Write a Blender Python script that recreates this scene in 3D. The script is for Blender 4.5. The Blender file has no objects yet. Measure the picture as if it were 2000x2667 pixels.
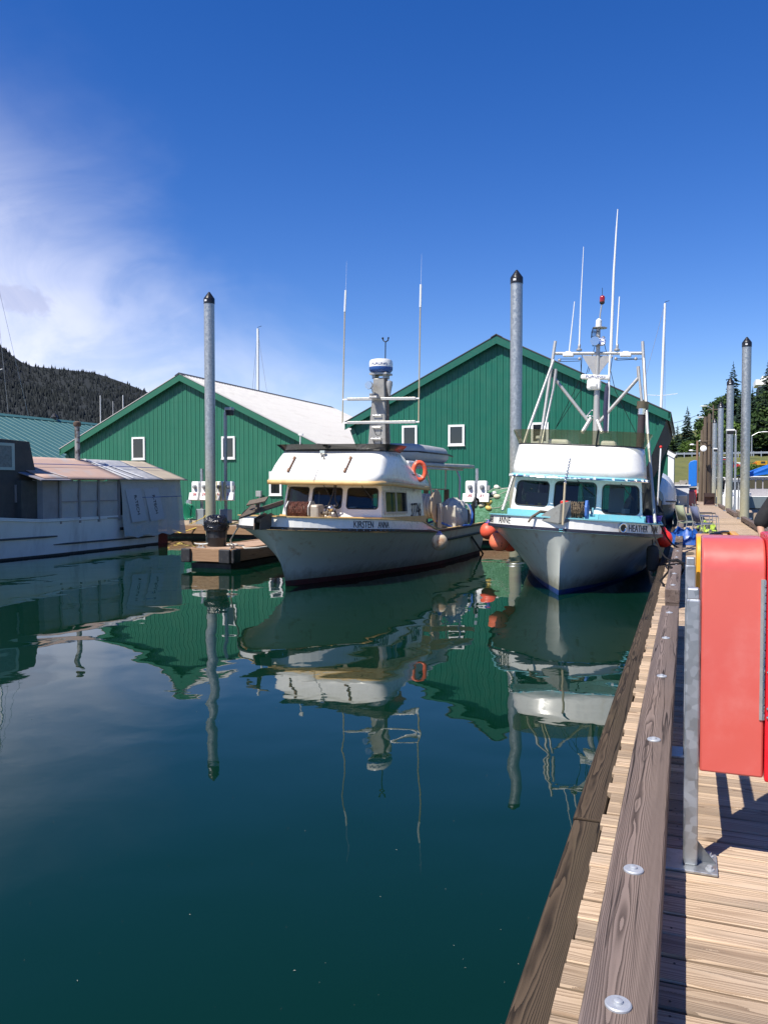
import bpy, bmesh, math, random
from mathutils import Vector, Matrix, noise as mnoise
R = math.radians
random.seed(7)
S = bpy.context.scene
C = S.collection

# ---------------------------------------------------------------- camera
# world axes: +Y runs along the main dock away from the camera, +X to its right, water at z = 0
EYE, YAW, PITCH, FPX = 2.1, 20.5, -1.86, 2100.0
cam = bpy.data.cameras.new('camera')
cam.sensor_fit = 'VERTICAL'; cam.sensor_height = 36.0; cam.lens = 36.0 * FPX / 2667
cam.clip_start = 0.05; cam.clip_end = 20000
camera = bpy.data.objects.new('camera', cam); C.objects.link(camera)
camera.location = (0, 0, EYE); camera.rotation_euler = (R(90 + PITCH), 0, R(YAW))
S.camera = camera
CR = camera.rotation_euler.to_matrix()
def ray(px, py):
    return CR @ Vector(((px - 1000) / FPX, -(py - 1333.5) / FPX, -1))
def at(px, py, Y):                # point of the world plane y = Y seen at a pixel of the photograph
    d = ray(px, py); return Vector((0, 0, EYE)) + d * (Y / d.y)
def atx(px, py, X):
    d = ray(px, py); return Vector((0, 0, EYE)) + d * (X / d.x)
def atz(px, py, z):
    d = ray(px, py); return Vector((0, 0, EYE)) + d * ((z - EYE) / d.z)
def far(px, py, D):               # point at horizontal distance D
    d = ray(px, py); return Vector((0, 0, EYE)) + d * (D / math.hypot(d.x, d.y))

# ---------------------------------------------------------------- sky, sun, exposure
SUN_EL, SUN_AZ = 54.0, 207.0      # azimuth clockwise from +Y
w = bpy.data.worlds.new('World'); S.world = w; w.use_nodes = True
nt = w.node_tree; nt.nodes.clear()
def N(t, typ, **kw):
    n = t.nodes.new(typ)
    for k, v in kw.items(): setattr(n, k, v)
    return n
sky = N(nt, 'ShaderNodeTexSky', sky_type='NISHITA', sun_disc=False, sun_elevation=R(SUN_EL), sun_rotation=R(SUN_AZ),
        air_density=1.0, dust_density=0.0, ozone_density=3.0, altitude=0)
hs = N(nt, 'ShaderNodeHueSaturation'); hs.inputs['Saturation'].default_value = 1.34; hs.inputs['Value'].default_value = 1.27; hs.inputs['Hue'].default_value = 0.511
tn = N(nt, 'ShaderNodeMix', data_type='RGBA', blend_type='MULTIPLY'); tn.inputs[0].default_value = 1.0; tn.inputs[7].default_value = (1.0, .97, 1.05, 1)
nt.links.new(sky.outputs[0], tn.inputs[6]); nt.links.new(tn.outputs[2], hs.inputs['Color'])
tc = N(nt, 'ShaderNodeTexCoord')
def math_(t, op, a, b=None, c=None, clamp=False):
    n = N(t, 'ShaderNodeMath', operation=op, use_clamp=clamp)
    for i, x in enumerate((a, b, c)):
        if x is None: continue
        if isinstance(x, (int, float)): n.inputs[i].default_value = x
        else: t.links.new(x, n.inputs[i])
    return n.outputs[0]
def mapr(t, v, a, b, c=0.0, d=1.0, smooth=True):
    n = N(t, 'ShaderNodeMapRange', interpolation_type='SMOOTHSTEP' if smooth else 'LINEAR')
    t.links.new(v, n.inputs['Value'])
    for k, x in zip(('From Min', 'From Max', 'To Min', 'To Max'), (a, b, c, d)): n.inputs[k].default_value = x
    return n.outputs['Result']
sep = N(nt, 'ShaderNodeSeparateXYZ'); nt.links.new(tc.outputs['Generated'], sep.inputs[0])
# thin high cloud: a bank of cirrus over the sound to the left of the harbour, spreading on outside the frame
def cloudnoise(scale, detail, dist, loc, stretch=(1, 1, 1)):
    mp = N(nt, 'ShaderNodeMapping'); mp.inputs['Scale'].default_value = stretch; mp.inputs['Location'].default_value = loc
    nt.links.new(tc.outputs['Generated'], mp.inputs[0])
    n = N(nt, 'ShaderNodeTexNoise'); n.inputs['Scale'].default_value = scale; n.inputs['Detail'].default_value = detail
    n.inputs['Roughness'].default_value = 0.58; n.inputs['Distortion'].default_value = dist
    nt.links.new(mp.outputs[0], n.inputs['Vector']); return n.outputs['Fac']
# bearing (degrees left of +Y) and elevation of the view ray
bear = math_(nt, 'MULTIPLY', math_(nt, 'ARCTAN2', math_(nt, 'MULTIPLY', sep.outputs[0], -1.0), sep.outputs[1]), 57.2958)
elev = math_(nt, 'MULTIPLY', math_(nt, 'ARCSINE', sep.outputs[2]), 57.2958)
n1 = cloudnoise(2.6, 5, 0.5, (0, 0, 0), (1, 1, 1.8))
n2 = cloudnoise(4.5, 7, 1.5, (3, 1, 0), (1, 1, 2.0))
edge = math_(nt, 'SUBTRACT', bear, math_(nt, 'MULTIPLY_ADD', elev, 1.0, 18.5))
edge = math_(nt, 'ADD', edge, math_(nt, 'MULTIPLY', math_(nt, 'SUBTRACT', n1, 0.5), 26.0))
bank = mapr(nt, edge, -6.0, 20.0)
bank = math_(nt, 'MULTIPLY', bank, mapr(nt, bear, 100, 170, 1.0, 0.15))
bank = math_(nt, 'MULTIPLY', bank, mapr(nt, n2, 0.31, 0.65, 0.58, 1.0))
bank = math_(nt, 'MULTIPLY', bank, mapr(nt, elev, 9, 27, 0.92, 0.13))
# one small grey puff in front of the bank
pd = math_(nt, 'SQRT', math_(nt, 'ADD', math_(nt, 'POWER', math_(nt, 'MULTIPLY', math_(nt, 'SUBTRACT', bear, 44.6), 0.55), 2.0), math_(nt, 'POWER', math_(nt, 'MULTIPLY_ADD', bear, -0.22, math_(nt, 'SUBTRACT', elev, 2.0)), 2.0)))
n3 = cloudnoise(26, 5, 0.6, (1, 5, 2), (1, 1, 1.3))
puff = mapr(nt, math_(nt, 'ADD', pd, math_(nt, 'MULTIPLY', math_(nt, 'SUBTRACT', n3, 0.5), 4.2)), 0.40, 1.15, 0.42, 0.0)
mixc = N(nt, 'ShaderNodeMix', data_type='RGBA'); nt.links.new(bank, mixc.inputs['Factor'])
nt.links.new(hs.outputs[0], mixc.inputs[6]); mixc.inputs[7].default_value = (9.8, 9.9, 11.4, 1)
mixp = N(nt, 'ShaderNodeMix', data_type='RGBA'); nt.links.new(puff, mixp.inputs['Factor']); nt.links.new(mixc.outputs[2], mixp.inputs[6]); mixp.inputs[7].default_value = (4.2, 4.5, 6.6, 1)
bg = N(nt, 'ShaderNodeBackground'); bg.inputs['Strength'].default_value = 0.078
nt.links.new(mixp.outputs[2], bg.inputs['Color'])
wo = N(nt, 'ShaderNodeOutputWorld'); nt.links.new(bg.outputs[0], wo.inputs['Surface'])

sl = bpy.data.lights.new('sun', 'SUN'); sl.energy = 5.0; sl.angle = R(0.53); sl.color = (1.0, 0.945, 0.85)
sun = bpy.data.objects.new('sun', sl); C.objects.link(sun)
sd = Vector((math.sin(R(SUN_AZ)) * math.cos(R(SUN_EL)), math.cos(R(SUN_AZ)) * math.cos(R(SUN_EL)), math.sin(R(SUN_EL))))
sun.rotation_euler = sd.to_track_quat('Z', 'Y').to_euler(); sun.location = (-20, -40, 60)
S.view_settings.view_transform = 'Standard'; S.view_settings.look = 'None'
S.view_settings.exposure = 0.50; S.view_settings.gamma = 1.0
S.cycles.use_denoising = True
S.cycles.max_bounces = 8; S.cycles.transparent_max_bounces = 16
S.cycles.sample_clamp_indirect = 6.0

# ---------------------------------------------------------------- helpers
class MB:
    """collects shapes; build() links them as one mesh object"""
    def __init__(s): s.v = []; s.f = []
    def add(s, vs, fs, M=None):
        o = len(s.v)
        s.v += [tuple(M @ Vector(v)) for v in vs] if M is not None else [tuple(v) for v in vs]
        s.f += [tuple(i + o for i in f) for f in fs]; return s
    def box(s, c, d, rz=0, rx=0, ry=0):
        x, y, z = d[0] / 2, d[1] / 2, d[2] / 2
        vs = [(-x, -y, -z), (x, -y, -z), (x, y, -z), (-x, y, -z), (-x, -y, z), (x, -y, z), (x, y, z), (-x, y, z)]
        M = Matrix.Translation(c) @ Matrix.Rotation(rz, 4, 'Z') @ Matrix.Rotation(ry, 4, 'Y') @ Matrix.Rotation(rx, 4, 'X')
        return s.add(vs, HEX, M)
    def span(s, a, b):
        return s.box([(a[i] + b[i]) / 2 for i in range(3)], [abs(b[i] - a[i]) for i in range(3)])
    def bar(s, a, b, w, h, up=(0, 0, 1)):       # rectangular bar from a to b
        a, b = Vector(a), Vector(b); d = b - a; L = d.length; y = d / L
        u = Vector(up)
        if abs(y.dot(u)) > .98: u = Vector((0, 1, 0))
        x = y.cross(u).normalized(); z = x.cross(y)
        M = Matrix(((x.x, y.x, z.x, a.x), (x.y, y.y, z.y, a.y), (x.z, y.z, z.z, a.z), (0, 0, 0, 1)))
        return s.add([(-w/2, 0, -h/2), (w/2, 0, -h/2), (w/2, L, -h/2), (-w/2, L, -h/2), (-w/2, 0, h/2), (w/2, 0, h/2), (w/2, L, h/2), (-w/2, L, h/2)], HEX, M)
    def tube(s, pts, r, n=8, closed=False, cap=True):
        pts = [Vector(p) for p in pts]; m = len(pts)
        rs = r if isinstance(r, (list, tuple)) else [r] * m
        o = len(s.v); px = None
        for i, p in enumerate(pts):
            if closed: t = pts[(i + 1) % m] - pts[i - 1]
            else: t = pts[min(i + 1, m - 1)] - pts[max(i - 1, 0)]
            t = t.normalized() if t.length > 1e-9 else Vector((0, 0, 1))
            if px is None:
                u = Vector((0, 0, 1)) if abs(t.z) < .9 else Vector((1, 0, 0)); x = u.cross(t).normalized()
            else:
                x = px - t * px.dot(t)
                x = x.normalized() if x.length > 1e-6 else Vector((1, 0, 0)).cross(t).normalized()
            y = t.cross(x); px = x
            for k in range(n):
                a = 2 * math.pi * k / n
                s.v.append(tuple(p + (x * math.cos(a) + y * math.sin(a)) * rs[i]))
        for i in range(m if closed else m - 1):
            j = (i + 1) % m
            for k in range(n):
                l = (k + 1) % n
                s.f.append((o + i*n + k, o + i*n + l, o + j*n + l, o + j*n + k))
        if cap and not closed:
            s.f.append(tuple(o + k for k in range(n))[::-1]); s.f.append(tuple(o + (m-1)*n + k for k in range(n)))
        return s
    def cyl(s, a, b, r, r2=None, n=12): return s.tube([a, b], [r, r if r2 is None else r2], n)
    def lathe(s, prof, c=(0, 0, 0), n=20, M=None, cap=True):  # prof: (radius, z)
        vs, fs = [], []
        for r, z in prof:
            for k in range(n):
                a = 2 * math.pi * k / n; vs.append((r * math.cos(a), r * math.sin(a), z))
        for i in range(len(prof) - 1):
            for k in range(n):
                l = (k + 1) % n; fs.append((i*n + k, i*n + l, (i+1)*n + l, (i+1)*n + k))
        if cap: fs.append(tuple(range(n))[::-1]); fs.append(tuple((len(prof)-1)*n + k for k in range(n)))
        T = Matrix.Translation(c)
        return s.add(vs, fs, T @ M if M is not None else T)
    def ball(s, c, r, n=16, m=10, sc=(1, 1, 1)):
        pr = [(max(1e-4, math.sin(math.pi * i / m)) , -math.cos(math.pi * i / m)) for i in range(m + 1)]
        return s.lathe(pr, c, n, Matrix.Diagonal((r*sc[0], r*sc[1], r*sc[2], 1)))
    def torus(s, c, R0, r, n=24, m=8, M=None):
        pts = [(R0 * math.cos(2*math.pi*k/n), R0 * math.sin(2*math.pi*k/n), 0) for k in range(n)]
        T = Matrix.Translation(c) @ (M if M is not None else Matrix.Identity(4))
        return s.tube([T @ Vector(p) for p in pts], r, m, closed=True)
    def prism(s, poly, plane, a, b):            # polygon of 2-d points extruded along the third axis
        f3 = {'xy': lambda p, t: (p[0], p[1], t), 'xz': lambda p, t: (p[0], t, p[1]), 'yz': lambda p, t: (t, p[0], p[1])}[plane]
        n = len(poly); vs = [f3(p, a) for p in poly] + [f3(p, b) for p in poly]
        fs = [tuple(range(n)), tuple(range(n, 2*n))[::-1]] + [(i, (i+1) % n, n + (i+1) % n, n + i) for i in range(n)]
        return s.add(vs, fs)
    def grid(s, rows, close=False):
        o = len(s.v); n = len(rows[0])
        for r in rows: s.v += [tuple(p) for p in r]
        for i in range(len(rows) - 1):
            for k in range(n if close else n - 1):
                l = (k + 1) % n; s.f.append((o + i*n + k, o + i*n + l, o + (i+1)*n + l, o + (i+1)*n + k))
        return s
    def face(s, pts):
        o = len(s.v); s.v += [tuple(p) for p in pts]; s.f.append(tuple(range(o, o + len(pts)))); return s
    def data(s, name, mat, smooth=False, fix=True, ang=40):
        me = bpy.data.meshes.new(name); me.from_pydata(s.v, [], s.f)
        if fix:
            bm = bmesh.new(); bm.from_mesh(me)
            bmesh.ops.recalc_face_normals(bm, faces=bm.faces[:]); bm.to_mesh(me); bm.free()
        if mat: me.materials.append(mat)
        if smooth:
            me.polygons.foreach_set('use_smooth', [True] * len(me.polygons))
            me.set_sharp_from_angle(angle=R(ang))
        me.update(); return me
    def build(s, name, mat, par=None, smooth=False, bevel=0, solid=0, fix=True, ang=40, loc=None, seg=2):
        o = bpy.data.objects.new(name, s.data(name, mat, smooth, fix, ang)); C.objects.link(o)
        if par: o.parent = par
        if loc is not None: o.location = loc
        if solid:
            m = o.modifiers.new('solid', 'SOLIDIFY'); m.thickness = abs(solid); m.offset = -1 if solid > 0 else 1
        if bevel:
            m = o.modifiers.new('bevel', 'BEVEL'); m.width = bevel; m.segments = seg; m.limit_method = 'ANGLE'; m.angle_limit = R(35)
        return o
HEX = [(0, 3, 2, 1), (4, 5, 6, 7), (0, 1, 5, 4), (1, 2, 6, 5), (2, 3, 7, 6), (3, 0, 4, 7)]
def tag(o, label=None, cat=None, group=None, kind=None):
    if label: o['label'] = label
    if cat: o['category'] = cat
    if group: o['group'] = group
    if kind: o['kind'] = kind
    return o
def thing(name, label, cat, loc=(0, 0, 0), rz=0, group=None):
    o = bpy.data.objects.new(name, None); C.objects.link(o); o.empty_display_size = .2
    o.location = loc; o.rotation_euler = (0, 0, rz); return tag(o, label, cat, group)
def inst(src, name, par=None, loc=(0, 0, 0), rot=(0, 0, 0), sc=(1, 1, 1)):
    o = bpy.data.objects.new(name, src if isinstance(src, bpy.types.Mesh) else src.data); C.objects.link(o)
    if par: o.parent = par
    o.location = loc; o.rotation_euler = rot; o.scale = sc; return o
def copy_tree(o, parent=None):
    c = o.copy(); C.objects.link(c); c.parent = parent
    for ch in list(o.children): copy_tree(ch, c)
    return c
def textmesh(txt, size, ext=.002, align='CENTER', shear=0, sx=1, font=None):
    cu = bpy.data.curves.new('t', 'FONT'); cu.body = txt; cu.size = size; cu.extrude = ext; cu.align_x = align; cu.align_y = 'CENTER'; cu.shear = shear
    cu.resolution_u = 3
    ob = bpy.data.objects.new('t', cu); C.objects.link(ob); bpy.context.view_layer.update()
    dg = bpy.context.evaluated_depsgraph_get(); me = bpy.data.meshes.new_from_object(ob.evaluated_get(dg))
    bpy.data.objects.remove(ob); bpy.data.curves.remove(cu)
    for v in me.vertices: v.co.x *= sx
    return me
def text(name, txt, size, mat, par, o, xdir, ydir=(0, 0, 1), ext=.002, fn=None, sx=1, shear=0, bold=0):
    """letters as thin raised mesh on a surface: origin o, reading along xdir; or mapped by fn(x, y, z)"""
    me = textmesh(txt, size, ext, sx=sx, shear=shear); me.name = name
    if bold:
        bm = bmesh.new(); bm.from_mesh(me); bm.free()
    if fn:
        for v in me.vertices: v.co = fn(*v.co)
    else:
        x = Vector(xdir).normalized(); y = Vector(ydir); y = (y - x * y.dot(x)).normalized(); z = x.cross(y); o = Vector(o)
        for v in me.vertices: v.co = o + x * v.co.x + y * v.co.y + z * v.co.z
    me.materials.clear(); me.materials.append(mat)
    ob = bpy.data.objects.new(name, me); C.objects.link(ob)
    if par: ob.parent = par
    return ob

# ---------------------------------------------------------------- materials
def newmat(name):
    m = bpy.data.materials.new(name); m.use_nodes = True; t = m.node_tree
    return m, t, t.nodes['Principled BSDF']
def noisefac(t, scale, detail=4, coord='Object', stretch=(1, 1, 1), rough=.55, dist=0, rnd=False):
    c = N(t, 'ShaderNodeTexCoord'); mp = N(t, 'ShaderNodeMapping'); mp.inputs['Scale'].default_value = stretch
    src = c.outputs[coord]
    if rnd:
        oi = N(t, 'ShaderNodeObjectInfo'); va = N(t, 'ShaderNodeVectorMath', operation='MULTIPLY_ADD')
        cb = N(t, 'ShaderNodeCombineXYZ')
        for i in range(3): t.links.new(oi.outputs['Random'], cb.inputs[i])
        t.links.new(cb.outputs[0], va.inputs[0]); va.inputs[1].default_value = (37, 53, 71); t.links.new(src, va.inputs[2]); src = va.outputs[0]
    t.links.new(src, mp.inputs[0])
    n = N(t, 'ShaderNodeTexNoise'); n.inputs['Scale'].default_value = scale; n.inputs['Detail'].default_value = detail
    n.inputs['Roughness'].default_value = rough; n.inputs['Distortion'].default_value = dist
    t.links.new(mp.outputs[0], n.inputs['Vector']); return n.outputs['Fac']
def mix(t, fac, a, b, blend='MIX'):
    n = N(t, 'ShaderNodeMix', data_type='RGBA', blend_type=blend)
    for i, x in ((0, fac), (6, a), (7, b)):
        if isinstance(x, (int, float)): n.inputs[i].default_value = x
        elif isinstance(x, (tuple, list)): n.inputs[i].default_value = (*x[:3], 1)
        else: t.links.new(x, n.inputs[i])
    return n.outputs[2]
def bump(t, p, h, dist, strength=1.0):
    b = N(t, 'ShaderNodeBump'); b.inputs['Distance'].default_value = dist; b.inputs['Strength'].default_value = strength
    t.links.new(h, b.inputs['Height']); t.links.new(b.outputs[0], p.inputs['Normal'])
def M(name, col, rough=.5, metal=0, var=.12, vs=4, dirt=None, ds=2.0, dr=(.5, .75), bmp=0, bs=60, stretch=(1, 1, 1), spec=.5, coat=0, rnd=False, rv=.1):
    """plain paint / metal / cloth with mottling, an optional layer of dirt and fine relief"""
    m, t, p = newmat(name)
    a = tuple(c * (1 - var) for c in col); b = tuple(min(1, c * (1 + var)) for c in col)
    c = mix(t, noisefac(t, vs, 5, stretch=stretch, rnd=rnd), a, b)
    if dirt:
        d = noisefac(t, ds, 6, stretch=stretch, rnd=rnd, rough=.65)
        c = mix(t, mapr(t, d, dr[0], dr[1]), c, dirt)
    t.links.new(c, p.inputs['Base Color'])
    r = noisefac(t, vs * 3, 3, rnd=rnd)
    t.links.new(mapr(t, r, .3, .7, max(.02, rough - rv), min(1, rough + rv)), p.inputs['Roughness'])
    p.inputs['Metallic'].default_value = metal; p.inputs['Specular IOR Level'].default_value = spec
    if coat: p.inputs['Coat Weight'].default_value = coat; p.inputs['Coat Roughness'].default_value = .15
    if bmp: bump(t, p, noisefac(t, bs, 4, stretch=stretch, rnd=rnd), bmp)
    return m
def wood(name, dark, light, axis='Y', ring=30, warp=.02, rough=.8, depth=.003, fine=.5, centre=(0, 0, 0), blot=None, contrast=(.25, .75), knots=0.0, tones=(.78, 1.12), checks=.9):
    """sawn timber: growth rings round a wandering heart, cut open by the faces, with weathered fibre"""
    m, t, p = newmat(name); ai = 'XYZ'.index(axis)
    st = [1.0, 1.0, 1.0]; st[ai] = .13
    c = N(t, 'ShaderNodeTexCoord'); oi = N(t, 'ShaderNodeObjectInfo')
    cb = N(t, 'ShaderNodeCombineXYZ'); off = N(t, 'ShaderNodeVectorMath', operation='MULTIPLY_ADD')
    for i in range(3): t.links.new(oi.outputs['Random'], cb.inputs[i])
    t.links.new(cb.outputs[0], off.inputs[0]); k = [.05, .05, .05]; k[ai] = 61.0; off.inputs[1].default_value = k
    t.links.new(c.outputs['Object'], off.inputs[2])
    mp = N(t, 'ShaderNodeMapping'); mp.inputs['Scale'].default_value = st; t.links.new(off.outputs[0], mp.inputs[0])
    nz = N(t, 'ShaderNodeTexNoise'); nz.inputs['Scale'].default_value = 9; nz.inputs['Detail'].default_value = 3; t.links.new(mp.outputs[0], nz.inputs['Vector'])
    sub = N(t, 'ShaderNodeVectorMath', operation='SUBTRACT'); t.links.new(nz.outputs['Color'], sub.inputs[0]); sub.inputs[1].default_value = (.5, .5, .5)
    ma = N(t, 'ShaderNodeVectorMath', operation='MULTIPLY_ADD'); t.links.new(sub.outputs[0], ma.inputs[0]); ma.inputs[1].default_value = (warp * 2,) * 3; t.links.new(off.outputs[0], ma.inputs[2])
    mp2 = N(t, 'ShaderNodeMapping'); mp2.inputs['Location'].default_value = [-x for x in centre]; t.links.new(ma.outputs[0], mp2.inputs[0])
    wv = N(t, 'ShaderNodeTexWave', wave_type='RINGS', rings_direction=axis, wave_profile='SAW'); wv.inputs['Scale'].default_value = ring
    wv.inputs['Distortion'].default_value = .6; wv.inputs['Detail'].default_value = 2; wv.inputs['Detail Scale'].default_value = 3
    t.links.new(mp2.outputs[0], wv.inputs['Vector'])
    st2 = [90.0] * 3; st2[ai] = 2.2
    mp3 = N(t, 'ShaderNodeMapping'); mp3.inputs['Scale'].default_value = st2; t.links.new(off.outputs[0], mp3.inputs[0])
    fb = N(t, 'ShaderNodeTexNoise'); fb.inputs['Scale'].default_value = 1; fb.inputs['Detail'].default_value = 4; t.links.new(mp3.outputs[0], fb.inputs['Vector'])
    h = math_(t, 'ADD', math_(t, 'MULTIPLY', wv.outputs['Fac'], 1 - fine), math_(t, 'MULTIPLY', fb.outputs['Fac'], fine))
    f = mapr(t, h, contrast[0], contrast[1])
    col = mix(t, f, dark, light)
    big = N(t, 'ShaderNodeTexNoise'); big.inputs['Scale'].default_value = 5; big.inputs['Detail'].default_value = 4; t.links.new(mp.outputs[0], big.inputs['Vector'])
    if blot: col = mix(t, mapr(t, big.outputs['Fac'], .48, .72), col, mix(t, f, [x * .5 for x in blot], blot))
    # each stick has its own tone
    tone = mapr(t, oi.outputs['Random'], 0, 1, tones[0], tones[1], False)
    cc = N(t, 'ShaderNodeCombineColor')
    for i in range(3): t.links.new(tone, cc.inputs[i])
    col = mix(t, 1.0, col, cc.outputs[0], 'MULTIPLY')
    if knots:
        vo = N(t, 'ShaderNodeTexVoronoi', feature='F1'); vo.inputs['Scale'].default_value = 3.2; st3 = [1.0] * 3; st3[ai] = .55
        mp4 = N(t, 'ShaderNodeMapping'); mp4.inputs['Scale'].default_value = st3; t.links.new(off.outputs[0], mp4.inputs[0]); t.links.new(mp4.outputs[0], vo.inputs['Vector'])
        kk = mapr(t, vo.outputs['Distance'], .03, .085, 1, 0)
        col = mix(t, math_(t, 'MULTIPLY', kk, knots), col, [x * .55 for x in dark])
    # drying checks: thin dark splits that run with the grain
    st5 = [9.0] * 3; st5[ai] = .16
    mp5 = N(t, 'ShaderNodeMapping'); mp5.inputs['Scale'].default_value = st5; t.links.new(off.outputs[0], mp5.inputs[0])
    ck = N(t, 'ShaderNodeTexNoise'); ck.inputs['Scale'].default_value = 1.3; ck.inputs['Detail'].default_value = 3; t.links.new(mp5.outputs[0], ck.inputs['Vector'])
    cr = mapr(t, math_(t, 'ABSOLUTE', math_(t, 'SUBTRACT', ck.outputs['Fac'], .5)), .004, .012, checks, 0)
    gate = mapr(t, big.outputs['Fac'], .42, .55)
    cr = math_(t, 'MULTIPLY', cr, gate)
    col = mix(t, cr, col, [x * .3 for x in dark])
    h = math_(t, 'SUBTRACT', h, math_(t, 'MULTIPLY', cr, 1.2))
    t.links.new(col, p.inputs['Base Color']); p.inputs['Roughness'].default_value = rough; p.inputs['Specular IOR Level'].default_value = .25
    bump(t, p, h, depth)
    return m
def galv(name, col=(.40, .42, .44), scale=34, rough=.42, metal=.75, stain=None):
    m, t, p = newmat(name)
    c = N(t, 'ShaderNodeTexCoord'); v = N(t, 'ShaderNodeTexVoronoi'); v.inputs['Scale'].default_value = scale; t.links.new(c.outputs['Object'], v.inputs['Vector'])
    bw = N(t, 'ShaderNodeRGBToBW'); t.links.new(v.outputs['Color'], bw.inputs[0])
    s = math_(t, 'ADD', math_(t, 'MULTIPLY', bw.outputs[0], .5), math_(t, 'MULTIPLY', noisefac(t, 6, 5), .5))
    k = mix(t, mapr(t, s, .25, .75), [x * .82 for x in col], [min(1, x * 1.15) for x in col])
    if stain:        # (z0, z1, colour): marine growth and silt low on the steel
        sp = N(t, 'ShaderNodeSeparateXYZ'); t.links.new(c.outputs['Object'], sp.inputs[0])
        zz = math_(t, 'ADD', sp.outputs[2], math_(t, 'MULTIPLY', math_(t, 'SUBTRACT', noisefac(t, 2.2, 6, rough=.7), .5), 2.4))
        g = mapr(t, zz, stain[0], stain[1], .85, 0)
        k = mix(t, g, k, stain[2])
        t.links.new(math_(t, 'MULTIPLY', math_(t, 'SUBTRACT', 1.0, g), metal), p.inputs['Metallic'])
    else: p.inputs['Metallic'].default_value = metal
    t.links.new(k, p.inputs['Base Color'])
    t.links.new(mapr(t, s, .2, .8, rough - .1, rough + .12), p.inputs['Roughness'])
    return m
def glass(name, tint=(.35, .4, .4), rough=.02, gloss=.5, alpha=.35):
    """thin pane: mostly clear with a mirror sheen"""
    m, t, p = newmat(name); t.nodes.remove(p)
    out = t.nodes['Material Output']
    tr = N(t, 'ShaderNodeBsdfTransparent'); tr.inputs[0].default_value = (*tint, 1)
    gl = N(t, 'ShaderNodeBsdfGlossy'); gl.inputs['Roughness'].default_value = rough
    lw = N(t, 'ShaderNodeLayerWeight')
    fr = math_(t, 'MULTIPLY_ADD', math_(t, 'POWER', lw.outputs['Facing'], 5.0), .92, .045 + gloss * .1)
    mx = N(t, 'ShaderNodeMixShader'); t.links.new(fr, mx.inputs[0])
    t.links.new(tr.outputs[0], mx.inputs[1]); t.links.new(gl.outputs[0], mx.inputs[2]); t.links.new(mx.outputs[0], out.inputs['Surface'])
    return m
def film(name, col, through=.35, rough=.3):
    """plastic sheeting: part see-through, creased"""
    m, t, p = newmat(name); out = t.nodes['Material Output']
    t.links.new(mix(t, noisefac(t, 3, 6, rough=.7), [c * .75 for c in col], col), p.inputs['Base Color'])
    p.inputs['Roughness'].default_value = rough
    bump(t, p, noisefac(t, 5, 6, rough=.65, dist=1.2), .03)
    tr = N(t, 'ShaderNodeBsdfTransparent'); mx = N(t, 'ShaderNodeMixShader')
    mx.inputs[0].default_value = 1 - through
    t.links.new(tr.outputs[0], mx.inputs[1]); t.links.new(p.outputs[0], mx.inputs[2]); t.links.new(mx.outputs[0], out.inputs['Surface'])
    return m

def acrylic(name, col, through):
    """tinted plastic screen"""
    m, t, p = newmat(name); out = t.nodes['Material Output']
    p.inputs['Base Color'].default_value = (*col, 1); p.inputs['Roughness'].default_value = .12
    tr = N(t, 'ShaderNodeBsdfTransparent'); tr.inputs[0].default_value = (*[min(1, c * 6 + .25) for c in col], 1)
    mx = N(t, 'ShaderNodeMixShader'); mx.inputs[0].default_value = 1 - through
    t.links.new(tr.outputs[0], mx.inputs[1]); t.links.new(p.outputs[0], mx.inputs[2]); t.links.new(mx.outputs[0], out.inputs['Surface'])
    return m

WHITE = M('white_gelcoat', (.80, .785, .73), .32, var=.03, vs=3, dirt=(.60, .53, .41), ds=1.6, dr=(.52, .92), coat=.3, stretch=(2.2, 2.2, .4))
def hullpaint(name, col, scum=(.16, .15, .09), rust=(.30, .19, .10)):
    """old gloss paint: chalky mottling, rust weeps down from the rail, a ragged line of growth at the waterline"""
    m, t, p = newmat(name)
    c = mix(t, noisefac(t, 1.8, 6), [x * .90 for x in col], [min(1, x * 1.07) for x in col])
    st = noisefac(t, 5.5, 5, stretch=(1, 1, .09), rough=.6)
    c = mix(t, mapr(t, st, .56, .74, 0, .55), c, rust)
    sc = noisefac(t, 3.2, 6, stretch=(1, 1, 1), rough=.7, dist=.6)
    c = mix(t, mapr(t, sc, .60, .70, 0, .30), c, [x * .62 for x in col])
    g = N(t, 'ShaderNodeTexCoord'); sp = N(t, 'ShaderNodeSeparateXYZ'); t.links.new(g.outputs['Object'], sp.inputs[0])
    zz = math_(t, 'ADD', sp.outputs[2], math_(t, 'MULTIPLY', math_(t, 'SUBTRACT', noisefac(t, 4.5, 6, rough=.7), .5), .45))
    c = mix(t, mapr(t, zz, .10, .40, .75, 0), c, scum)
    t.links.new(c, p.inputs['Base Color']); t.links.new(mapr(t, st, .3, .7, .28, .46), p.inputs['Roughness'])
    p.inputs['Coat Weight'].default_value = .15; p.inputs['Coat Roughness'].default_value = .2
    return m
HULLW = hullpaint('green_cast_hull_paint', (.50, .53, .47))  # greenish tint stands for light bounced off the water and green walls
TAN = M('tan_paint', (.60, .40, .16), .45, var=.10, dirt=(.42, .25, .09), ds=5)
TEAL = M('teal_paint', (.20, .52, .58), .45, var=.08, dirt=(.28, .50, .52), ds=6)
BLACKR = M('black_rubber', (.018, .018, .020), .55, var=.3, dirt=(.07, .065, .06), ds=9, bmp=.001)
BLACKP = M('black_plastic', (.012, .012, .013), .35, var=.3)
REDBOOT = M('red_antifouling', (.085, .020, .017), .7, var=.25, dirt=(.04, .03, .022), ds=5)
BLUEBOOT = M('blue_antifouling', (.018, .055, .20), .5, var=.2, dirt=(.03, .05, .10), ds=5)
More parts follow.
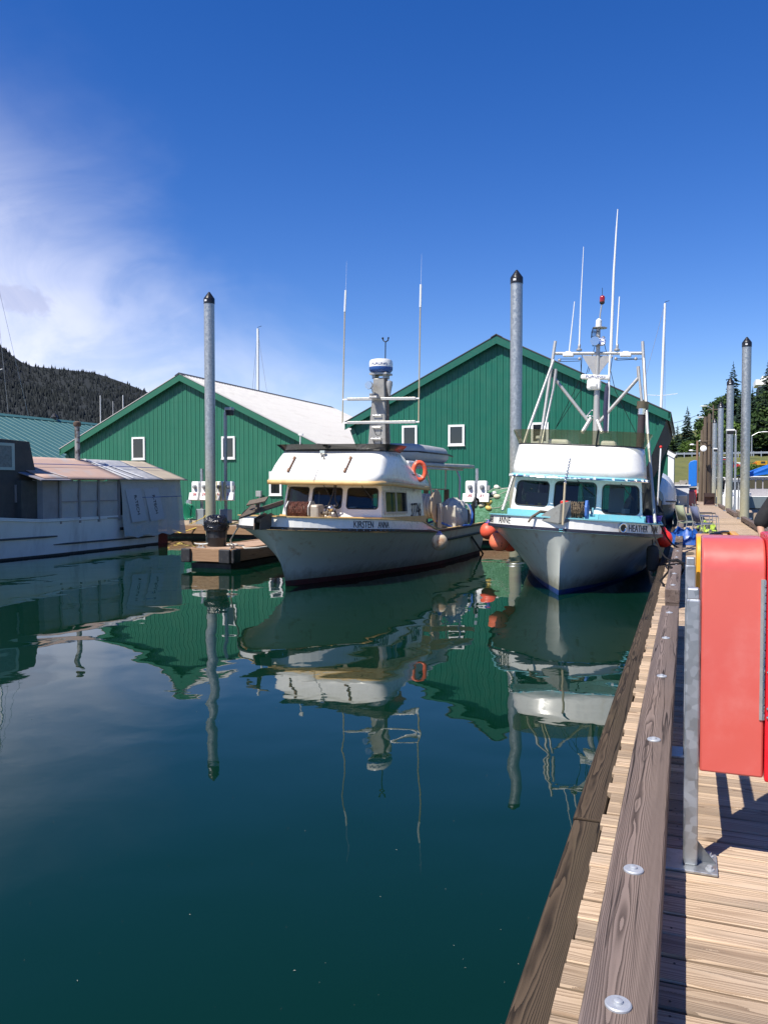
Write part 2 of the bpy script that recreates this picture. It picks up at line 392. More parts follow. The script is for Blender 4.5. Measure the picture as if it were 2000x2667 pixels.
ALU = M('brushed_aluminium', (.46, .45, .42), .42, .45, var=.10, vs=12, stretch=(1, 1, .2))
ALUD = M('dull_aluminium', (.42, .41, .39), .5, .6, var=.15, vs=10)
STEEL = M('stainless_steel', (.66, .66, .66), .16, 1.0, var=.05)
PAINTW = M('white_paint', (.78, .78, .76), .5, var=.04, dirt=(.55, .52, .46), ds=4, dr=(.6, .9))
GALV = galv('galvanised_steel')
PILE = galv('galvanised_pile', (.40, .42, .42), 16, .40, .72, stain=(.9, 4.4, (.36, .34, .22)))
CHAINM = M('rusty_chain', (.16, .06, .04), .85, .2, var=.45, vs=25, dirt=(.07, .03, .025), ds=30)
CHAING = M('weathered_chain', (.17, .13, .085), .85, .3, var=.4, vs=25)
GLASS = glass('window_glass', (.50, .56, .55), gloss=0)
DGLASS = glass('dark_window_glass', (.10, .12, .12), gloss=0)
TINT = acrylic('smoked_acrylic', (.016, .016, .014), .18)
OLIVE = acrylic('olive_acrylic', (.17, .15, .085), .36)
ORANGE = M('orange_vinyl', (.78, .11, .045), .38, var=.08, dirt=(.60, .16, .09), ds=3)
REDV = M('red_vinyl', (.70, .03, .02), .4, var=.1)
BUFF = M('weathered_buoy', (.58, .50, .36), .5, var=.08, dirt=(.30, .13, .06), ds=2.5, dr=(.45, .7))
BLUEV = M('blue_vinyl', (.02, .045, .22), .45, var=.15)
ROPEB = M('blue_rope', (.02, .09, .35), .8, var=.25, vs=30, bmp=.002, bs=120)
ROPEW = M('white_rope', (.55, .52, .45), .85, var=.2, vs=30, bmp=.002, bs=120)
ROPEK = M('black_rope', (.016, .016, .018), .95, var=.3, vs=30, spec=.1)
ROPEY = M('yellow_cable', (.62, .45, .06), .5, var=.12)
HOSEG = M('green_hose', (.01, .22, .12), .4, var=.2)
INTER = M('cabin_interior', (.16, .12, .09), .8, var=.4, vs=2)
INTERD = M('dark_interior', (.05, .045, .04), .9, var=.4, vs=2)
LETTER = M('black_lettering', (.02, .022, .03), .6, var=.3, dirt=(.30, .30, .29), ds=14, dr=(.60, .70))
LETTERB = M('blue_lettering', (.02, .05, .22), .5, var=.2)
LETTERR = M('red_lettering', (.55, .02, .02), .5, var=.1)
# ================================================================ setting
DECK = .53
# ---- water
def water_mat():
    m, t, p = newmat('harbour_water')
    c = mix(t, noisefac(t, .08, 3), (.0012, .0155, .0088), (.0019, .0210, .0115))
    t.links.new(c, p.inputs['Base Color']); p.inputs['Roughness'].default_value = .012; p.inputs['IOR'].default_value = 1.34
    p.inputs['Specular IOR Level'].default_value = .5
    a = noisefac(t, .75, 1.5, stretch=(1, 1, 1), dist=.3)
    b = noisefac(t, 2.6, 2, stretch=(1, 1, 1), dist=.4)
    d = noisefac(t, 11, 2)
    patch = mapr(t, noisefac(t, .16, 2), .38, .62, .25, 1.0)
    h = math_(t, 'ADD', math_(t, 'MULTIPLY', a, 1.0), math_(t, 'MULTIPLY', math_(t, 'ADD', math_(t, 'MULTIPLY', b, .10), math_(t, 'MULTIPLY', d, .009)), patch))
    bump(t, p, h, .0135)
    return m
MB().face([(-3500, -600, 0), (1500, -600, 0), (1500, 3600, 0), (-3500, 3600, 0)]).build('water', water_mat())['kind'] = 'structure'

# ---- timber
PLANK = wood('deck_plank', (.285, .195, .128), (.565, .425, .295), 'X', 70, .013, .85, .002, .45, (0, .03, -.06), blot=(.38, .30, .225), contrast=(.12, .74), knots=.9, tones=(.66, 1.14), checks=.5)
RAIL = wood('bull_rail_timber', (.060, .043, .036), (.220, .166, .140), 'Y', 120, .0085, .78, .003, .36, (0, 0, .03), blot=(.22, .172, .155), contrast=(.06, .74), knots=.45)
WALER = wood('waler_timber', (.017, .012, .008), (.080, .056, .036), 'Y', 105, .009, .85, .005, .40, (.01, 0, .05), blot=(.062, .046, .027), contrast=(.15, .70), knots=.7)
FTIMB = wood('float_timber', (.20, .11, .06), (.42, .27, .16), 'X', 14, .03, .85, .003, .5, (0, 0, -.2))
FARDECK = M('far_decking', (.40, .30, .215), .85, var=.12, vs=1.2, stretch=(.4, 6, 1), dirt=(.30, .22, .16), ds=2)
FLOATM = M('float_tub', (.02, .02, .02), .6, var=.3)

def plank_data(name, L, wd, th, mat, ax='x', e=.006):
    a, b = wd / 2, th / 2
    pr = [(-a + e, -b), (a - e, -b), (a, -b + e), (a, b - e), (a - e, b), (-a + e, b), (-a, b - e), (-a, -b + e)]
    m = MB(); m.prism(pr, 'yz', -L / 2, L / 2); return m.data(name, mat)
dock = tag(MB().span((-.36, -2, -.35), (2.40, 112, .33)).build('dock', FLOATM), kind='structure')
rnd = random.Random(3)
PITCH_P = .1425
pv = [plank_data('plank', 2.80, .1425 - g, .038 + h, PLANK) for g, h in ((.012, 0), (.013, .002), (.016, .001), (.011, .003), (.019, 0), (.013, -.002))]
NP = 292
for i in range(NP):
    inst(rnd.choice(pv), 'plank', dock, (1.05 + rnd.uniform(-.012, .012), .6 + i * PITCH_P, DECK - .019 + rnd.uniform(-.002, .002)), (rnd.uniform(-.008, .008), 0, rnd.uniform(-.0015, .0015)))
mb = MB()
for i in range(NP, NP + 480):
    mb.span((-.35, .6 + i*PITCH_P - .067, DECK - .04), (2.45, .6 + i*PITCH_P + .067, DECK - rnd.uniform(0, .004)))
o = mb.build('far_planks', FARDECK, dock); o['kind'] = 'stuff'
sc_ = MB()
for i in range(130):
    for x in (-.02, .55, .65, 1.45, 1.55, 2.3): sc_.lathe([(.0045, 0), (.004, .0012)], (x + rnd.uniform(-.012, .012), .6 + i*PITCH_P + rnd.choice((-.035, .035)) + rnd.uniform(-.006, .006), DECK + .0005), 6)
sc_.build('deck_screws', M('dark_screw', (.05, .045, .04), .6, .5), dock)['kind'] = 'stuff'
# stringer under the planks, walers along both edges
for x in (-.30, .6, 1.5, 2.34): MB().span((x - .045, -2, .33), (x + .045, 112, DECK - .043)).build('stringer', FLOATM, dock)  # black colour stands for the shade in the plank gaps
wz = .505
yy = -2.0
for L in (5.9, 6.15, 6.05, 6.1, 6, 6.1, 6, 6, 6.1, 6, 6, 6.2, 6, 6, 6, 6, 6, 6):
    m = MB().span((-.07, -L/2 + .003, -.14), (.07, L/2 - .003, .14)).build('waler', WALER, dock, bevel=.012, loc=(-.424 + rnd.uniform(-.006, .006), yy + L/2, wz - .14 + rnd.uniform(-.008, .004)), seg=3)
    m.rotation_euler = (0, 0, rnd.uniform(-.001, .001))
    MB().span((-.06, -L/2 + .003, -.14), (.06, L/2 - .003, .14)).build('waler', WALER, dock, bevel=.012, loc=(2.512, yy + L/2, wz - .14))
    yy += L
WASH = M('galvanised_washer', (.40, .42, .45), .5, .35, var=.12, vs=30)
def bull_rail(x, y0, y1, bolts):
    L = y1 - y0; rr = Vector((x, (y0 + y1) / 2, DECK + .062 + .09))
    o = MB().span((-.09, -L/2, -.09), (.09, L/2, .09)).build('bull_rail', RAIL, dock, bevel=.014, loc=rr, seg=3)
    for yb in [y0 + .3 + k * 2.4 for k in range(int((L - .3) / 2.4) + 1)]:
        b = MB().span((-.085, -.3, -.031), (.085, .3, .031)).build('block', RAIL, o); b.location = (0, min(yb, y1 - .32) - rr.y, -.121)
    for yb in bolts:
        m = MB().lathe([(.034, 0), (.034, .005), (.031, .008)], n=20); m.lathe([(.013, .008), (.012, .014), (.008, .017)], n=12)
        m.build('bolt_washer', WASH, o, smooth=True, loc=(0.0 + rnd.uniform(-.008, .008), yb - rr.y, .0905))
bull_rail(-.148, -1.6, 9.45, (.7, 2.1, 2.87, 4.4, 5.9, 7.4, 8.9))
bull_rail(-.150, 10.95, 20.3, (11.4, 12.9, 14.4, 15.9, 17.4))
bull_rail(-.150, 21.8, 31.0, (22.3, 24))
bull_rail(-.150, 32.5, 43.0, ())
for a, b in ((2, 12), (13, 24), (25.5, 38.2), (43.5, 52.3), (56.5, 65.2)): bull_rail(2.33, a, b, ())

# ---- cross float in front of the boathouses
xf = tag(MB().span((-62, 28.0, -.3), (-.62, 31.25, .30)).build('cross_float', FLOATM), kind='structure')
mb = MB(); rr = random.Random(5)
for i in range(430): mb.span((-62 + i*.1427, 27.86, DECK - .04), (-62 + i*.1427 + .136, 31.30, DECK - rr.uniform(0, .004)))
mb.build('decking', FARDECK, xf)['kind'] = 'stuff'
for i in range(10): MB().span((-3.0, -.06, -.16), (3.0, .06, .16)).build('edge_timber', FTIMB, xf, bevel=.012, loc=(-59 + i*6.02, 27.90, DECK - .205))
# ---- finger float with its bumpers, left of the first boat
FX0, FX1, FY0, FY1, FZ = -12.02, -10.62, 17.55, 27.82, .49
ff = thing('finger_float', 'short timber finger float with black corner bumpers beside the tan-trimmed boat', 'float', (0, 0, 0))
MB().span((FX0 + .12, FY0 + .14, -.25), (FX1 - .12, FY1, .12)).build('float_tub', FLOATM, ff)
fp = plank_data('plank', FX1 - FX0 - .2, .137, .038, wood('finger_plank', (.30, .19, .12), (.55, .38, .27), 'X', 16, .03, .85, .002, .6))
for i in range(71): inst(fp, 'plank', ff, ((FX0 + FX1) / 2, FY0 + .2 + i*.1425, FZ - .02 + rr.uniform(-.002, .002)))
MB().span((-.7, -.075, -.165), (.7, .075, .165)).build('end_timber', FTIMB, ff, bevel=.012, loc=((FX0 + FX1) / 2, FY0 + .06, FZ - .15))
FTIMY = wood('float_side_timber', (.20, .11, .06), (.40, .25, .15), 'Y', 14, .03, .85, .003, .5, (0, 0, -.2))
for x in (FX0 + .06, FX1 - .06): MB().span((-.06, -5.06, -.165), (.06, 5.06, .165)).build('side_timber', FTIMY, ff, bevel=.012, loc=(x, (FY0 + FY1) / 2 + .1, FZ - .15))
def bumper(x0, x1, y0, y1):
    m = MB().span((x0, y0, FZ - .34), (x1, y1, FZ + .015))
    m.build('bumper', BLACKR, ff, bevel=.03, seg=3)
bumper(FX0 - .05, FX0 + .22, FY0 - .10, FY0 + .0); bumper(FX0 - .07, FX0 - .005, FY0 + .03, FY0 + .35)
bumper(FX1 - .34, FX1 - .02, FY0 - .10, FY0 + .0); bumper(FX1 + .005, FX1 + .08, FY0 - .06, FY0 + .30)
CLEATM = M('cast_cleat', (.40, .40, .38), .55, .5, var=.2)
def cleat(par, x, y, z, rz=0):
    m = MB()
    m.box((0, 0, .012), (.22, .07, .024)); m.cyl((-.05, 0, .02), (-.06, 0, .085), .022, .018, 8); m.cyl((.05, 0, .02), (.06, 0, .085), .022, .018, 8)
    m.tube([(-.19, 0, .118), (-.12, 0, .098), (0, 0, .09), (.12, 0, .098), (.19, 0, .118)], [.014, .022, .026, .022, .014], 8)
    o = m.build('cleat', CLEATM, par, smooth=True, loc=(x, y, z)); o.rotation_euler.z = rz; return o
cleat(ff, -11.78, 17.95, FZ, R(8)); cleat(ff, -10.85, 17.95, FZ, R(90))

# ---- boathouses
GREENL = M('green_steel_siding', (.024, .146, .088), .45, .0, var=.12, vs=.6, dirt=(.040, .172, .112), ds=1.6, dr=(.48, .8), stretch=(1, 1, .22), spec=.4)
GREENR = M('dark_green_steel_siding', (.010, .122, .080), .45, .0, var=.12, vs=.6, dirt=(.016, .144, .098), ds=1.6, dr=(.48, .8), stretch=(1, 1, .22), spec=.4)
TRIML = M('green_trim', (.022, .135, .078), .4, var=.06); TRIMR = M('dark_green_trim', (.009, .108, .070), .4, var=.06)
ROOFW = M('white_steel_roof', (.47, .455, .43), .6, var=.06, vs=1.5, dirt=(.40, .38, .355), ds=1.2, stretch=(3, .5, 1))
ROOFT = M('teal_steel_roof', (.045, .125, .120), .5, var=.08, vs=1.5, dirt=(.055, .14, .135), ds=2)
DARKM = M('soffit_shade', (.05, .06, .055), .7, var=.2)  # side walls and soffits: their shade is put into this dark colour
RIDGEK = M('dark_ridge_cap', (.05, .05, .05), .6, var=.2)
FRAMEW = M('white_vinyl_frame', (.80, .80, .78), .4, var=.03)
def siding_panel(par, name, xs, zb, zt, Y, mat, pitch=.2286, rib=.022):
    """one sheet of ribbed steel from xs[0] to xs[1]; zb, zt give lower and upper edge at x"""
    m = MB(); prof = []
    x = xs[0]
    while x < xs[1] - 1e-6:
        w_ = min(pitch, xs[1] - x); prof.append((x, 0))
        if w_ > .12:
            prof += [(x + w_*.33, 0), (x + w_*.36, -.006), (x + w_*.40, -.006), (x + w_*.43, 0), (x + w_ - .062, 0), (x + w_ - .044, -rib), (x + w_ - .018, -rib)]
        x += w_
    prof.append((xs[1], 0))
    m.grid([[(px, Y + dy, zb(px)) for px, dy in prof], [(px, Y + dy, zt(px)) for px, dy in prof]])
    return m.build(name, mat, par, fix=False)
def boathouse(name, label, x0, x1, ze, za, yf, yb, wall, trim, roofm, windows, mid_slope=2.2, inset=.95):
    xc = (x0 + x1) / 2; hw = (x1 - x0) / 2; sl = (za - ze) / hw
    b = thing(name, label, 'boathouse', (xc, yf, 0))
    zt = lambda x: za - abs(x) * sl - .03
    wl = hw - inset
    zb = lambda x: .58 if abs(x) <= wl else ze - .12 - (hw - abs(x)) * mid_slope
    n = int(round(2 * hw / .9144)); 
    e = [-hw + .10] + [(-n/2 + k) * .9144 for k in range(n + 1) if abs((-n/2 + k) * .9144) < hw - .25] + [hw - .10]
    for k in range(len(e) - 1): siding_panel(b, 'wall_panel', (e[k], e[k+1]), zb, zt, 0, wall)
    fs = MB()
    for zr in (1.15, 2.35, 3.55, 4.75, 5.95, 7.0):
        x = -hw + .2
        while x < hw - .2:
            if zb(x) + .1 < zr < zt(x) - .3: fs.box((x - .02, -.004, zr), (.016, .012, .016)); fs.box((x + .09, -.004, zr), (.016, .012, .016))
            x += .2286
    fs.build('fasteners', trim, b)['kind'] = 'stuff'
    # backing wall, side walls and back wall
    D = yb - yf
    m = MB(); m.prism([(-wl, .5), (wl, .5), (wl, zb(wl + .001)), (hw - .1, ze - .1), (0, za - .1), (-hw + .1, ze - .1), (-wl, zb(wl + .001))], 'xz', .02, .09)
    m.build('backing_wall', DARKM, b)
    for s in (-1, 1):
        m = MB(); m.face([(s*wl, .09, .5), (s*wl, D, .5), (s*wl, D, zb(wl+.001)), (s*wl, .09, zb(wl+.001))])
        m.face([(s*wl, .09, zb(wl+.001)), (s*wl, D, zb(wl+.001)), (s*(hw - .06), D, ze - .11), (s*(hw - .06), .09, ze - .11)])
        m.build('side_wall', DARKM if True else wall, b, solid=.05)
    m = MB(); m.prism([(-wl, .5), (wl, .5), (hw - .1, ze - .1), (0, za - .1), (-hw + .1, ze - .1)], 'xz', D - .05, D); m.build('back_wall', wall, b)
    MB().span((-wl, -.03, -.25), (wl, D, .56)).build('float_base', FLOATM, b)
    # roof slopes with standing ribs, overhanging the gable
    for s in (-1, 1):
        m = MB(); nx = Vector((s * hw, 0, ze - za)).normalized(); up = Vector((s * (za - ze), 0, hw)).normalized()
        L = math.hypot(hw, za - ze) + .12
        rows = [[], []]
        y = -.28
        ys = []
        while y < D + .25:
            ys += [(y, 0), (y + .19, 0), (y + .205, .022), (y + .23, .022)]; y += .245
        for yv, h in ys:
            for r_, q in ((0, 0.0), (1, L)):
                pnt = Vector((0, yv, za + .055)) + nx * q + up * h; rows[r_].append(tuple(pnt))
        m.grid(rows); m.build('roof', roofm, b, solid=.03)
        # fascia along the rake
        p0 = Vector((0, -.26, za + .015)); p1 = Vector((s * hw, -.26, ze + .015)) + nx * .10
        m = MB(); dn = Vector((0, 0, -.30))
        m.add([p0, p1, p1 + dn, p0 + dn, p0 + Vector((0, .035, 0)), p1 + Vector((0, .035, 0)), p1 + dn + Vector((0, .035, 0)), p0 + dn + Vector((0, .035, 0))], HEX)
        m.build('fascia', trim, b)
        m = MB(); q0 = Vector((s * (hw - .16), -.05, ze - .30)); q1 = Vector((s * (wl + .02), -.05, zb(wl + .001)))
        m.bar(q0, q1, .20, .03, (0, 1, 0)); m.build('eave_brace', trim, b)
        m = MB().span((s*(hw + .02), -.26, ze - .22), (s*(hw + .06), D + .2, ze + .0)); m.build('eave_fascia', trim if s > 0 else trim, b)
    m = MB(); m.prism([(-.22, za - .03), (0, za + .09), (.22, za - .03), (.22, za - .055), (0, za + .06), (-.22, za - .055)], 'xz', -.30, D + .27); m.build('ridge_cap', RIDGEK, b)
    for (wx, wz_, ww, wh) in windows:
        f = MB(); t_ = .085
        for a_, c_ in (((wx - ww/2, wz_ - wh/2), (wx + ww/2, wz_ - wh/2 + t_)), ((wx - ww/2, wz_ + wh/2 - t_), (wx + ww/2, wz_ + wh/2)),
                       ((wx - ww/2, wz_ - wh/2 + t_), (wx - ww/2 + t_, wz_ + wh/2 - t_)), ((wx + ww/2 - t_, wz_ - wh/2 + t_), (wx + ww/2, wz_ + wh/2 - t_))):
            f.span((a_[0], -.075, a_[1]), (c_[0], -.005, c_[1]))
        fo = f.build('window', FRAMEW, b)
        MB().span((wx - ww/2 + t_*.9, -.045, wz_ - wh/2 + t_*.9), (wx + ww/2 - t_*.9, -.040, wz_ + wh/2 - t_*.9)).build('pane', WPANE, fo)
        m = MB().span((wx - ww/2 - .02, -.09, wz_ - wh/2 - .03), (wx + ww/2 + .02, -.004, wz_ - wh/2 - .001)); m.build('sill', FRAMEW, fo)
    return b
m_, t_, p_ = newmat('reflective_window_pane'); p_.inputs['Base Color'].default_value = (.012, .014, .016, 1); p_.inputs['Roughness'].default_value = .03; p_.inputs['Specular IOR Level'].default_value = .9
WPANE = m_
YF = 31.5
def wn(px0, py0, px1, py1, xc):
    a, b = at(px0, py0, YF), at(px1, py1, YF); return ((a.x + b.x) / 2 - xc, (a.z + b.z) / 2, abs(b.x - a.x), abs(a.z - b.z))
xcl, xcr = -21.6, -7.0
boathouse('boathouse', 'mid green steel boathouse with white roof behind the grey tarped shed boat', -28.4, -14.8, 3.9, 7.16, YF, 47.8, GREENL, TRIML, ROOFW,
          [wn(346, 1139, 380, 1197, xcl), wn(579, 1137, 614, 1195, xcl), wn(703, 1228, 735, 1290, xcl)])
boathouse('boathouse', 'dark green steel boathouse with tall gable directly behind the two fishing boats', -13.35, -.65, 4.78, 7.95, YF, 44.6, GREENR, TRIMR, RIDGEK,
          [wn(1048, 1109, 1087, 1162, xcr), wn(1168, 1107, 1210, 1160, xcr), wn(1383, 1101, 1428, 1155, xcr)])
# shed with the teal roof, far left
b = thing('boathouse', 'low boathouse with faded teal steel roof behind the tarped shed boat', 'boathouse', (-40.5, 26, 0))
m = MB(); m.prism([(-7, .5), (7, .5), (7, 3.4), (0, 6.45), (-7, 3.4)], 'xz', 0, 27); m.build('wall', GREENL, b)
for s in (-1, 1):
    m = MB(); rows = [[], []]
    y = -.3
    while y < 27.4:
        for dy, h in ((0, 0), (.52, 0), (.545, .025), (.58, .025)):
            for k, q in ((0, 0), (1, 1)): rows[k].append((s * 7.4 * q, y + dy, 6.58 - 3.22 * q + h))
        y += .60
    m.grid(rows); m.build('roof', ROOFT, b, solid=.03)
m = MB(); m.prism([(-.3, 6.5), (0, 6.68), (.3, 6.5), (0, 6.62)], 'xz', -.3, 27.4); m.build('ridge_cap', ROOFT, b)
m = MB().lathe([(.16, 6.55), (.16, 6.75), (.26, 6.78), (.06, 7.05)], (.0, 18.0, 0), 10); m.build('roof_vent', BLACKP, b)
MB().span((-7, -.05, -.2), (7, 27, .52)).build('float_base', FLOATM, b)
# small green shed with white trim further down the dock
p = at(1752, 1200, 62)
b = thing('boathouse', 'small green shed with white corner trim past the dark gable', 'shed', (p.x - 3.2, 62, 0))
m = MB(); m.prism([(-3.2, .5), (3.2, .5), (3.2, 4.35), (0, 6.2), (-3.2, 4.35)], 'xz', 0, 9); m.build('wall', GREENL, b)
for k in range(27): MB().span((-3.1 + k*.235, -.03, .6), (-3.07 + k*.235, .0, 4.2 + 1.85*(1 - abs(-3.1 + k*.235)/3.2))).build('rib', GREENL, b)
MB().span((2.85, -.07, .5), (3.26, .06, 4.3)).build('corner_trim', FRAMEW, b)
for s in (-1, 1):
    MB().bar((0, -.1, 6.2), (s*3.35, -.1, 4.25), .09, .36).build('fascia', FRAMEW, b)
    m = MB(); m.face([(0, -.15, 6.4), (s*3.4, -.15, 4.43), (s*3.4, 9.2, 4.43), (0, 9.2, 6.4)]); m.build('roof', RIDGEK, b, solid=.08)
MB().span((-3.2, 0, -.2), (3.2, 9, .49)).build('float_base', FLOATM, b)

# ---- steel piles with black cone caps
CAPM = M('black_pile_cap', (.012, .012, .013), .3, var=.2); STICK = M('white_sticker', (.7, .7, .7), .6)
def pile(px, Y, top, label, r=.205, base=-1.2):
    p = at(px, 1300, Y)
    b = thing('steel_pile', label, 'pile', (p.x, Y, 0), group='galvanised steel mooring piles')
    MB().lathe([(r, base), (r, 3), (r, top - .44)], n=28).build('pipe', PILE, b, smooth=True)
    c = MB().lathe([(r + .012, top - .47), (r + .012, top - .27), (r + .004, top - .25), (.03, top)], n=28).build('cap', CAPM, b, smooth=True)
    ca = R(-100); q = MB()
    for k in range(5):
        a0 = ca + k*.09 - .18
        q.face([((r + .016)*math.cos(a0), (r + .016)*math.sin(a0), top - .40), ((r + .016)*math.cos(a0 + .09), (r + .016)*math.sin(a0 + .09), top - .40),
                ((r + .016)*math.cos(a0 + .09), (r + .016)*math.sin(a0 + .09), top - .33), ((r + .016)*math.cos(a0), (r + .016)*math.sin(a0), top - .33)])
    q.build('sticker', STICK, c, fix=False)
    return b
def hoop(b, z=.55, side=1):
    m = MB(); m.torus((0, 0, z), .30, .035, 20, 6); m.bar((-.3, .3 * side, z), (.3, .3 * side, z), .12, .1); m.build('pile_hoop', GALV, b, smooth=True)
b1 = pile(549, 27.55, 9.72, 'steel pile rising behind the black bin on the finger float'); hoop(b1)
b2 = pile(1342, 27.55, 9.45, 'steel pile standing between the two fishing boats'); hoop(b2)
for px, Y, py, lab in ((1938, 41.3, 878, 'tallest steel pile on the far edge of the walkway, nearest of its row'), (1897, 54.3, 984, 'second steel pile in the row along the walkway'),
                       (1873, 67, 1047, 'third steel pile in the row along the walkway'), (1858, 82, 1089, 'last and shortest-looking steel pile in the walkway row')):
    top = at(px, py, Y).z; hoop(pile(px, Y, top, lab))

# ---- mountains across the channel
def interp(tb, x):
    for (a, ya), (b_, yb_) in zip(tb, tb[1:]):
        if x <= b_: return ya + (yb_ - ya) * max(0, (x - a)) / (b_ - a)
    return tb[-1][1]
HILLM = M('forest_floor', (.009, .013, .014), .95, var=.3, vs=.01)
TREEFAR = M('far_spruce', (.0095, .0145, .0165), .95, var=.3, vs=.012, dirt=(.014, .019, .018), ds=.006, dr=(.5, .62))
ridges = [([(-1800, 640), (-900, 690), (-400, 780), (-120, 815), (0, 887), (35, 918), (75, 946), (130, 952), (250, 965), (330, 992), (400, 1020), (520, 1065), (700, 1140), (900, 1215), (1150, 1262)], 1500, 2500, 1.0),
          ([(-1800, 900), (-600, 940), (0, 988), (160, 1003), (300, 1018), (420, 1036), (600, 1090), (800, 1170), (1000, 1240), (1150, 1262)], 850, 1450, .8)]
hm = MB(); hv, hf = [], []; fr = random.Random(11)
for tb, d0, d1, sc in ridges:
    cols = list(range(-1800, 1180, 30)); rows = []
    for j in range(13):
        D = d0 + (d1 - d0) * j / 10; r_ = []
        for c_ in cols:
            q = far(c_, interp(tb, c_), d1); prof = min(1, max(0, j / 10)); k = prof ** 1.15 if j <= 10 else 1 - (j - 10) * .35
            bearing = far(c_, 1265, D)
            nzv = mnoise.noise(Vector((c_ * .006, j * .5, sc))) * 14 * prof * (1 - prof * .9)
            r_.append((bearing.x, bearing.y, max(-1, (q.z - 6) * k + nzv - 1)))
        rows.append(r_)
    hm.grid(rows)
    for n in range(9000):
        u = fr.uniform(0, len(cols) - 1.01); lo = 16.5 if fr.random() < .0 else 14
        u = fr.uniform(44, len(cols) - 8) if fr.random() < .85 else u
        v = 10 - abs(fr.gauss(0, 3.2)) if fr.random() < .5 else fr.uniform(1, 10)
        if v < .3 or v > 10: continue
        i, j = int(u), int(min(v, 9.999)); fu, fv = u - i, v - j
        P = [Vector(rows[j][i]), Vector(rows[j][i+1]), Vector(rows[j+1][i+1]), Vector(rows[j+1][i])]
        pt = P[0]*(1-fu)*(1-fv) + P[1]*fu*(1-fv) + P[2]*fu*fv + P[3]*(1-fu)*fv
        h = fr.uniform(6, 13) * sc; r_ = h * fr.uniform(.22, .34); o_ = len(hv); a0 = fr.random() * 6
        hv += [(pt.x + r_*math.cos(a0 + k*1.2566), pt.y + r_*math.sin(a0 + k*1.2566), pt.z - 2) for k in range(5)] + [(pt.x, pt.y, pt.z + h)]
        hf += [(o_ + k, o_ + (k+1) % 5, o_ + 5) for k in range(5)]
hm.build('hills', HILLM, smooth=True)['kind'] = 'structure'
mb = MB(); mb.v, mb.f = hv, hf
tag(mb.build('forest', TREEFAR, fix=False), 'dark spruce forest covering the mountain slopes', 'forest', kind='stuff')

# ---- shore on the right: riprap, grass bank, road, wooded hill
GRASS = M('bank_grass', (.115, .120, .028), .9, var=.3, vs=.25, dirt=(.05, .07, .016), ds=.15, dr=(.5, .65), bmp=.15, bs=1.5)
sh = MB(); rows = []
prof = [(104, -1.5), (108, .8), (114, 2.2), (122, 3.0), (134, 4.4), (150, 7.0), (154, 7.3), (166, 7.3), (172, 8.0), (195, 11), (230, 16), (280, 24), (340, 30)]
def shore_z(px, D):
    z = interp([(a, b) for a, b in prof], D)
    k = interp([(1500, 0), (1700, .55), (1850, .8), (2000, 1.25), (2400, 1.9), (3600, 2.0)], px) if D > 166 else 1
    return 8 + (z - 8) * k if D > 172 else z
for D, z in prof:
    rows.append([(*far(px, 1265, D).xy, shore_z(px, D) + (mnoise.noise(Vector((px*.02, D*.05, 0))) * .5 if D > 105 else 0)) for px in range(1480, 3700, 24)])
sh.grid(rows); sh.build('shore_bank', GRASS, smooth=True)['kind'] = 'structure'
ROCKM = M('riprap_rock', (.22, .20, .17), .9, var=.35, vs=.6)
rk = MB(); q = random.Random(4)
for n in range(420):
    px = q.uniform(1680, 2500); D = q.uniform(104.5, 117); pt = far(px, 1265, D); z = interp(prof, D); s_ = q.uniform(.4, 1.0)
    rk.box((pt.x, pt.y, z), (s_*1.4, s_, s_*.8), q.uniform(0, 3), q.uniform(-.5, .5), q.uniform(-.5, .5))
tag(rk.build('riprap', ROCKM), 'grey riprap boulders along the far shore', 'rocks', kind='stuff')
ROADM = M('road_asphalt', (.06, .06, .06), .9)
MB().grid([[(*far(px, 1265, D).xy, 7.36) for px in range(1480, 3700, 24)] for D in (155, 165)]).build('road', ROADM)['kind'] = 'structure'
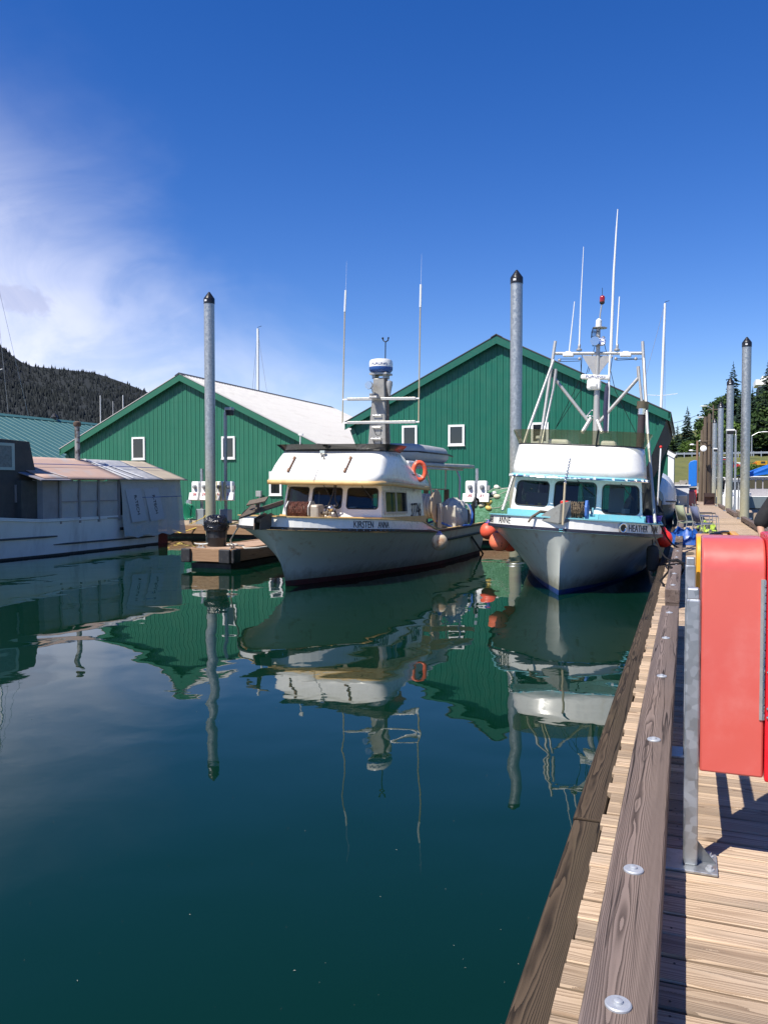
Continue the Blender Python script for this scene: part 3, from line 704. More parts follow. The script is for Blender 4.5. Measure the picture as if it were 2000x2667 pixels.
# ---- trees
BARK = M('bark', (.10, .07, .05), .9, var=.3, vs=3)
def leafmat(name, c, c2, sc=.4):
    m, t, p = newmat(name)
    oi = N(t, 'ShaderNodeObjectInfo')
    k = mix(t, mapr(t, noisefac(t, sc, 4, rnd=True), .35, .65), c, c2)
    t.links.new(k, p.inputs['Base Color']); p.inputs['Roughness'].default_value = .75; p.inputs['Specular IOR Level'].default_value = .2
    p.inputs['Subsurface Weight'].default_value = 0
    return m
SPRUCE = leafmat('spruce_needles', (.018, .042, .030), (.040, .070, .045))
DARKLEAF = leafmat('dark_foliage', (.020, .045, .012), (.050, .085, .022))
LEAF = leafmat('green_foliage', (.045, .090, .015), (.095, .150, .030))
def conifer_pts(h, rad, seed, layers=34, z0=.08):
    q = random.Random(seed); v, f = [], []
    for i in range(layers):
        t = i / (layers - 1); z = h * (z0 + (1 - z0) * t ** .92); rr_ = rad * ((1 - t) ** .85) * q.uniform(.72, 1.12) + .12
        n = 8 if t < .7 else 6
        for k in range(n):
            a = 2*math.pi*(k + q.random()*.7)/n + i; L = rr_ * q.uniform(.7, 1.15); dz = -L * q.uniform(.12, .38); w_ = L * q.uniform(.16, .26) + .08
            ca, sa = math.cos(a), math.sin(a); zz = z + q.uniform(-.2, .2)
            for sgn in (-1, 1):
                o = len(v)
                v += [(0, 0, zz), (ca*L*.55 - sa*w_*sgn, sa*L*.55 + ca*w_*sgn, zz + dz*.5 - w_*.5), (ca*L, sa*L, zz + dz), (ca*L*.5, sa*L*.5, zz + dz*.35 + .05)]
                f.append((o, o+1, o+2, o+3))
            for j in range(2):
                u = q.uniform(.35, .9); o = len(v); e = L*.16; bx_, by_, bz_ = ca*L*u, sa*L*u, zz + dz*u
                v += [(bx_, by_, bz_), (bx_ + q.uniform(-e, e), by_ + q.uniform(-e, e), bz_ - e*1.4), (bx_ + ca*e*1.2, by_ + sa*e*1.2, bz_ - e*.5)]; f.append((o, o+1, o+2))
    o = len(v); v += [(-.1, 0, h*.93), (.1, 0, h*.93), (0, 0, h*1.03)]; f.append((o, o+1, o+2))
    return v, f
def broad_pts(h, rad, seed, clumps=70, per=34, leaf=.42):
    q = random.Random(seed); v, f = [], []
    for c_ in range(clumps):
        while True:
            d = Vector((q.uniform(-1, 1), q.uniform(-1, 1), q.uniform(-1, 1)))
            if .35 < d.length < 1: break
        cx, cy, cz = d.x*rad, d.y*rad, h*.56 + d.z*h*.42; cr = rad*q.uniform(.16, .32)
        for k in range(per):
            e = Vector((q.gauss(0, 1), q.gauss(0, 1), q.gauss(0, 1))).normalized() * cr * q.uniform(.6, 1.05)
            n_ = (e.normalized() + Vector((q.uniform(-.6, .6), q.uniform(-.6, .6), q.uniform(-.2, .9)))).normalized()
            x = n_.orthogonal().normalized() * leaf * q.uniform(.6, 1.2); y = n_.cross(x).normalized() * leaf * q.uniform(.4, .8)
            p0 = Vector((cx, cy, cz)) + e; o = len(v)
            v += [tuple(p0 - x), tuple(p0 - y), tuple(p0 + x), tuple(p0 + y)]; f.append((o, o+1, o+2, o+3))
    return v, f
def md(name, vf, mat):
    m = MB(); m.v, m.f = list(vf[0]), list(vf[1]); return m.data(name, mat, fix=False)
CON = [conifer_pts(17, 3.6, 1), conifer_pts(15, 3.2, 2, 28), conifer_pts(20, 4.6, 3, 38)]
BRO = [broad_pts(10, 4.6, 4), broad_pts(9, 4.2, 5), broad_pts(11, 5.0, 6)]
COND = [md('crown', c, SPRUCE) for c in CON]; BROD = [md('crown', c, LEAF) for c in BRO]; BROK = [md('crown', c, DARKLEAF) for c in BRO]
def tree(px, D, crown, h0, top_py, label, kind, wide=1.0, z=None):
    g = far(px, 1265, D); gz = shore_z(px, D) - .3 if z is None else z
    top = far(px, top_py, D).z; s_ = (top - gz) / h0
    t = thing('spruce_tree' if kind == 'c' else 'leafy_tree', label, 'tree', (g.x, g.y, gz))
    t.rotation_euler.z = D % 7
    m = MB().tube([(0, 0, -.5), (0, 0, h0*s_*.5), (0.1, 0, h0*s_*.9)], [.32*s_, .2*s_, .04], 8)
    if kind != 'c':
        for a in range(6): m.tube([(0, 0, h0*s_*.28), (math.cos(a)*1.6*s_, math.sin(a)*1.6*s_, h0*s_*.55), (math.cos(a)*2.6*s_, math.sin(a)*2.6*s_, h0*s_*.75)], [.14*s_, .09*s_, .03], 6)
    m.build('trunk', BARK, t, smooth=True)
    inst(crown, 'crown', t, sc=(s_*wide, s_*wide, s_))
tree(1787, 168, COND[0], 17, 1060, 'tall dark spruce standing alone against the sky past the green shed', 'c', 1.15)
tree(1762, 172, COND[1], 15, 1106, 'smaller pale spruce leaning against the tall lone spruce', 'c', 1.1)
tree(1740, 160, COND[1], 15, 1150, 'short spruce beside the eave of the dark green boathouse', 'c', 1.2)
tree(1924, 178, COND[2], 20, 1020, 'pointed spruce rising between the walkway piles', 'c', .75)
tree(1833, 170, COND[0], 17, 1105, 'ragged spruce behind the timber pile cluster', 'c', 1.5)
tree(1955, 176, COND[2], 20, 1008, 'wide dark spruce right of the tallest walkway pile', 'c', 1.0)
tree(1985, 172, COND[2], 20, 1022, 'big spruce in front of the white rooftop on the hill', 'c', 1.3)
tree(1790, 160, BROD[0], 10, 1148, 'bright green leafy tree below the lone spruce', 'b', 1.1)
tree(1875, 164, BROD[1], 9, 1085, 'leafy green tree behind the third walkway pile', 'b', 1.0)
tree(1915, 160, BROK[2], 11, 1110, 'dark leafy tree behind the second walkway pile', 'b', 1.0)
wd = MB(); ws = MB(); q = random.Random(21)
for n in range(58):
    px = q.uniform(1700, 2260); D = q.uniform(168, 235); g = far(px, 1265, D); gz = shore_z(px, D) - .5
    if px < 1850: D = q.uniform(168, 182); g = far(px, 1265, D); gz = shore_z(px, D) - 1.0
    if px > 1850 and q.random() < .45: vs_, fs_ = CON[n % 3]; tgt = ws; s_ = q.uniform(.6, .95)
    else: vs_, fs_ = BRO[n % 3]; tgt = wd; s_ = q.uniform(.75, 1.15) if px > 1850 else q.uniform(.35, .55)
    tgt.add(vs_, fs_, Matrix.Translation((g.x, g.y, gz)) @ Matrix.Rotation(q.random()*6, 4, 'Z') @ Matrix.Diagonal((s_, s_, s_, 1)))
tag(wd.build('woodland', DARKLEAF, fix=False), 'dense leafy woodland on the hill across the road', 'woodland', kind='stuff')
tag(ws.build('spruce_forest', SPRUCE, fix=False), 'massed spruces on the hillside above the road', 'forest', kind='stuff')
bs = MB()
for n in range(26):
    px = q.uniform(1840, 2080); D = q.uniform(116, 130); g = far(px, 1265, D); vs_, fs_ = BRO[n % 3]; s_ = q.uniform(.14, .28)
    bs.add(vs_, fs_, Matrix.Translation((g.x, g.y, interp(prof, D) - .2)) @ Matrix.Diagonal((s_*1.4, s_*1.4, s_, 1)))
tag(bs.build('shrubbery', LEAF, fix=False), 'low green shrubs at the foot of the grass bank', 'shrubs', kind='stuff')
# ================================================================ fishing boats
def weld(o, d=1e-4, ang=30):
    bm = bmesh.new(); bm.from_mesh(o.data); bmesh.ops.remove_doubles(bm, verts=bm.verts[:], dist=d)
    bmesh.ops.recalc_face_normals(bm, faces=bm.faces[:]); bm.to_mesh(o.data); bm.free()
    if o.data.polygons[0].use_smooth: o.data.set_sharp_from_angle(angle=R(ang))
    return o
def outward(o, c):
    """turn an open shell so that its faces look away from c"""
    c = Vector(c); bm = bmesh.new(); bm.from_mesh(o.data); bm.normal_update()
    for f in bm.faces:
        d = f.calc_center_median() - c; d.z = 0
        if f.normal.dot(d) < 0: f.normal_flip()
    bm.to_mesh(o.data); bm.free(); o.data.update(); return o
class Hull:
    """round-stemmed work boat hull; stem at local y = 0, stern at y = L, starboard -x (left in view), port +x"""
    def __init__(s, L, B, Bw, over, sheer, bulw, flare=1.22):
        s.L, s.B, s.Bw, s.over, s.sheer, s.bulw, s.fl = L, B, Bw, over, sheer, bulw, flare
    def bd(s, q, e=.50): return s.B * (1 - (1 - min(1, q / .26)) ** 2.2) ** e * (1 - .10 * max(0, (q - .45) / .55) ** 2)
    def bw(s, q): return s.Bw * (1 - (1 - min(1, q / .62)) ** 1.55) * (1 - .06 * max(0, (q - .5) / .5) ** 2)
    def zs(s, q): return interp(s.sheer, q)
    def ys(s, z, q=0):
        f = z / s.zs(0)
        return -s.over * max(0, f) ** 1.4 if z > 0 else -z * 1.1
    def P(s, q, z, side):
        zt = s.zs(q); f = max(0, z) / zt; p = s.fl - (s.fl - 1.05) * min(1, q / .6)
        h = s.bw(q) + (max(s.bw(q), s.bd(q, 1.15 - .65 * f ** 1.5)) - s.bw(q)) * f ** p
        if z < 0: h *= 1 + z * .9
        y0 = s.ys(z); return Vector((side * h, y0 + q * (s.L - y0), z))
    def rail(s, q, side, dz=0, out=0):
        y0 = s.ys(s.zs(q) + dz * .5) ; h = s.bd(q) + out - max(0, dz) * .04
        return Vector((side * h, -s.over + max(0, dz)*.05 - out + q * (s.L + s.over + out), s.zs(q) + dz))
    def qs(s, n=40, q0=0, q1=1): return [q0 + (q1 - q0) * (i / n) ** 1.7 for i in range(n + 1)]
    def build(s, par, boot, hullm, bootm, deckm, rub, rubm, capm, caph, bulm):
        for nm, zz, mat in (('hull_bottom', [-.4, -.2, 0, boot*.5, boot], bootm), ('hull', None, hullm)):
            m = MB()
            for side in (-1, 1):
                rows = []
                for q in s.qs():
                    zt = s.zs(q) - .035
                    zl = zz or [boot + (zt - boot) * k / 9 for k in range(10)]
                    rows.append([s.P(q, z, side) for z in zl])
                m.grid(rows)
            zl = zz or [boot + (s.zs(1) - .035 - boot) * k / 9 for k in range(10)]
            for a, b in zip(zl, zl[1:]): m.face([s.P(1, a, -1), s.P(1, a, 1), s.P(1, b, 1), s.P(1, b, -1)])
            weld(m.build(nm, mat, par, smooth=True, ang=28))
        # deck
        m = MB()
        rows = [[s.rail(q, sd, -.05, -.03) for sd in (-1, 1)] for q in s.qs(24)]
        m.grid(rows); m.build('deck', deckm, par)
        # rub rail
        m = MB()
        for side in (-1, 1):
            rows = []
            for q in s.qs():
                a = s.rail(q, side, 0); d = .035
                rows.append([a + Vector((-side*.02, .0, -rub/2)), s.rail(q, side, -rub/2, d), s.rail(q, side, rub/2, d), a + Vector((-side*.02, 0, rub/2))])
            m.grid(rows)
        weld(m.build('rub_rail', rubm, par, smooth=True, ang=30))
        # bulwark
        m = MB()
        for side in (-1, 1):
            rows = []
            for q in s.qs():
                h = s.bulw(q)
                if h < .02: break
                rows.append([s.rail(q, side, rub/2 - .01), s.rail(q, side, h)])
            if len(rows) > 1: m.grid(rows)
        if m.f: outward(weld(m.build('bulwark', bulm, par, solid=.03)), (0, s.L * .3, 1.3))
        # cap rail
        m = MB()
        for side in (-1, 1):
            rows = []
            for q in s.qs():
                h = max(s.bulw(q), .03)
                a, b = s.rail(q, side, h, .028), s.rail(q, side, h, -.065)
                up = Vector((0, 0, caph)); rows.append([a, a + up, b + up, b])
            m.grid(rows, close=True)
        weld(m.build('cap_rail', capm, par, smooth=True, ang=30))
    def arcs(s, side, dz, out=.0):
        pts = [s.rail(q, side, dz, out) for q in s.qs(160)]; ac = [0]
        for a, b in zip(pts, pts[1:]): ac.append(ac[-1] + math.hypot(b.x - a.x, b.y - a.y))
        return pts, ac
    def letter(s, name, txt, size, mat, par, side, arc, dz, sx=1):
        pts, ac = s.arcs(side, dz)
        def fn(x, y, z):
            t = arc + x * side
            for i in range(len(ac) - 1):
                if ac[i+1] >= t: break
            f = (t - ac[i]) / (ac[i+1] - ac[i]); p = pts[i].lerp(pts[i+1], f); tn = (pts[i+1] - pts[i]).normalized()
            nrm = Vector((tn.y, -tn.x, 0)) * side
            return p + nrm * (.004 + z) + Vector((0, 0, y))
        return text(name, txt, size, mat, par, None, None, fn=fn, sx=sx, ext=.002)
def bil(P, u, v):
    return P[0].lerp(P[1], u).lerp(P[3].lerp(P[2], u), v)
def panel(mb, P, hole=None, r=.06, n=5):
    """flat wall panel with an optional round-cornered opening; returns the rim of the opening"""
    P = [Vector(p) for p in P]
    if not hole: mb.face(P); return None
    u0, v0, u1, v1 = hole; U = [0, u0, u1, 1]; V = [0, v0, v1, 1]
    for i in range(3):
        for j in range(3):
            if i == 1 and j == 1: continue
            mb.face([bil(P, U[i], V[j]), bil(P, U[i+1], V[j]), bil(P, U[i+1], V[j+1]), bil(P, U[i], V[j+1])])
    lu, lv = (P[1] - P[0]).length, (P[3] - P[0]).length; ru, rv = r / lu, r / lv
    rim = []
    for cu, cv, su, sv, a0 in ((u0, v0, 1, 1, 180), (u1, v0, -1, 1, 270), (u1, v1, -1, -1, 0), (u0, v1, 1, -1, 90)):
        arc = [bil(P, cu + su*ru + ru*math.cos(R(a0 + 90*k/n)), cv + sv*rv + rv*math.sin(R(a0 + 90*k/n))) for k in range(n + 1)]
        c = bil(P, cu, cv)
        for a, b in zip(arc, arc[1:]): mb.face([c, a, b])
        rim += arc
    return rim
def window(par, rim, frame_m, glass_m, fr=.014, name='window', back=.02, inward=Vector((0, 1, 0)), mull=None):
    m = MB(); m.tube(rim, fr, 6, closed=True); o = m.build(name, frame_m, par, smooth=True)
    MB().face([p + inward * back for p in rim]).build('pane', glass_m, o)
    return o
def cabin(par, bot, top, holes, wallm, inner, frame_m, glass_m, r=.07, th=.045, name='cabin_wall', dark=(3, 5)):
    m = MB(); n = len(bot); rims = []
    for i in range(n):
        j = (i + 1) % n; rims.append(panel(m, [bot[i], bot[j], top[j], top[i]], holes.get(i), r))
    o = outward(weld(m.build(name, wallm, par, solid=th)), sum((Vector(b) for b in list(bot) + list(top)), Vector()) / (2 * n)); o.data.materials.append(inner); o.modifiers['solid'].material_offset = 1
    cen = sum((Vector(b) for b in bot), Vector()) / n
    for i, rm in enumerate(rims):
        if rm:
            j = (i + 1) % n; e = (Vector(bot[j]) - Vector(bot[i])); inw = Vector((-e.y, e.x, 0)).normalized()
            if inw.dot(cen - Vector(bot[i])) < 0: inw = -inw
            window(par, rm, frame_m, DGLASS if i in dark else glass_m, inward=inw)
    return o
def outline(hw, yf, D, yb, ex=4.0, n=26, nb=8, tp=1.0):
    pts = [(-hw * (tp + (1 - tp) * k / nb), yb + (yf + D - yb) * k / nb) for k in range(nb)]
    for k in range(n + 1):
        a = math.pi * (1 - k / n); c, s_ = math.cos(a), math.sin(a)
        pts.append((hw * math.copysign(abs(c) ** (2/ex), c), yf + D - D * abs(s_) ** (2/ex)))
    pts += [(hw * (1 - (1 - tp) * (k + 1) / nb), yf + D + (yb - yf - D) * (k + 1) / nb) for k in range(nb)]
    return pts
def flybridge(par, b, t, z0, ztop, mat, inner, band=None, bandm=None, bulge=.03, name='flybridge', **kw):
    """b, t: (half width, front y, corner depth, back y) of lower and upper edge"""
    ob, ot = outline(*b, **kw), outline(*t, **kw); rows = []
    zb0 = z0 + (band or 0)
    for f in (0, .25, .5, .75, 1):
        rows.append([(p[0]*(1-f) + q_[0]*f + (bulge*math.sin(math.pi*f) * (1 if p[0] > 0 else -1) * (abs(p[0]) > b[0]*.8)), p[1]*(1-f) + q_[1]*f - bulge*math.sin(math.pi*f), zb0 + (ztop(q_[1]) - zb0) * f) for p, q_ in zip(ob, ot)])
    m = MB(); m.grid(rows); o = outward(weld(m.build(name, mat, par, smooth=True, solid=.04, ang=50)), (0, b[1] + 2, zb0 + .3))
    o.data.materials.append(inner); o.modifiers['solid'].material_offset = 0
    # edge band and floor slab
    if band:
        m = MB(); m.grid([[(p[0]*1.008, p[1] - .012, z0) for p in ob], [(p[0]*1.008, p[1] - .012, zb0) for p in ob]]); outward(m.build('brow_trim', bandm, par, smooth=True, solid=.03), (0, b[1] + 2, z0))
    m = MB(); n = len(ob)
    m.add([(p[0]*.99, p[1] + .01, z0 + .012) for p in ob] + [(p[0]*.99, p[1] + .01, z0 + .06) for p in ob], [tuple(range(n))[::-1], tuple(range(n, 2*n))] + [(i, (i+1) % n, n + (i+1) % n, n + i) for i in range(n)])
    m.build('cabin_roof', mat, par)
    return rows
def visor(par, row, ymax, h, out, mat, name='windscreen', posts=()):
    seg = [Vector(p) for p in row if p[1] < ymax]
    c = sum(seg, Vector()) / len(seg)
    rows = []
    for f in (0, .5, 1):
        r_ = []
        for p in seg:
            d = Vector((p.x, p.y - (c.y + 1.2), 0)).normalized(); r_.append(p + d * out * f + Vector((0, 0, h * f - .01)))
        rows.append(r_)
    m = MB(); m.grid(rows); o = m.build(name, mat, par, smooth=True)
    m = MB(); m.tube([p + Vector((0, -.006, .012)) for p in rows[0]], .013, 6); m.build('windscreen_moulding', BLACKR, par, smooth=True)
    return rows
def local(b, p):
    bpy.context.view_layer.update(); return b.matrix_world.inverted() @ p

# ---------------------------------------------------------------- boat with tan trim
K = thing('fishing_boat', 'white fishing boat with tan trim, tall aluminium mast and orange life ring', 'boat', (-7.8, 15.0, 0)); K.rotation_euler = (0, R(.8), R(-3.0))
kh = Hull(9.7, 1.66, 1.36, .72, [(0, 1.26), (.25, 1.14), (.52, .97), (1, .96)], lambda q: .225 if q < .42 else max(0, .225 * (1 - (q - .42) / .11)))
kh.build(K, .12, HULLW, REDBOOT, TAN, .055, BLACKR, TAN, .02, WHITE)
def kp(px, py, Y): return local(K, at(px, py, Y))
# bolts along the rub rail
for i in range(14):
    q = .004 + i*.018; p = kh.rail(q, 1, 0, .036); MB().ball(p, .012, 8, 6).build('rail_bolt', STEEL, K)
# lower strake aft
m = MB()
for side in (-1, 1):
    m.tube([kh.P(q, .70, side) + Vector((side*.02, 0, 0)) for q in [.5 + .5*k/12 for k in range(13)]], [.012] + [.035]*12, 6)
m.build('lower_strake', BLACKR, K, smooth=True)
kb = [(-1.34, 2.00, 1.05), (-.46, 1.68, 1.05), (.44, 1.68, 1.05), (1.28, 2.00, 1.05), (1.32, 4.75, 1.0), (-1.32, 4.75, 1.0)]
kt = [(-1.26, 2.20, 2.13), (-.44, 1.92, 2.13), (.42, 1.92, 2.13), (1.20, 2.20, 2.13), (1.24, 4.60, 2.03), (-1.24, 4.60, 2.03)]
cabin(K, kb, kt, {0: (.10, .50, .92, .93), 1: (.07, .50, .93, .93), 2: (.08, .50, .90, .93), 3: (.09, .43, .55, .88), 4: (.1, .42, .55, .88), 5: (.35, .42, .9, .88)}, WHITE, INTER, BLACKR, GLASS)
m = MB()
for i in (0, 1, 2, 3, 5):
    j = (i + 1) % 6; a, b = Vector(kb[i]), Vector(kb[j]); e = (b - a).normalized(); nrm = Vector((e.y, -e.x, 0)) * .012
    m.add([a + nrm + Vector((0, 0, .0)), b + nrm, b + nrm + Vector((0, .0, .36)), a + nrm + Vector((0, 0, .36)), a - nrm, b - nrm, b - nrm + Vector((0, 0, .36)), a - nrm + Vector((0, 0, .36))], HEX)
m.build('base_trim', TAN, K)
# sliding side window frame
a, b = Vector(kb[3]).lerp(Vector(kb[4]), .09), Vector(kb[3]).lerp(Vector(kb[4]), .55)
m = MB()
for f in (0, .5, 1):
    p = a.lerp(b, f); m.bar(p + Vector((.0, 0, .455)), p + Vector((-.042, .01, .95)), .03, .03, (1, 0, 0))
m.bar(a + Vector((.0, 0, .455)), b + Vector((.0, 0, .455)), .035, .05); m.bar(a + Vector((-.042, 0, .95)), b + Vector((-.042, 0, .95)), .035, .04); m.build('side_window_frame', ALU, K)
text('registration_number', '37746', .50, LETTER, K, (1.292, 4.13, 1.50), (0, 1, 0), ext=.003, sx=.56)
def proj(P):
    d = CR.transposed() @ (Vector(P) - Vector((0, 0, EYE))); return (1000 + FPX * d.x / -d.z, 1333.5 - FPX * d.y / -d.z)
def place_name(hull_, boat, side, txt, px, size, sx, da=0):
    bpy.context.view_layer.update()
    pts, ac = hull_.arcs(side, .11); xs = [proj(boat.matrix_world @ p)[0] for p in pts]
    i = next((k for k in range(len(xs) - 1) if (xs[k] - px) * (xs[k+1] - px) <= 0), min(range(len(xs)), key=lambda k: abs(xs[k] - px))); return hull_.letter('boat_name', txt, size, LETTER, boat, side, ac[i] + da, .11, sx)
place_name(kh, K, 1, 'KIRSTEN', 949, .20, .82); place_name(kh, K, 1, 'ANNA', 1002, .20, .80)
# wheelhouse inside: shelf, wheel seat, clutter
MB().span((-1.15, 2.3, 1.42), (1.15, 2.75, 1.50)).build('dash_shelf', INTER, K)
MB().span((-1.1, 2.4, 1.1), (1.1, 4.4, 1.12)).build('cabin_floor', INTERD, K)
m = MB(); q = random.Random(2)
for k in range(9): m.box((q.uniform(-1, 1), 2.5, 1.50 + .05), (q.uniform(.08, .2), .12, q.uniform(.06, .18)))
m.build('dash_clutter', PAINTW, K)
MB().span((-.15, 3.5, 1.12), (.35, 3.9, 1.6)).build('helm_seat', INTERD, K, bevel=.05)
rows = flybridge(K, (1.46, 1.38, .85, 4.62), (1.33, 1.92, .8, 4.58), 2.12, lambda y: interp([(0, 2.90), (2.9, 2.90), (3.25, 2.82), (3.8, 2.55), (4.8, 2.44)], y), WHITE, WHITE, .10, TAN, ex=6.5)
for o in [c for c in K.children if c.name.split('.')[0] in ('flybridge', 'brow_trim', 'cabin_roof')]:      # the brow drops towards the stern
    for v in o.data.vertices: v.co.z -= max(0, v.co.y - 2.2) * .05
visor(K, rows[-1], 3.1, .16, .20, TINT)
# vertical grab handles, twin horn, seam
TEAK = M('teak', (.18, .085, .04), .6, var=.2)
def fbp(x, t, off=.0): return Vector((x, 1.38 + .54*t - off - .03, 2.22 + .68*t))
for x in (-.84, .60):
    m = MB(); m.bar(fbp(x, .28, .02), fbp(x + .03, .80, .02), .055, .045, (0, -1, .3)); m.build('grab_handle', TEAK, K, bevel=.01)
    m = MB(); m.bar(fbp(x, .40, .035), fbp(x + .02, .68, .035), .03, .05, (0, -1, .3)); m.build('handle_slot', PAINTW, K)
m = MB(); m.bar(fbp(-.10, .0, .008), fbp(-.06, 1, .008), .012, .008, (0, -1, .3)); m.build('panel_seam', M('seam_grey', (.45, .44, .42), .6), K)
a = fbp(-.12, .93, .10)
m = MB(); m.lathe([(.018, 0), (.022, .12), (.035, .2), (.062, .24)], n=12, M=Matrix.Translation(a) @ Matrix.Rotation(R(200), 4, 'X')); m.lathe([(.014, 0), (.018, .09), (.05, .17)], n=12, M=Matrix.Translation(a + Vector((.09, -.05, -.06))) @ Matrix.Rotation(R(205), 4, 'X'))
m.box(a + Vector((.03, .02, .02)), (.12, .06, .06)); m.build('horn', STEEL, K, smooth=True)
m = MB(); m.tube([(1.40, 2.95, 2.42), (1.39, 3.75, 2.38)], .02, 6)
for k in range(6): m.cyl((1.39, 3.0 + k*.14, 2.40), (1.40, 3.0 + k*.14, 2.34), .012)
m.build('rod_rack', BLACKP, K); MB().ball((1.37, 3.0, 2.58), .028, 10, 6).build('side_lamp', BLACKP, K)
MB().span((.7, 3.95, 2.4), (1.15, 4.45, 2.74)).build('flybridge_seat', WHITE, K, bevel=.05)
# wipers
m = MB()
for (a, b) in (((842, 1262), (862, 1297)), ((940, 1263), (972, 1303)), ((752, 1266), (755, 1275))):
    m.tube([kp(*a, 16.85), kp(*b, 16.72)], .008, 5)
m.build('wiper', BLACKP, K)
# anchor roller and anchor
IRON = M('weathered_iron', (.15, .12, .09), .75, .4, var=.35, vs=14, dirt=(.22, .10, .04), ds=6, dr=(.58, .75))
m = MB()
for s in (-.07, .07): m.prism([(-1.12, 1.24), (-.78, 1.24), (-.55, 1.50), (-.72, 1.56), (-1.10, 1.46)], 'yz', s - .012, s + .012)
m.cyl((-.08, -1.02, 1.42), (.08, -1.02, 1.42), .05, n=10); m.span((-.06, -.9, 1.40), (.06, -.2, 1.43)); m.build('anchor_roller', IRON, K)
A = thing('anchor', 'rusty plow anchor resting on the bow roller of the tan-trimmed boat', 'anchor', (-7.80, 14.45, 1.60))
m = MB(); m.bar((0, .45, .16), (0, -.75, .0), .04, .09); m.build('shank', IRON, A)
m = MB()
for s in (-1, 1):
    m.add([(0, -1.32, -.10), (0, -.35, .04), (s*.33, -.22, .14), (s*.12, -.95, .0), (0, -1.30, -.125), (0, -.35, .01), (s*.33, -.22, .11), (s*.12, -.95, -.03)], HEX)
m.build('fluke', IRON, A); m = MB(); m.bar((-.20, -.62, .16), (.20, -.60, .24), .20, .025, (0, -.5, 1)); m.bar((0, -.62, .02), (0, -.58, .20), .03, .10); m.build('stock', IRON, A)
# chain drum on the foredeck
def chain_coil(c, r0, r1, L, turns, lay, link, mat, name, par, axis=0):
    m = MB(); q = random.Random(1)
    for ly in range(lay):
        rr_ = r0 + (r1 - r0) * (ly + .5) / lay; n = int(2*math.pi*rr_ / (link*1.25))
        for t_ in range(turns):
            for k in range(n):
                a = 2*math.pi*k/n + q.uniform(-.05, .05); x = -L/2 + L*(t_ + .5)/turns + q.uniform(-.01, .01)
                T = Matrix.Translation(Vector(c) + Vector((x, rr_*math.cos(a), rr_*math.sin(a)))) @ Matrix.Rotation(a, 4, 'X') @ Matrix.Rotation(q.choice((0, math.pi/2)) + q.uniform(-.3, .3), 4, 'Z' if True else 'X')
                pts = [T @ Vector((link*.42*math.cos(w_)*.62, 0, link*.8*math.sin(w_))) for w_ in [0, 1.05, 2.09, 3.14, 4.19, 5.24]]
                m.tube(pts, link*.17, 4, closed=True)
    return m.build(name, mat, par, smooth=True, fix=False)
wc = kp(784, 1330, 16.0)
W = thing('anchor_winch', 'anchor winch drum wound with rust-brown chain on the foredeck', 'winch', K.matrix_world @ wc)
MB().cyl((-.30, 0, 0), (.30, 0, 0), .13, n=20).build('drum', IRON, W, smooth=True)
chain_coil((0, 0, 0), .17, .20, .46, 11, 1, .055, CHAINM, 'chain', W)
for x in (-.27, .27):
    m = MB(); pr = [(.22*math.cos(R(22.5 + 45*k)), .23*math.sin(R(22.5 + 45*k))) for k in range(8)]; m.prism(pr, 'yz', x - .012, x + .012); m.build('flange', ALUD, W)
m = MB(); m.span((.28, -.17, -.30), (.50, .17, .14)); m.build('motor_housing', M('dirty_steel_plate', (.36, .33, .28), .5, .3, var=.15, dirt=(.25, .15, .08), ds=5), W, bevel=.05)
m = MB(); m.cyl((.5, 0, -.05), (.72, 0, -.05), .035); m.cyl((.62, 0, -.05), (.66, 0, -.05), .06); m.span((-.34, -.16, -.33), (.5, .16, -.28)); m.build('shaft', IRON, W)
# hydraulic hoses against the wheelhouse
m = MB()
for (pts) in (((872, 1262), (868, 1285), (858, 1310), (846, 1335), (842, 1352)), ((876, 1262), (872, 1300), (880, 1315), (872, 1322)), ((842, 1352), (838, 1330), (848, 1318), (862, 1318), (872, 1330), (880, 1348))):
    m.tube([kp(a, b, 16.62) for a, b in pts], .016, 6)
m.build('hydraulic_hose', BLACKR, K, smooth=True); m = MB(); m.box(kp(864, 1324, 16.6), (.14, .1, .16)); m.ball(kp(860, 1324, 16.55), .07, 10, 8); m.build('hydraulic_valve', STEEL, K, smooth=True)
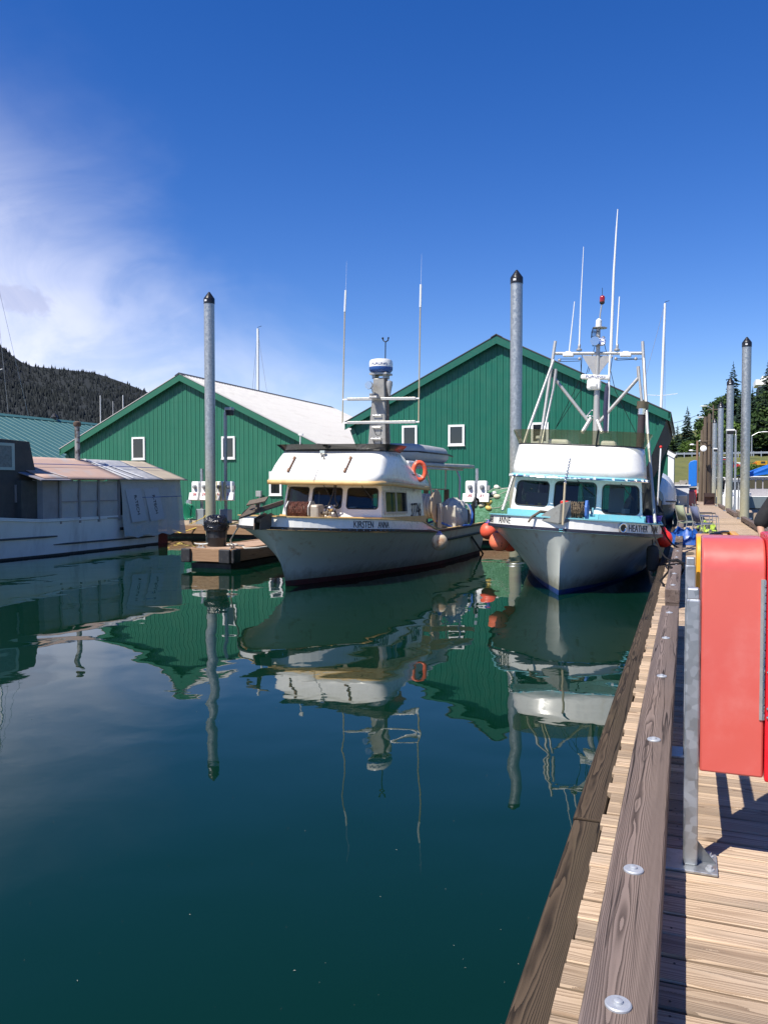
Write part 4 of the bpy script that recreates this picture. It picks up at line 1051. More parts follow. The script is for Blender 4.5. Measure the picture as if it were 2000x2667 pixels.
# mast
MY = 19.55
def kq(px, py): return kp(px, py, MY)
a0, a1, b0, b1 = kq(957, 1180), kq(1012, 1180), kq(971, 984), kq(1002, 984)
mcx = (a0.x + a1.x) / 2; m = MB()
bx0, bx1, tx0, tx1 = a0.x, a1.x - .04, b0.x, b1.x - .02; zb_, zt_ = 2.5, b0.z
y0, y1 = a0.y, a0.y + .34
m.add([(bx0 - .03, y0 - .04, zb_), (bx1 + .02, y0 - .04, zb_), (bx1 + .02, y1, zb_), (bx0 - .03, y1, zb_), (tx0, y0 + .03, zt_), (tx1, y0 + .03, zt_), (tx1, y1 - .05, zt_), (tx0, y1 - .05, zt_)], HEX)
mast = m.build('mast', M('mast_plate', (.30, .29, .265), .48, .35, var=.12, vs=6, dirt=(.22, .20, .17), ds=3), K, bevel=.03)
for k in range(4):       # step-through loops up the front face
    z = a0.z - .06 + k*.30; m = MB(); w_ = .15 - k*.008; yy_ = y0 - .045 + .02*k
    m.tube([(mcx - w_, yy_ - .0, z + .13), (mcx - w_, yy_ - .07, z + .13), (mcx + w_*.75, yy_ - .07, z + .13), (mcx + w_*.75, yy_, z + .13)], .014, 6); m.build('mast_step', STEEL, mast, smooth=True)
    m = MB(); m.tube([(mcx - w_*.8, yy_ - .004, z + .08), (mcx - w_*.45, yy_ - .004, z - .05), (mcx - w_*.1, yy_ - .004, z - .09), (mcx + w_*.6, yy_ - .004, z - .07), (mcx + w_*.68, yy_ - .004, z + .08)], .012, 6, closed=True); m.build('step_opening', BLACKR, mast, smooth=True)
for py, ys_ in ((1040, 0), (1101, 0)):
    l, r_ = kq(905, py), kq(1083, py - 2)
    MB().bar(l, r_, .09, .07).build('spreader', ALU, K, bevel=.008)
    m = MB(); m.bar(kq(893, py + 1), l, .035, .035); m.bar(r_, kq(1092, py - 3), .035, .035); m.build('spreader_end', PAINTW, K)
for pa, pm, pt, tip in ((892, (898, 812), (900.5, 756), (903, 680)), (1090, (1094.5, 800), (1096, 741), (1098, 662))):
    base = kq(pa, 1102); mid = kq(*pm); top = kq(*pt); tp = kq(*tip)
    an = MB().tube([base, mid], .017, 6).build('whip_antenna', M('aged_fibreglass', (.42, .36, .24), .5, var=.1) if pa < 1000 else bpy.data.materials['aged_fibreglass'], K, smooth=True)
    MB().tube([mid, top], .026, 6).build('antenna_sleeve', PAINTW, an, smooth=True); MB().tube([top, tp], [.003, .0015], 5).build('antenna_tip', PAINTW, an)
cx = (tx0 + tx1) / 2; cy = (y0 + y1) / 2
m = MB(); m.span((cx - .19, cy - .13, zt_ - .02), (cx - .11, cy + .13, zt_ + .10)); m.span((cx + .11, cy - .13, zt_ - .02), (cx + .19, cy + .13, zt_ + .10)); m.span((cx - .24, cy - .2, zt_ + .08), (cx + .24, cy + .2, zt_ + .13)); m.build('radar_bracket', ALUD, K)
rz_ = zt_ + .13
rd = MB().lathe([(.29, rz_ + .135), (.305, rz_ + .15), (.305, rz_ + .27), (.285, rz_ + .33), (.22, rz_ + .355), (.01, rz_ + .365)], (cx, cy, 0), 32).build('radar_dome', WHITE, K, smooth=True)
MB().lathe([(.20, rz_), (.27, rz_ + .03), (.305, rz_ + .08), (.306, rz_ + .15)], (cx, cy, 0), 32).build('dome_base', M('blue_radome_base', (.03, .10, .32), .4), rd, smooth=True)
def ring_text(name, txt, size, mat, par, c, r, a0, z, sx=1):
    def fn(x, y, d):
        a = a0 + x / r; return Vector((c[0] + (r + d + .003)*math.cos(a), c[1] + (r + d + .003)*math.sin(a), z + y))
    return text(name, txt, size, mat, par, None, None, fn=fn, sx=sx)
ring_text('radar_lettering', 'FURUNO', .085, LETTERB, rd, (cx, cy), .305, R(-75), rz_ + .21, 1.25)
m = MB(); m.cyl((cx + .12, cy, rz_ + .33), (cx + .12, cy, rz_ + .80), .014); m.tube([(cx + .04, cy, rz_ + .90), (cx + .06, cy, rz_ + .84), (cx + .12, cy, rz_ + .80), (cx + .19, cy, rz_ + .84), (cx + .20, cy, rz_ + .90)], .016, 6); m.ball((cx + .04, cy, rz_ + .9), .03, 8, 6); m.ball((cx + .20, cy, rz_ + .9), .025, 8, 6); m.build('wind_sensor', BLACKP, K)
sp = kq(971, 1006); m = MB(); m.lathe([(.02, 0), (.09, .05), (.105, .12), (.10, .16)], n=18, M=Matrix.Translation(sp + Vector((0, -.12, 0))) @ Matrix.Rotation(R(90), 4, 'X')); m.tube([sp + Vector((0, -.1, 0)), sp + Vector((.02, -.06, -.15)), sp + Vector((.08, -.02, -.3))], .015, 6); m.build('searchlight', STEEL, K, smooth=True)
p = kq(982, 1037); m = MB(); m.box(p + Vector((0, -.14, 0)), (.22, .26, .06)); m.lathe([(.05, 0), (.07, .08)], (p.x - .06, p.y - .2, p.z + .02), 10); m.build('lamp_bracket', ALUD, K, bevel=.01)
m = MB(); hp = [kq(1003, 985), kq(1006, 1010), kq(1008, 1060), kq(1007, 1120), kq(1010, 1180)]
for dx in (0, .03, .055): m.tube([h_ + Vector((dx, -.02, 0)) for h_ in hp], .016, 6)
m.build('mast_cable', BLACKR, K, smooth=True)
p = kq(1014, 1003); m = MB(); m.lathe([(.03, -.28), (.06, -.1), (.085, .02), (.08, .09), (.02, .12)], p, 12); m.build('loudhailer', ALUD, K, smooth=True)
# small antenna left of the flybridge
p = kp(782, 1160, 16.9); m = MB(); m.cyl(p, p + Vector((0, 0, .24)), .012); m.box(p + Vector((.01, 0, .25)), (.10, .05, .04)); m.build('gps_antenna', PAINTW, K)
# after hard top on pipe posts
HY0, HY1 = 19.75, 24.35
l0 = kp(1027, 1207, HY0); hz = 2.66
m = MB(); out_ = [(-1.45, HY0 - 15), (.62, HY0 - 15), (.72, 7.6), (1.15, 8.9), (1.0, 9.95), (-1.05, 9.95), (-1.45, 8.9)]; m.prism([(x, y) for x, y in out_], 'xy', hz, hz + .10); m.build('hard_top', M('weathered_hard_top', (.50, .47, .42), .6, .2, var=.12, dirt=(.33, .28, .22), ds=4), K, bevel=.03)
m = MB()
for x, y in ((.62, 5.5), (.95, 8.6), (-1.1, 5.5), (-1.1, 8.6)): m.tube([(x, y, .95), (x, y, 2.35), (x*.88, y, 2.60), (x*.5, y, 2.63)], .034, 8)
m.tube([(.58, 4.8, 2.60), (.9, 9.0, 2.60)], .03, 8); m.tube([(-1.1, 4.8, 2.45), (-1.1, 9.0, 2.45)], .03, 8); m.tube([(.95, 5.8, 2.5), (1.05, 6.5, .98)], .028, 8); m.tube([(-.2, 8.6, 2.6), (-.2, 8.6, 2.0), (.5, 8.6, 2.0), (.5, 8.6, 2.6)], .025, 8)
m.build('pipe_frame', ALU, K, smooth=True)
for x, y in ((.4, 9.0), (-.35, 9.2), (-.9, 8.9)): MB().span((x - .07, y - .04, .8), (x + .07, y + .04, 2.0)).build('davit_post', IRON, K)
# dinghy on the hard top
RUB = M('grey_inflatable', (.40, .40, .40), .55, var=.1, dirt=(.50, .50, .49), ds=3)
D_ = thing('inflatable_dinghy', 'grey inflatable dinghy lashed upside down on the hard top', 'dinghy', K.matrix_world @ Vector((-.25, 7.0, hz + .10)))
def tube_pts(side, dz=0): return [(side*.10, -1.62, .17 + dz), (side*.42, -1.42, .17 + dz), (side*.66, -.85, .18 + dz), (side*.68, 0, .18 + dz), (side*.68, 1.1, .18 + dz), (side*.60, 1.65, .16 + dz)]
m = MB()
for s in (-1, 1): m.tube(tube_pts(s), [.17, .185, .19, .19, .18, .06], 14)
m.tube([(-.35, -1.48, .17), (0, -1.64, .17), (.35, -1.48, .17)], .17, 14); m.build('tube', RUB, D_, smooth=True)
m = MB(); m.grid([[(-.55*w, y, .33 + .05*(1 - abs(w))) for w in (-1, -.5, 0, .5, 1)] for y in (-1.3, -.6, .2, 1.2)]); m.build('floor', RUB, D_, solid=.02)
m = MB()
for s in (-1, 1): m.tube([Vector(p) + Vector((s*.185, 0, .02)) if i > 0 else Vector(p) for i, p in enumerate(tube_pts(s))][1:], .02, 6)
m.tube([(-.35, -1.66, .19), (0, -1.82, .19), (.35, -1.66, .19)], .02, 6); m.build('rub_strake', BLACKR, D_, smooth=True)
MB().torus((.1, -1.83, .10), .05, .014, 12, 6, Matrix.Rotation(R(90), 4, 'X')).build('tow_ring', ALUD, D_)
m = MB(); m.grid([[(-.18, -1.70, .345), (.18, -1.70, .345)], [(-.18, -1.58, .365), (.18, -1.58, .365)]]); m.build('maker_patch', STICK, D_)
D_.rotation_euler = (0, 0, R(-2)); D_.scale = (1.05, 1.28, 1.32)
# life ring on its hanger
p = kp(1092, 1227, 18.85); lr = thing('life_ring', 'orange horseshoe life ring hanging at the after corner of the flybridge', 'life ring', K.matrix_world @ p)
m = MB(); M0 = Matrix.Rotation(R(90), 4, 'X'); m.torus((0, 0, 0), .19, .056, 26, 10, Matrix.Rotation(R(35), 4, 'Z') @ M0 @ Matrix.Diagonal((.78, 1.12, 1, 1))); m.build('ring', ORANGE, lr, smooth=True)
m = MB()
for a in (0, 90, 180, 270): 
    c_ = Matrix.Rotation(R(35), 4, 'Z') @ M0 @ Matrix.Diagonal((.78, 1.12, 1, 1)) @ Vector((.19*math.cos(R(a + 40)), .19*math.sin(R(a + 40)), 0)); m.ball(c_, .060, 10, 8, (.9, 1, .6))
m.build('band', M('faded_band', (.62, .30, .20), .6), lr, smooth=True)
m = MB(); m.tube([p + Vector((-.15, .05, -.5)), p + Vector((-.15, .05, .2)), p + Vector((-.08, .0, .26)), p + Vector((-.02, -.02, .2))], .022, 8); m.build('ring_hanger', ALU, K, smooth=True)
# cockpit gear: net reel, gurdies, net bin
NR = thing('net_reel', 'big wooden-sided net reel wound with pale line in the cockpit', 'reel', K.matrix_world @ Vector((.62, 6.3, .95)))
for x in (-.45, .42):
    m = MB(); m.lathe([(.45, -.025), (.47, 0), (.45, .025)], n=30, M=Matrix.Translation((x, 0, .60)) @ Matrix.Rotation(R(90), 4, 'Y')); m.build('flange', M('reel_plywood', (.40, .31, .21), .7, var=.2) if x < 0 else bpy.data.materials['reel_plywood'], NR, smooth=True)
m = MB()
for k in range(9): m.torus((-.38 + k*.095, 0, .60), .30, .055, 20, 6, Matrix.Rotation(R(90), 4, 'Y'))
m.build('line', ROPEW, NR, smooth=True); m = MB(); m.cyl((-.6, 0, .60), (.6, 0, .60), .05); m.span((.48, -.08, 0), (.58, .08, .68)); m.span((-.6, -.08, 0), (-.5, .08, .68)); m.build('stand', ALUD, NR)
m = MB(); q = random.Random(8); rows = []
for j in range(17):
    t_ = j / 16; k_ = max(.05, 1 - abs(2*t_ - 1) ** 5) ** .5; r_ = []
    for i in range(21):
        a = math.pi * i / 20; lump = 1 + .16*mnoise.noise(Vector((i*.45, j*.55, 2))) + .08*mnoise.noise(Vector((i*1.4, j*1.5, 5)))
        r_.append((.34*math.cos(a)*lump*k_, -.62 + 1.24*t_, .04 + .74*math.sin(a)**.6*lump*k_))
    rows.append(r_)
NB = thing('net_bin', 'pale bin draped with grey and blue netting on the port cockpit rail', 'netting', K.matrix_world @ Vector((1.18, 7.4, .95)))
m.grid(rows); m.build('netting', M('grey_netting', (.55, .52, .45), .95, var=.35, vs=9, dirt=(.14, .26, .34), ds=5, dr=(.55, .68), bmp=.03, bs=26), NB, smooth=True, solid=.02, ang=180)
MB().span((-.26, -.72, .0), (.26, -.56, .62)).build('bin', M('pale_bin', (.55, .52, .44), .6), NB, bevel=.04)
m = MB(); m.tube([(-.33, -.62, 0), (-.34, -.60, .45), (-.24, -.6, .62), (-.05, -.6, .64)], .045, 8); m.tube([(.33, .60, 0), (.34, .60, .45), (.24, .6, .62), (.05, .6, .64)], .03, 8); m.build('frame', ALU, NB, smooth=True)
m = MB(); m.tube([(.35, -.9, .02), (.44, -.4, .06), (.46, .1, .04), (.42, .45, .1), (.40, .6, .35), (.30, .66, .62)], .028, 8); m.tube([(-.5, -.95, .12), (-.2, -1.15, .22), (.05, -1.0, .1), (.2, -.9, .03)], .03, 8); m.build('blue_line', ROPEB, NB, smooth=True)
m = MB(); m.span((.35, 4.8, .95), (.95, 5.3, 1.12)); m.span((.9, 4.95, .95), (1.3, 5.4, 1.10)); m.build('fish_box', M('grey_tote', (.28, .33, .38), .5), K, bevel=.02)
m = MB(); m.cyl((1.3, 8.9, .95), (1.3, 8.9, 1.65), .05); m.tube([(1.3, 8.9, 1.6), (1.32, 9.0, 1.75), (1.36, 9.15, 1.70), (1.36, 9.2, 1.55)], .04, 8); m.box((1.2, 8.75, 1.2), (.14, .14, .4)); m.build('gurdy_davit', BLACKP, K)
m = MB(); m.tube([kh.P(.84, .62, 1) + Vector((.03, 0, 0)), kh.P(.93, .25, 1) + Vector((.1, 0, 0)), kh.P(.97, .02, 1) + Vector((.15, .1, 0))], .03, 6); m.build('stern_roller_arm', BLACKR, K)
# ---- buoys
def buoy(name, label, px, py, Y, rad, mat, hang, group, tipm=BLUEV, mark=None, up=.0):
    c = at(px, py, Y); o = thing(name, label, 'buoy', c, group=group)
    pr = [(max(.002, rad*math.sin(math.pi*k/14)), -rad*math.cos(math.pi*k/14)*1.02) for k in range(13)] + [(rad*.34, rad*1.0), (rad*.20, rad*1.22), (.02, rad*1.3)]
    MB().lathe(pr, n=28).build('ball', mat, o, smooth=True)
    MB().lathe([(rad*.46, rad*.93), (rad*.30, rad*1.06), (rad*.22, rad*1.24), (.03, rad*1.34)], n=20).build('neck', tipm, o, smooth=True)
    if hang is not None:
        m = MB(); m.tube([(0, 0, rad*1.3), tuple(Vector(hang) - c)], .012, 6); m.build('lanyard', ROPEW, o)
    if mark:
        def fn(x, y, d):
            az = R(-62) + x / rad; el = -.30 + y / rad; rr_ = rad + .003 + d; return Vector((rr_*math.cos(el)*math.cos(az), rr_*math.cos(el)*math.sin(az), rr_*math.sin(el)))
        text('mark', mark, rad*.7, LETTER, o, None, None, fn=fn)
    return o
buoy('buoy', 'weathered cream buoy with blue neck hanging on the tan-trimmed boat', 1144, 1412, 18.55, .20, BUFF, K.matrix_world @ kh.rail(.45, 1, .05), 'mooring buoys')

# ---------------------------------------------------------------- boat with teal trim
H = thing('fishing_boat', 'white fishing boat with teal trim and olive windscreen moored against the walkway', 'boat', (-2.27, 15.62, 0)); H.rotation_euler = (0, R(3.0), R(1.5))
hh = Hull(9.9, 1.80, 1.46, .22, [(0, 1.27), (.12, 1.21), (.3, 1.12), (.6, 1.02), (1, 1.02)], lambda q: .215, 1.18)
HULLG = hullpaint('grey_white_hull', (.52, .54, .49))  # same green cast: reflected light put into the hull colour
hh.build(H, .10, HULLG, BLUEBOOT, TEAL, .06, M('navy_rub_rail', (.02, .022, .04), .5, var=.2), TEAL, .022, WHITE)
def hp_(px, py, Y): return local(H, at(px, py, Y))
hb = [(-1.43, 2.14, 1.15), (-.52, 1.90, 1.15), (.52, 1.90, 1.15), (1.43, 2.14, 1.15), (1.22, 5.6, 1.1), (-1.22, 5.6, 1.1)]
ht = [(-1.33, 2.28, 2.27), (-.50, 2.06, 2.27), (.50, 2.06, 2.27), (1.33, 2.28, 2.27), (1.16, 5.5, 2.27), (-1.16, 5.5, 2.27)]
HGREY = M('window_gasket', (.035, .035, .035), .6)
cabin(H, hb, ht, {0: (.08, .42, .93, .90), 1: (.07, .40, .93, .92), 2: (.07, .36, .93, .90), 3: (.1, .45, .5, .9), 4: (.06, .35, .62, .92), 5: (.2, .45, .8, .9)}, WHITE, INTER, HGREY, GLASS, r=.10)
m = MB()
for i in (0, 1, 2, 3, 5):
    j = (i + 1) % 6; a, b = Vector(hb[i]), Vector(hb[j]); e = (b - a).normalized(); nrm = Vector((e.y, -e.x, 0)) * .03
    m.add([a + nrm + Vector((0, 0, .0)), b + nrm, b + nrm + Vector((0, 0, .38)), a + nrm + Vector((0, 0, .38)), a - nrm, b - nrm, b - nrm + Vector((0, 0, .38)), a - nrm + Vector((0, 0, .38))], HEX)
m.build('base_trim', TEAL, H)
MB().span((-1.3, 2.3, 1.50), (1.3, 2.8, 1.56)).build('dash_shelf', INTER, H)
MB().span((-1.2, 2.4, 1.12), (1.2, 5.4, 1.14)).build('cabin_floor', INTERD, H)
q = random.Random(12); cl = [PAINTW, M('blue_clutter', (.05, .25, .55), .6), INTER, M('pink_clutter', (.6, .25, .25), .6), M('yellow_clutter', (.7, .55, .12), .6)]
for k in range(16):
    m = MB(); x = q.uniform(-1.25, 1.25); hgt = q.uniform(.05, .15); m.box((x, q.uniform(2.38, 2.6), 1.56 + hgt/2), (q.uniform(.05, .16), .1, hgt), q.random()); m.build('dash_clutter', cl[k % 5], H, bevel=.01)
MB().span((.62, 3.4, 1.15), (.95, 3.45, 2.2)).build('cabin_locker', PAINTW, H); MB().span((-1.2, 3.0, 1.4), (-.7, 3.1, 1.9)).build('curtain', M('grey_curtain', (.30, .30, .33), .9), H)
rows = flybridge(H, (1.43, 1.60, .95, 5.7), (1.34, 1.82, .95, 5.65), 2.26, lambda y: interp([(0, 2.97), (3.6, 2.97), (4.6, 2.85), (5.8, 2.8)], y), WHITE, WHITE, .05, TEAL, .008, ex=3.4, tp=.84)
vr = visor(H, rows[-1], 3.2, .31, .17, OLIVE)
m = MB(); mid = len(vr[0]) // 2 + 1; m.bar(vr[0][mid] + Vector((0, -.015, 0)), vr[2][mid] + Vector((0, -.015, .01)), .035, .02); m.build('windscreen_joint', BLACKP, H)
ob = outline(1.44, 1.58, .95, 5.7, ex=3.4, tp=.84)
m = MB(); m.tube([(x*1.012, y - .018, 2.255) for x, y in ob], .018, 6)
m.build('brow_rail', STEEL, H, smooth=True)
for k in range(8, 36, 2): x, y = ob[k]; MB().box((x*1.01, y - .02, 2.275), (.05, .03, .05)).build('rail_clip', PAINTW, H)
for x0_, wdt in ((-.95, .5), (.3, .35)): MB().span((x0_, 4.2, 2.4), (x0_ + wdt, 4.8, 3.2)).build('bridge_seat', WHITE, H, bevel=.06)
p = hp_(1402, 1150, 17.9); m = MB(); m.lathe([(.03, -.25), (.03, .05), (.07, .07), (.065, .12), (.02, .13)], p, 12); m.build('gps_antenna', WHITE, H, smooth=True)
m = MB()
for a, b in (((1348, 1258), (1352, 1264)), ((1502, 1250), (1545, 1288)), ((1616, 1260), (1650, 1302))): m.tube([hp_(*a, 17.42), hp_(*b, 17.50)], .009, 5)
m.build('wiper', BLACKP, H)
def hl(side, txt, px, Y, sx=1, da=0): return place_name(hh, H, side, txt, px, .19, sx, da)
bpy.context.view_layer.update()
hl(1, 'HEATHER', 1664, 0, .80); hl(1, 'ANNE', 1705, 0, .80); hl(-1, 'ANNE', 1311, 0, .9); hl(-1, 'HEATHER', 1311, 0, .85, .98)
# hawse rings in the bulwark
for side, px in ((-1, 1337), (1, 1621)):
    pts, ac = hh.arcs(side, .11); i = min(range(len(pts) - 1), key=lambda i: abs(proj(H.matrix_world @ pts[i])[0] - px)); tn = (pts[i+1] - pts[i]).normalized(); nrm = Vector((tn.y, -tn.x, 0)) * side
    T = Matrix.Translation(pts[i] + nrm*.012) @ nrm.to_track_quat('Z', 'Y').to_matrix().to_4x4()
    o = MB().lathe([(.105, -.02), (.105, .012), (.085, .02), (.06, .012), (.055, -.01)], n=20, M=T).build('hawse_ring', STEEL, H, smooth=True, ang=60)
    MB().lathe([(.056, -.012), (.056, .004)], n=16, M=T).build('hawse_hole', BLACKP, o)
# bow gear: anchor wrapped on the roller, chain drum, jackstaff
m = MB(); c = hp_(1444, 1335, 15.6); gx = c.x
GREYP = M('grey_plate', (.20, .205, .19), .6, .2, var=.2, dirt=(.12, .11, .09), ds=5)
A2 = thing('anchor', 'grey steel anchor stowed on the bow roller of the teal-trimmed boat', 'anchor', H.matrix_world @ Vector((gx, -.05, 1.50)))
m = MB()
m.add([(-.36, -.05, -.06), (.12, -.28, -.12), (.34, -.12, -.08), (-.02, .35, -.02), (-.12, -.02, .12), (.14, -.20, .26), (.32, -.05, .32), (.10, .35, .10)], HEX); m.build('fluke', GREYP, A2, bevel=.015)
m = MB(); m.tube([(-.10, .1, .08), (-.26, -.02, .10), (-.40, -.15, .0), (-.46, -.2, -.10)], [.028, .03, .026, .018], 8); m.bar((0, .1, .1), (.12, .7, .18), .04, .08); m.build('shank', IRON, A2)
m = MB(); m.box((.2, -.06, .28), (.14, .1, .06), R(20)); m.build('red_rag', REDV, A2, bevel=.015)
W2 = thing('anchor_winch', 'blue-sided anchor winch wound with tan chain on the teal foredeck', 'winch', H.matrix_world @ (hp_(1497, 1331, 16.3)))
MB().cyl((-.24, 0, 0), (.24, 0, 0), .12, n=18).build('drum', IRON, W2)
chain_coil((-.02, 0, 0), .16, .19, .38, 9, 1, .052, CHAING, 'chain', W2)
BLUEP = M('blue_flange', (.05, .14, .42), .5, var=.15)
for x in (-.23, .23):
    m = MB(); m.prism([(.22*math.cos(R(22.5 + 45*k)), .23*math.sin(R(22.5 + 45*k))) for k in range(8)] , 'yz', x - .025, x + .025); m.build('flange', BLUEP if x > 0 else ALUD, W2, bevel=.01)
MB().span((-.28, -.15, -.36), (.28, .15, -.20)).build('stand', BLUEP, W2)
a, b = hp_(1471, 1258, 15.3), hp_(1465, 1367, 15.3); a2 = hp_(1484, 1196, 16.6)
js = MB().tube([b, a], .021, 8).build('jackstaff', M('bare_pole', (.50, .42, .28), .6), H, smooth=True)
m = MB(); n = 16
for k in range(n):
    p = a.lerp(a2, k / (n - 1)) ; m.torus(p, .022, .007, 8, 4, Matrix.Rotation(k*1.57, 4, 'Z') @ Matrix.Rotation(R(90), 4, 'X'))
m.tube([a, a2], .004, 4); m.build('chain_stay', STEEL, H)
m = MB(); m.lathe([(.05, 0), (.05, .05), (.02, .06), (.02, .18)], hp_(1542, 1346, 16.4), 10); m.build('deck_fitting', TEAL, H)
m = MB(); m.cyl(hp_(1540, 1340, 16.4), hp_(1540, 1326, 16.4), .02); m.build('vent_pipe', ALU, H)
# trolling poles, T-bar and mast (traced at the mast plane)
HYM = 20.2
def z3(x, y, Y=HYM): return hp_(1250 + x*.33153, 520 + y*.33153, Y)
MB().cyl(z3(590, 1208), z3(1270, 1206), .038, n=12).build('cross_bar', ALU, H, smooth=True)
mm = MB().tube([z3(905, 2000), z3(912, 1780), z3(918, 1370)], [.085, .085, .06], 12).build('mast', ALU, H, smooth=True)
m = MB(); g = [z3(800, 1226), z3(1045, 1226), z3(950, 1345), z3(930, 1382), z3(890, 1382), z3(872, 1345)]; n = len(g); m.add([p + Vector((0, -.012, 0)) for p in g] + [p + Vector((0, .012, 0)) for p in g], [tuple(range(n)), tuple(range(n, 2*n))[::-1]] + [(i, (i+1) % n, n + (i+1) % n, n + i) for i in range(n)]); m.build('gusset_plate', ALUD, H)
MB().tube([z3(918, 1390), z3(925, 1200), z3(930, 965)], [.05, .05, .045], 10).build('topmast', ALU, H, smooth=True)
for nm, pts, r_ in (('pole', [(590, 1112, 20.2), (485, 1810, 19.9), (440, 2080, 19.6)], .038), ('pole', [(596, 1330, 20.0), (575, 1480, 20), (505, 1805, 19.6), (470, 1990, 19.3)], .031), ('trolling_pole', [(576, 1262, 20.1), (372, 1825, 19.0), (175, 2440, 17.9)], .034),
                    ('pole', [(1275, 1115, 20.2), (1300, 1600, 20.0), (1315, 1880, 19.8)], .038), ('pole', [(1240, 1310, 20.1), (1270, 1600, 20.0), (1285, 1900, 19.9)], .031), ('trolling_pole', [(1284, 1250, 20.1), (1318, 1870, 19.0), (1372, 2540, 17.9)], .034),
                    ('brace', [(588, 1410, 20.2), (850, 1742, 20.2)], .042), ('brace', [(1240, 1402, 20.2), (930, 1752, 20.2)], .042), ('mast_foot', [(868, 1718, 20.2), (800, 1830, 20.0)], .05), ('mast_foot', [(912, 1718, 20.2), (955, 1830, 20.0)], .05)):
    MB().tube([z3(*p) for p in pts], r_, 10).build(nm, ALU, H, smooth=True)
for x0_, y0_, x1_, y1_ in ((592, 1330, 586, 1410), (1240, 1310, 1245, 1400)): m = MB(); m.bar(z3(x0_, y0_), z3(x1_, y1_), .08, .05); m.build('pole_sleeve', ALUD, H)
for pts, r0, r1 in (([(700, 1190), (741, 800)], .017, .010), ([(778, 1150), (790, 800), (812, 370)], .020, .007), ([(1025, 1195), (1050, 560), (1070, 222), (1080, 75)], .034, .010), ([(1072, 1140), (1093, 762)], .020, .014)):
    n = len(pts); MB().tube([z3(*p) for p in pts], [r0 + (r1 - r0)*k/(n - 1) for k in range(n)], 8).build('whip_antenna', PAINTW, H, smooth=True)
MB().tube([z3(1022, 1195), z3(1015, 1300), z3(1005, 1700), z3(1000, 1830)], .026, 8).build('antenna_mount', PAINTW, H, smooth=True)
for x in (775, 1072): m = MB(); m.lathe([(.07, 0), (.07, .03), (.03, .06), (.035, .14), (.02, .16)], z3(x, 1196) + Vector((0, 0, .03)), 12); m.build('antenna_base', ALUD, H, smooth=True)
for x in (692, 1142): m = MB(); p = z3(x, 1218); m.box(p, (.26, .16, .10)); m.box(p + Vector((0, 0, .06)), (.14, .1, .04)); m.build('deck_lamp', PAINTW, H, bevel=.03)
rp = MB(); rp.bar(z3(790, 1392), z3(1022, 1398), .14, .115); ra = rp.build('radar_scanner', WHITE, H, bevel=.04, seg=3)
m = MB(); c = z3(893, 1455); m.box(c, (.32, .28, .24)); m.box(c + Vector((0, -.12, -.02)), (.18, .14, .13)); m.build('radar_pedestal', WHITE, H, bevel=.04); m = MB(); m.cyl(c + Vector((0, 0, .12)), c + Vector((0, 0, .22)), .07); m.build('radar_turntable', WHITE, H)
p = z3(907, 1394); text('radar_lettering', 'FURUNO', .085, LETTERB, ra, p + Vector((0, -.0735, .0)), z3(1022, 1398) - z3(790, 1392), ext=.002, sx=1.35)
# masthead lights
m = MB(); m.tube([z3(935, 1010), z3(942, 900), z3(955, 815)], .016, 8); m.build('light_staff', ALU, H)
m = MB(); m.lathe([(.03, -.10), (.06, -.07), (.06, -.04)], z3(958, 790), 12); m.tube([z3(958, 760), z3(959, 692)], .006, 5); m.build('light_base', BLACKP, H)
MB().lathe([(.058, -.05), (.062, -.03), (.062, .07), (.04, .10), (.01, .105)], z3(958, 788), 14).build('red_lamp', M('red_lens', (.30, .012, .015), .15, coat=.5), H, smooth=True)
m = MB(); m.lathe([(.07, 0), (.09, .01), (.09, .05), (.05, .08)], z3(930, 1135), 14); m.lathe([(.02, 0), (.10, .04), (.11, .14)], n=16, M=Matrix.Translation(z3(905, 1120) + Vector((0, -.05, 0))) @ Matrix.Rotation(R(90), 4, 'X')); m.lathe([(.02, 0), (.09, .04), (.10, .12)], n=16, M=Matrix.Translation(z3(948, 1130) + Vector((.02, 0, 0))) @ Matrix.Rotation(R(70), 4, 'X')); m.build('searchlight', STEEL, H, smooth=True)
m = MB(); m.lathe([(.03, 0), (.17, .015), (.17, .03), (.03, .045)], z3(940, 1015), 16); m.build('light_shade', ALUD, H); m = MB(); m.lathe([(.07, -.1), (.07, .08), (.03, .12)], z3(930, 975), 12); m.build('masthead_light', PAINTW, H, smooth=True)
m = MB()
for k in range(7):
    f = k / 6; m.tube([z3(905 - 34*math.sin(math.pi*(.2 + .6*t_)) * (1 - f*.5) + f*25, 1005 + 150*t_) + Vector((0, -.1*math.sin(f*6), 0)) for t_ in (0, .25, .5, .75, 1)], .006, 4)
for y in (1040, 1080, 1120): m.torus(z3(905, y), .10, .006, 14, 4)
m.build('wire_cage', BLACKP, H)
# folded board, ladder hoop and stays
m = MB(); m.tube([z3(985, 1830), z3(985, 1650), z3(995, 1480), z3(1000, 1440)], [.055, .065, .055, .02], 8); m.build('rolled_cover', M('navy_canvas', (.025, .03, .07), .8, var=.2), H, smooth=True)
m = MB(); m.tube([z3(835, 1700), z3(870, 1655), z3(885, 1655)], .014, 6); m.tube([z3(835, 1700), z3(900, 1700), z3(930, 1745)], .014, 6); m.build('ladder_hoop', STEEL, H)
m = MB()
for pts in ([(800, 1215), (790, 1400), (600, 1780)], [(880, 1215), (800, 1480), (590, 1800)], [(790, 1250), (795, 1700)], [(1040, 1225), (1015, 1400)], [(965, 1090), (1060, 1500), (1225, 1840)], [(610, 1252), (775, 1252)], [(620, 1272), (780, 1268)], [(1062, 1250), (1225, 1250)], [(1070, 1262), (1290, 1250)], [(900, 1150), (850, 1360)]):
    m.tube([z3(*p) for p in pts], .007, 4)
m.build('rigging', ROPEK, H)
m = MB()
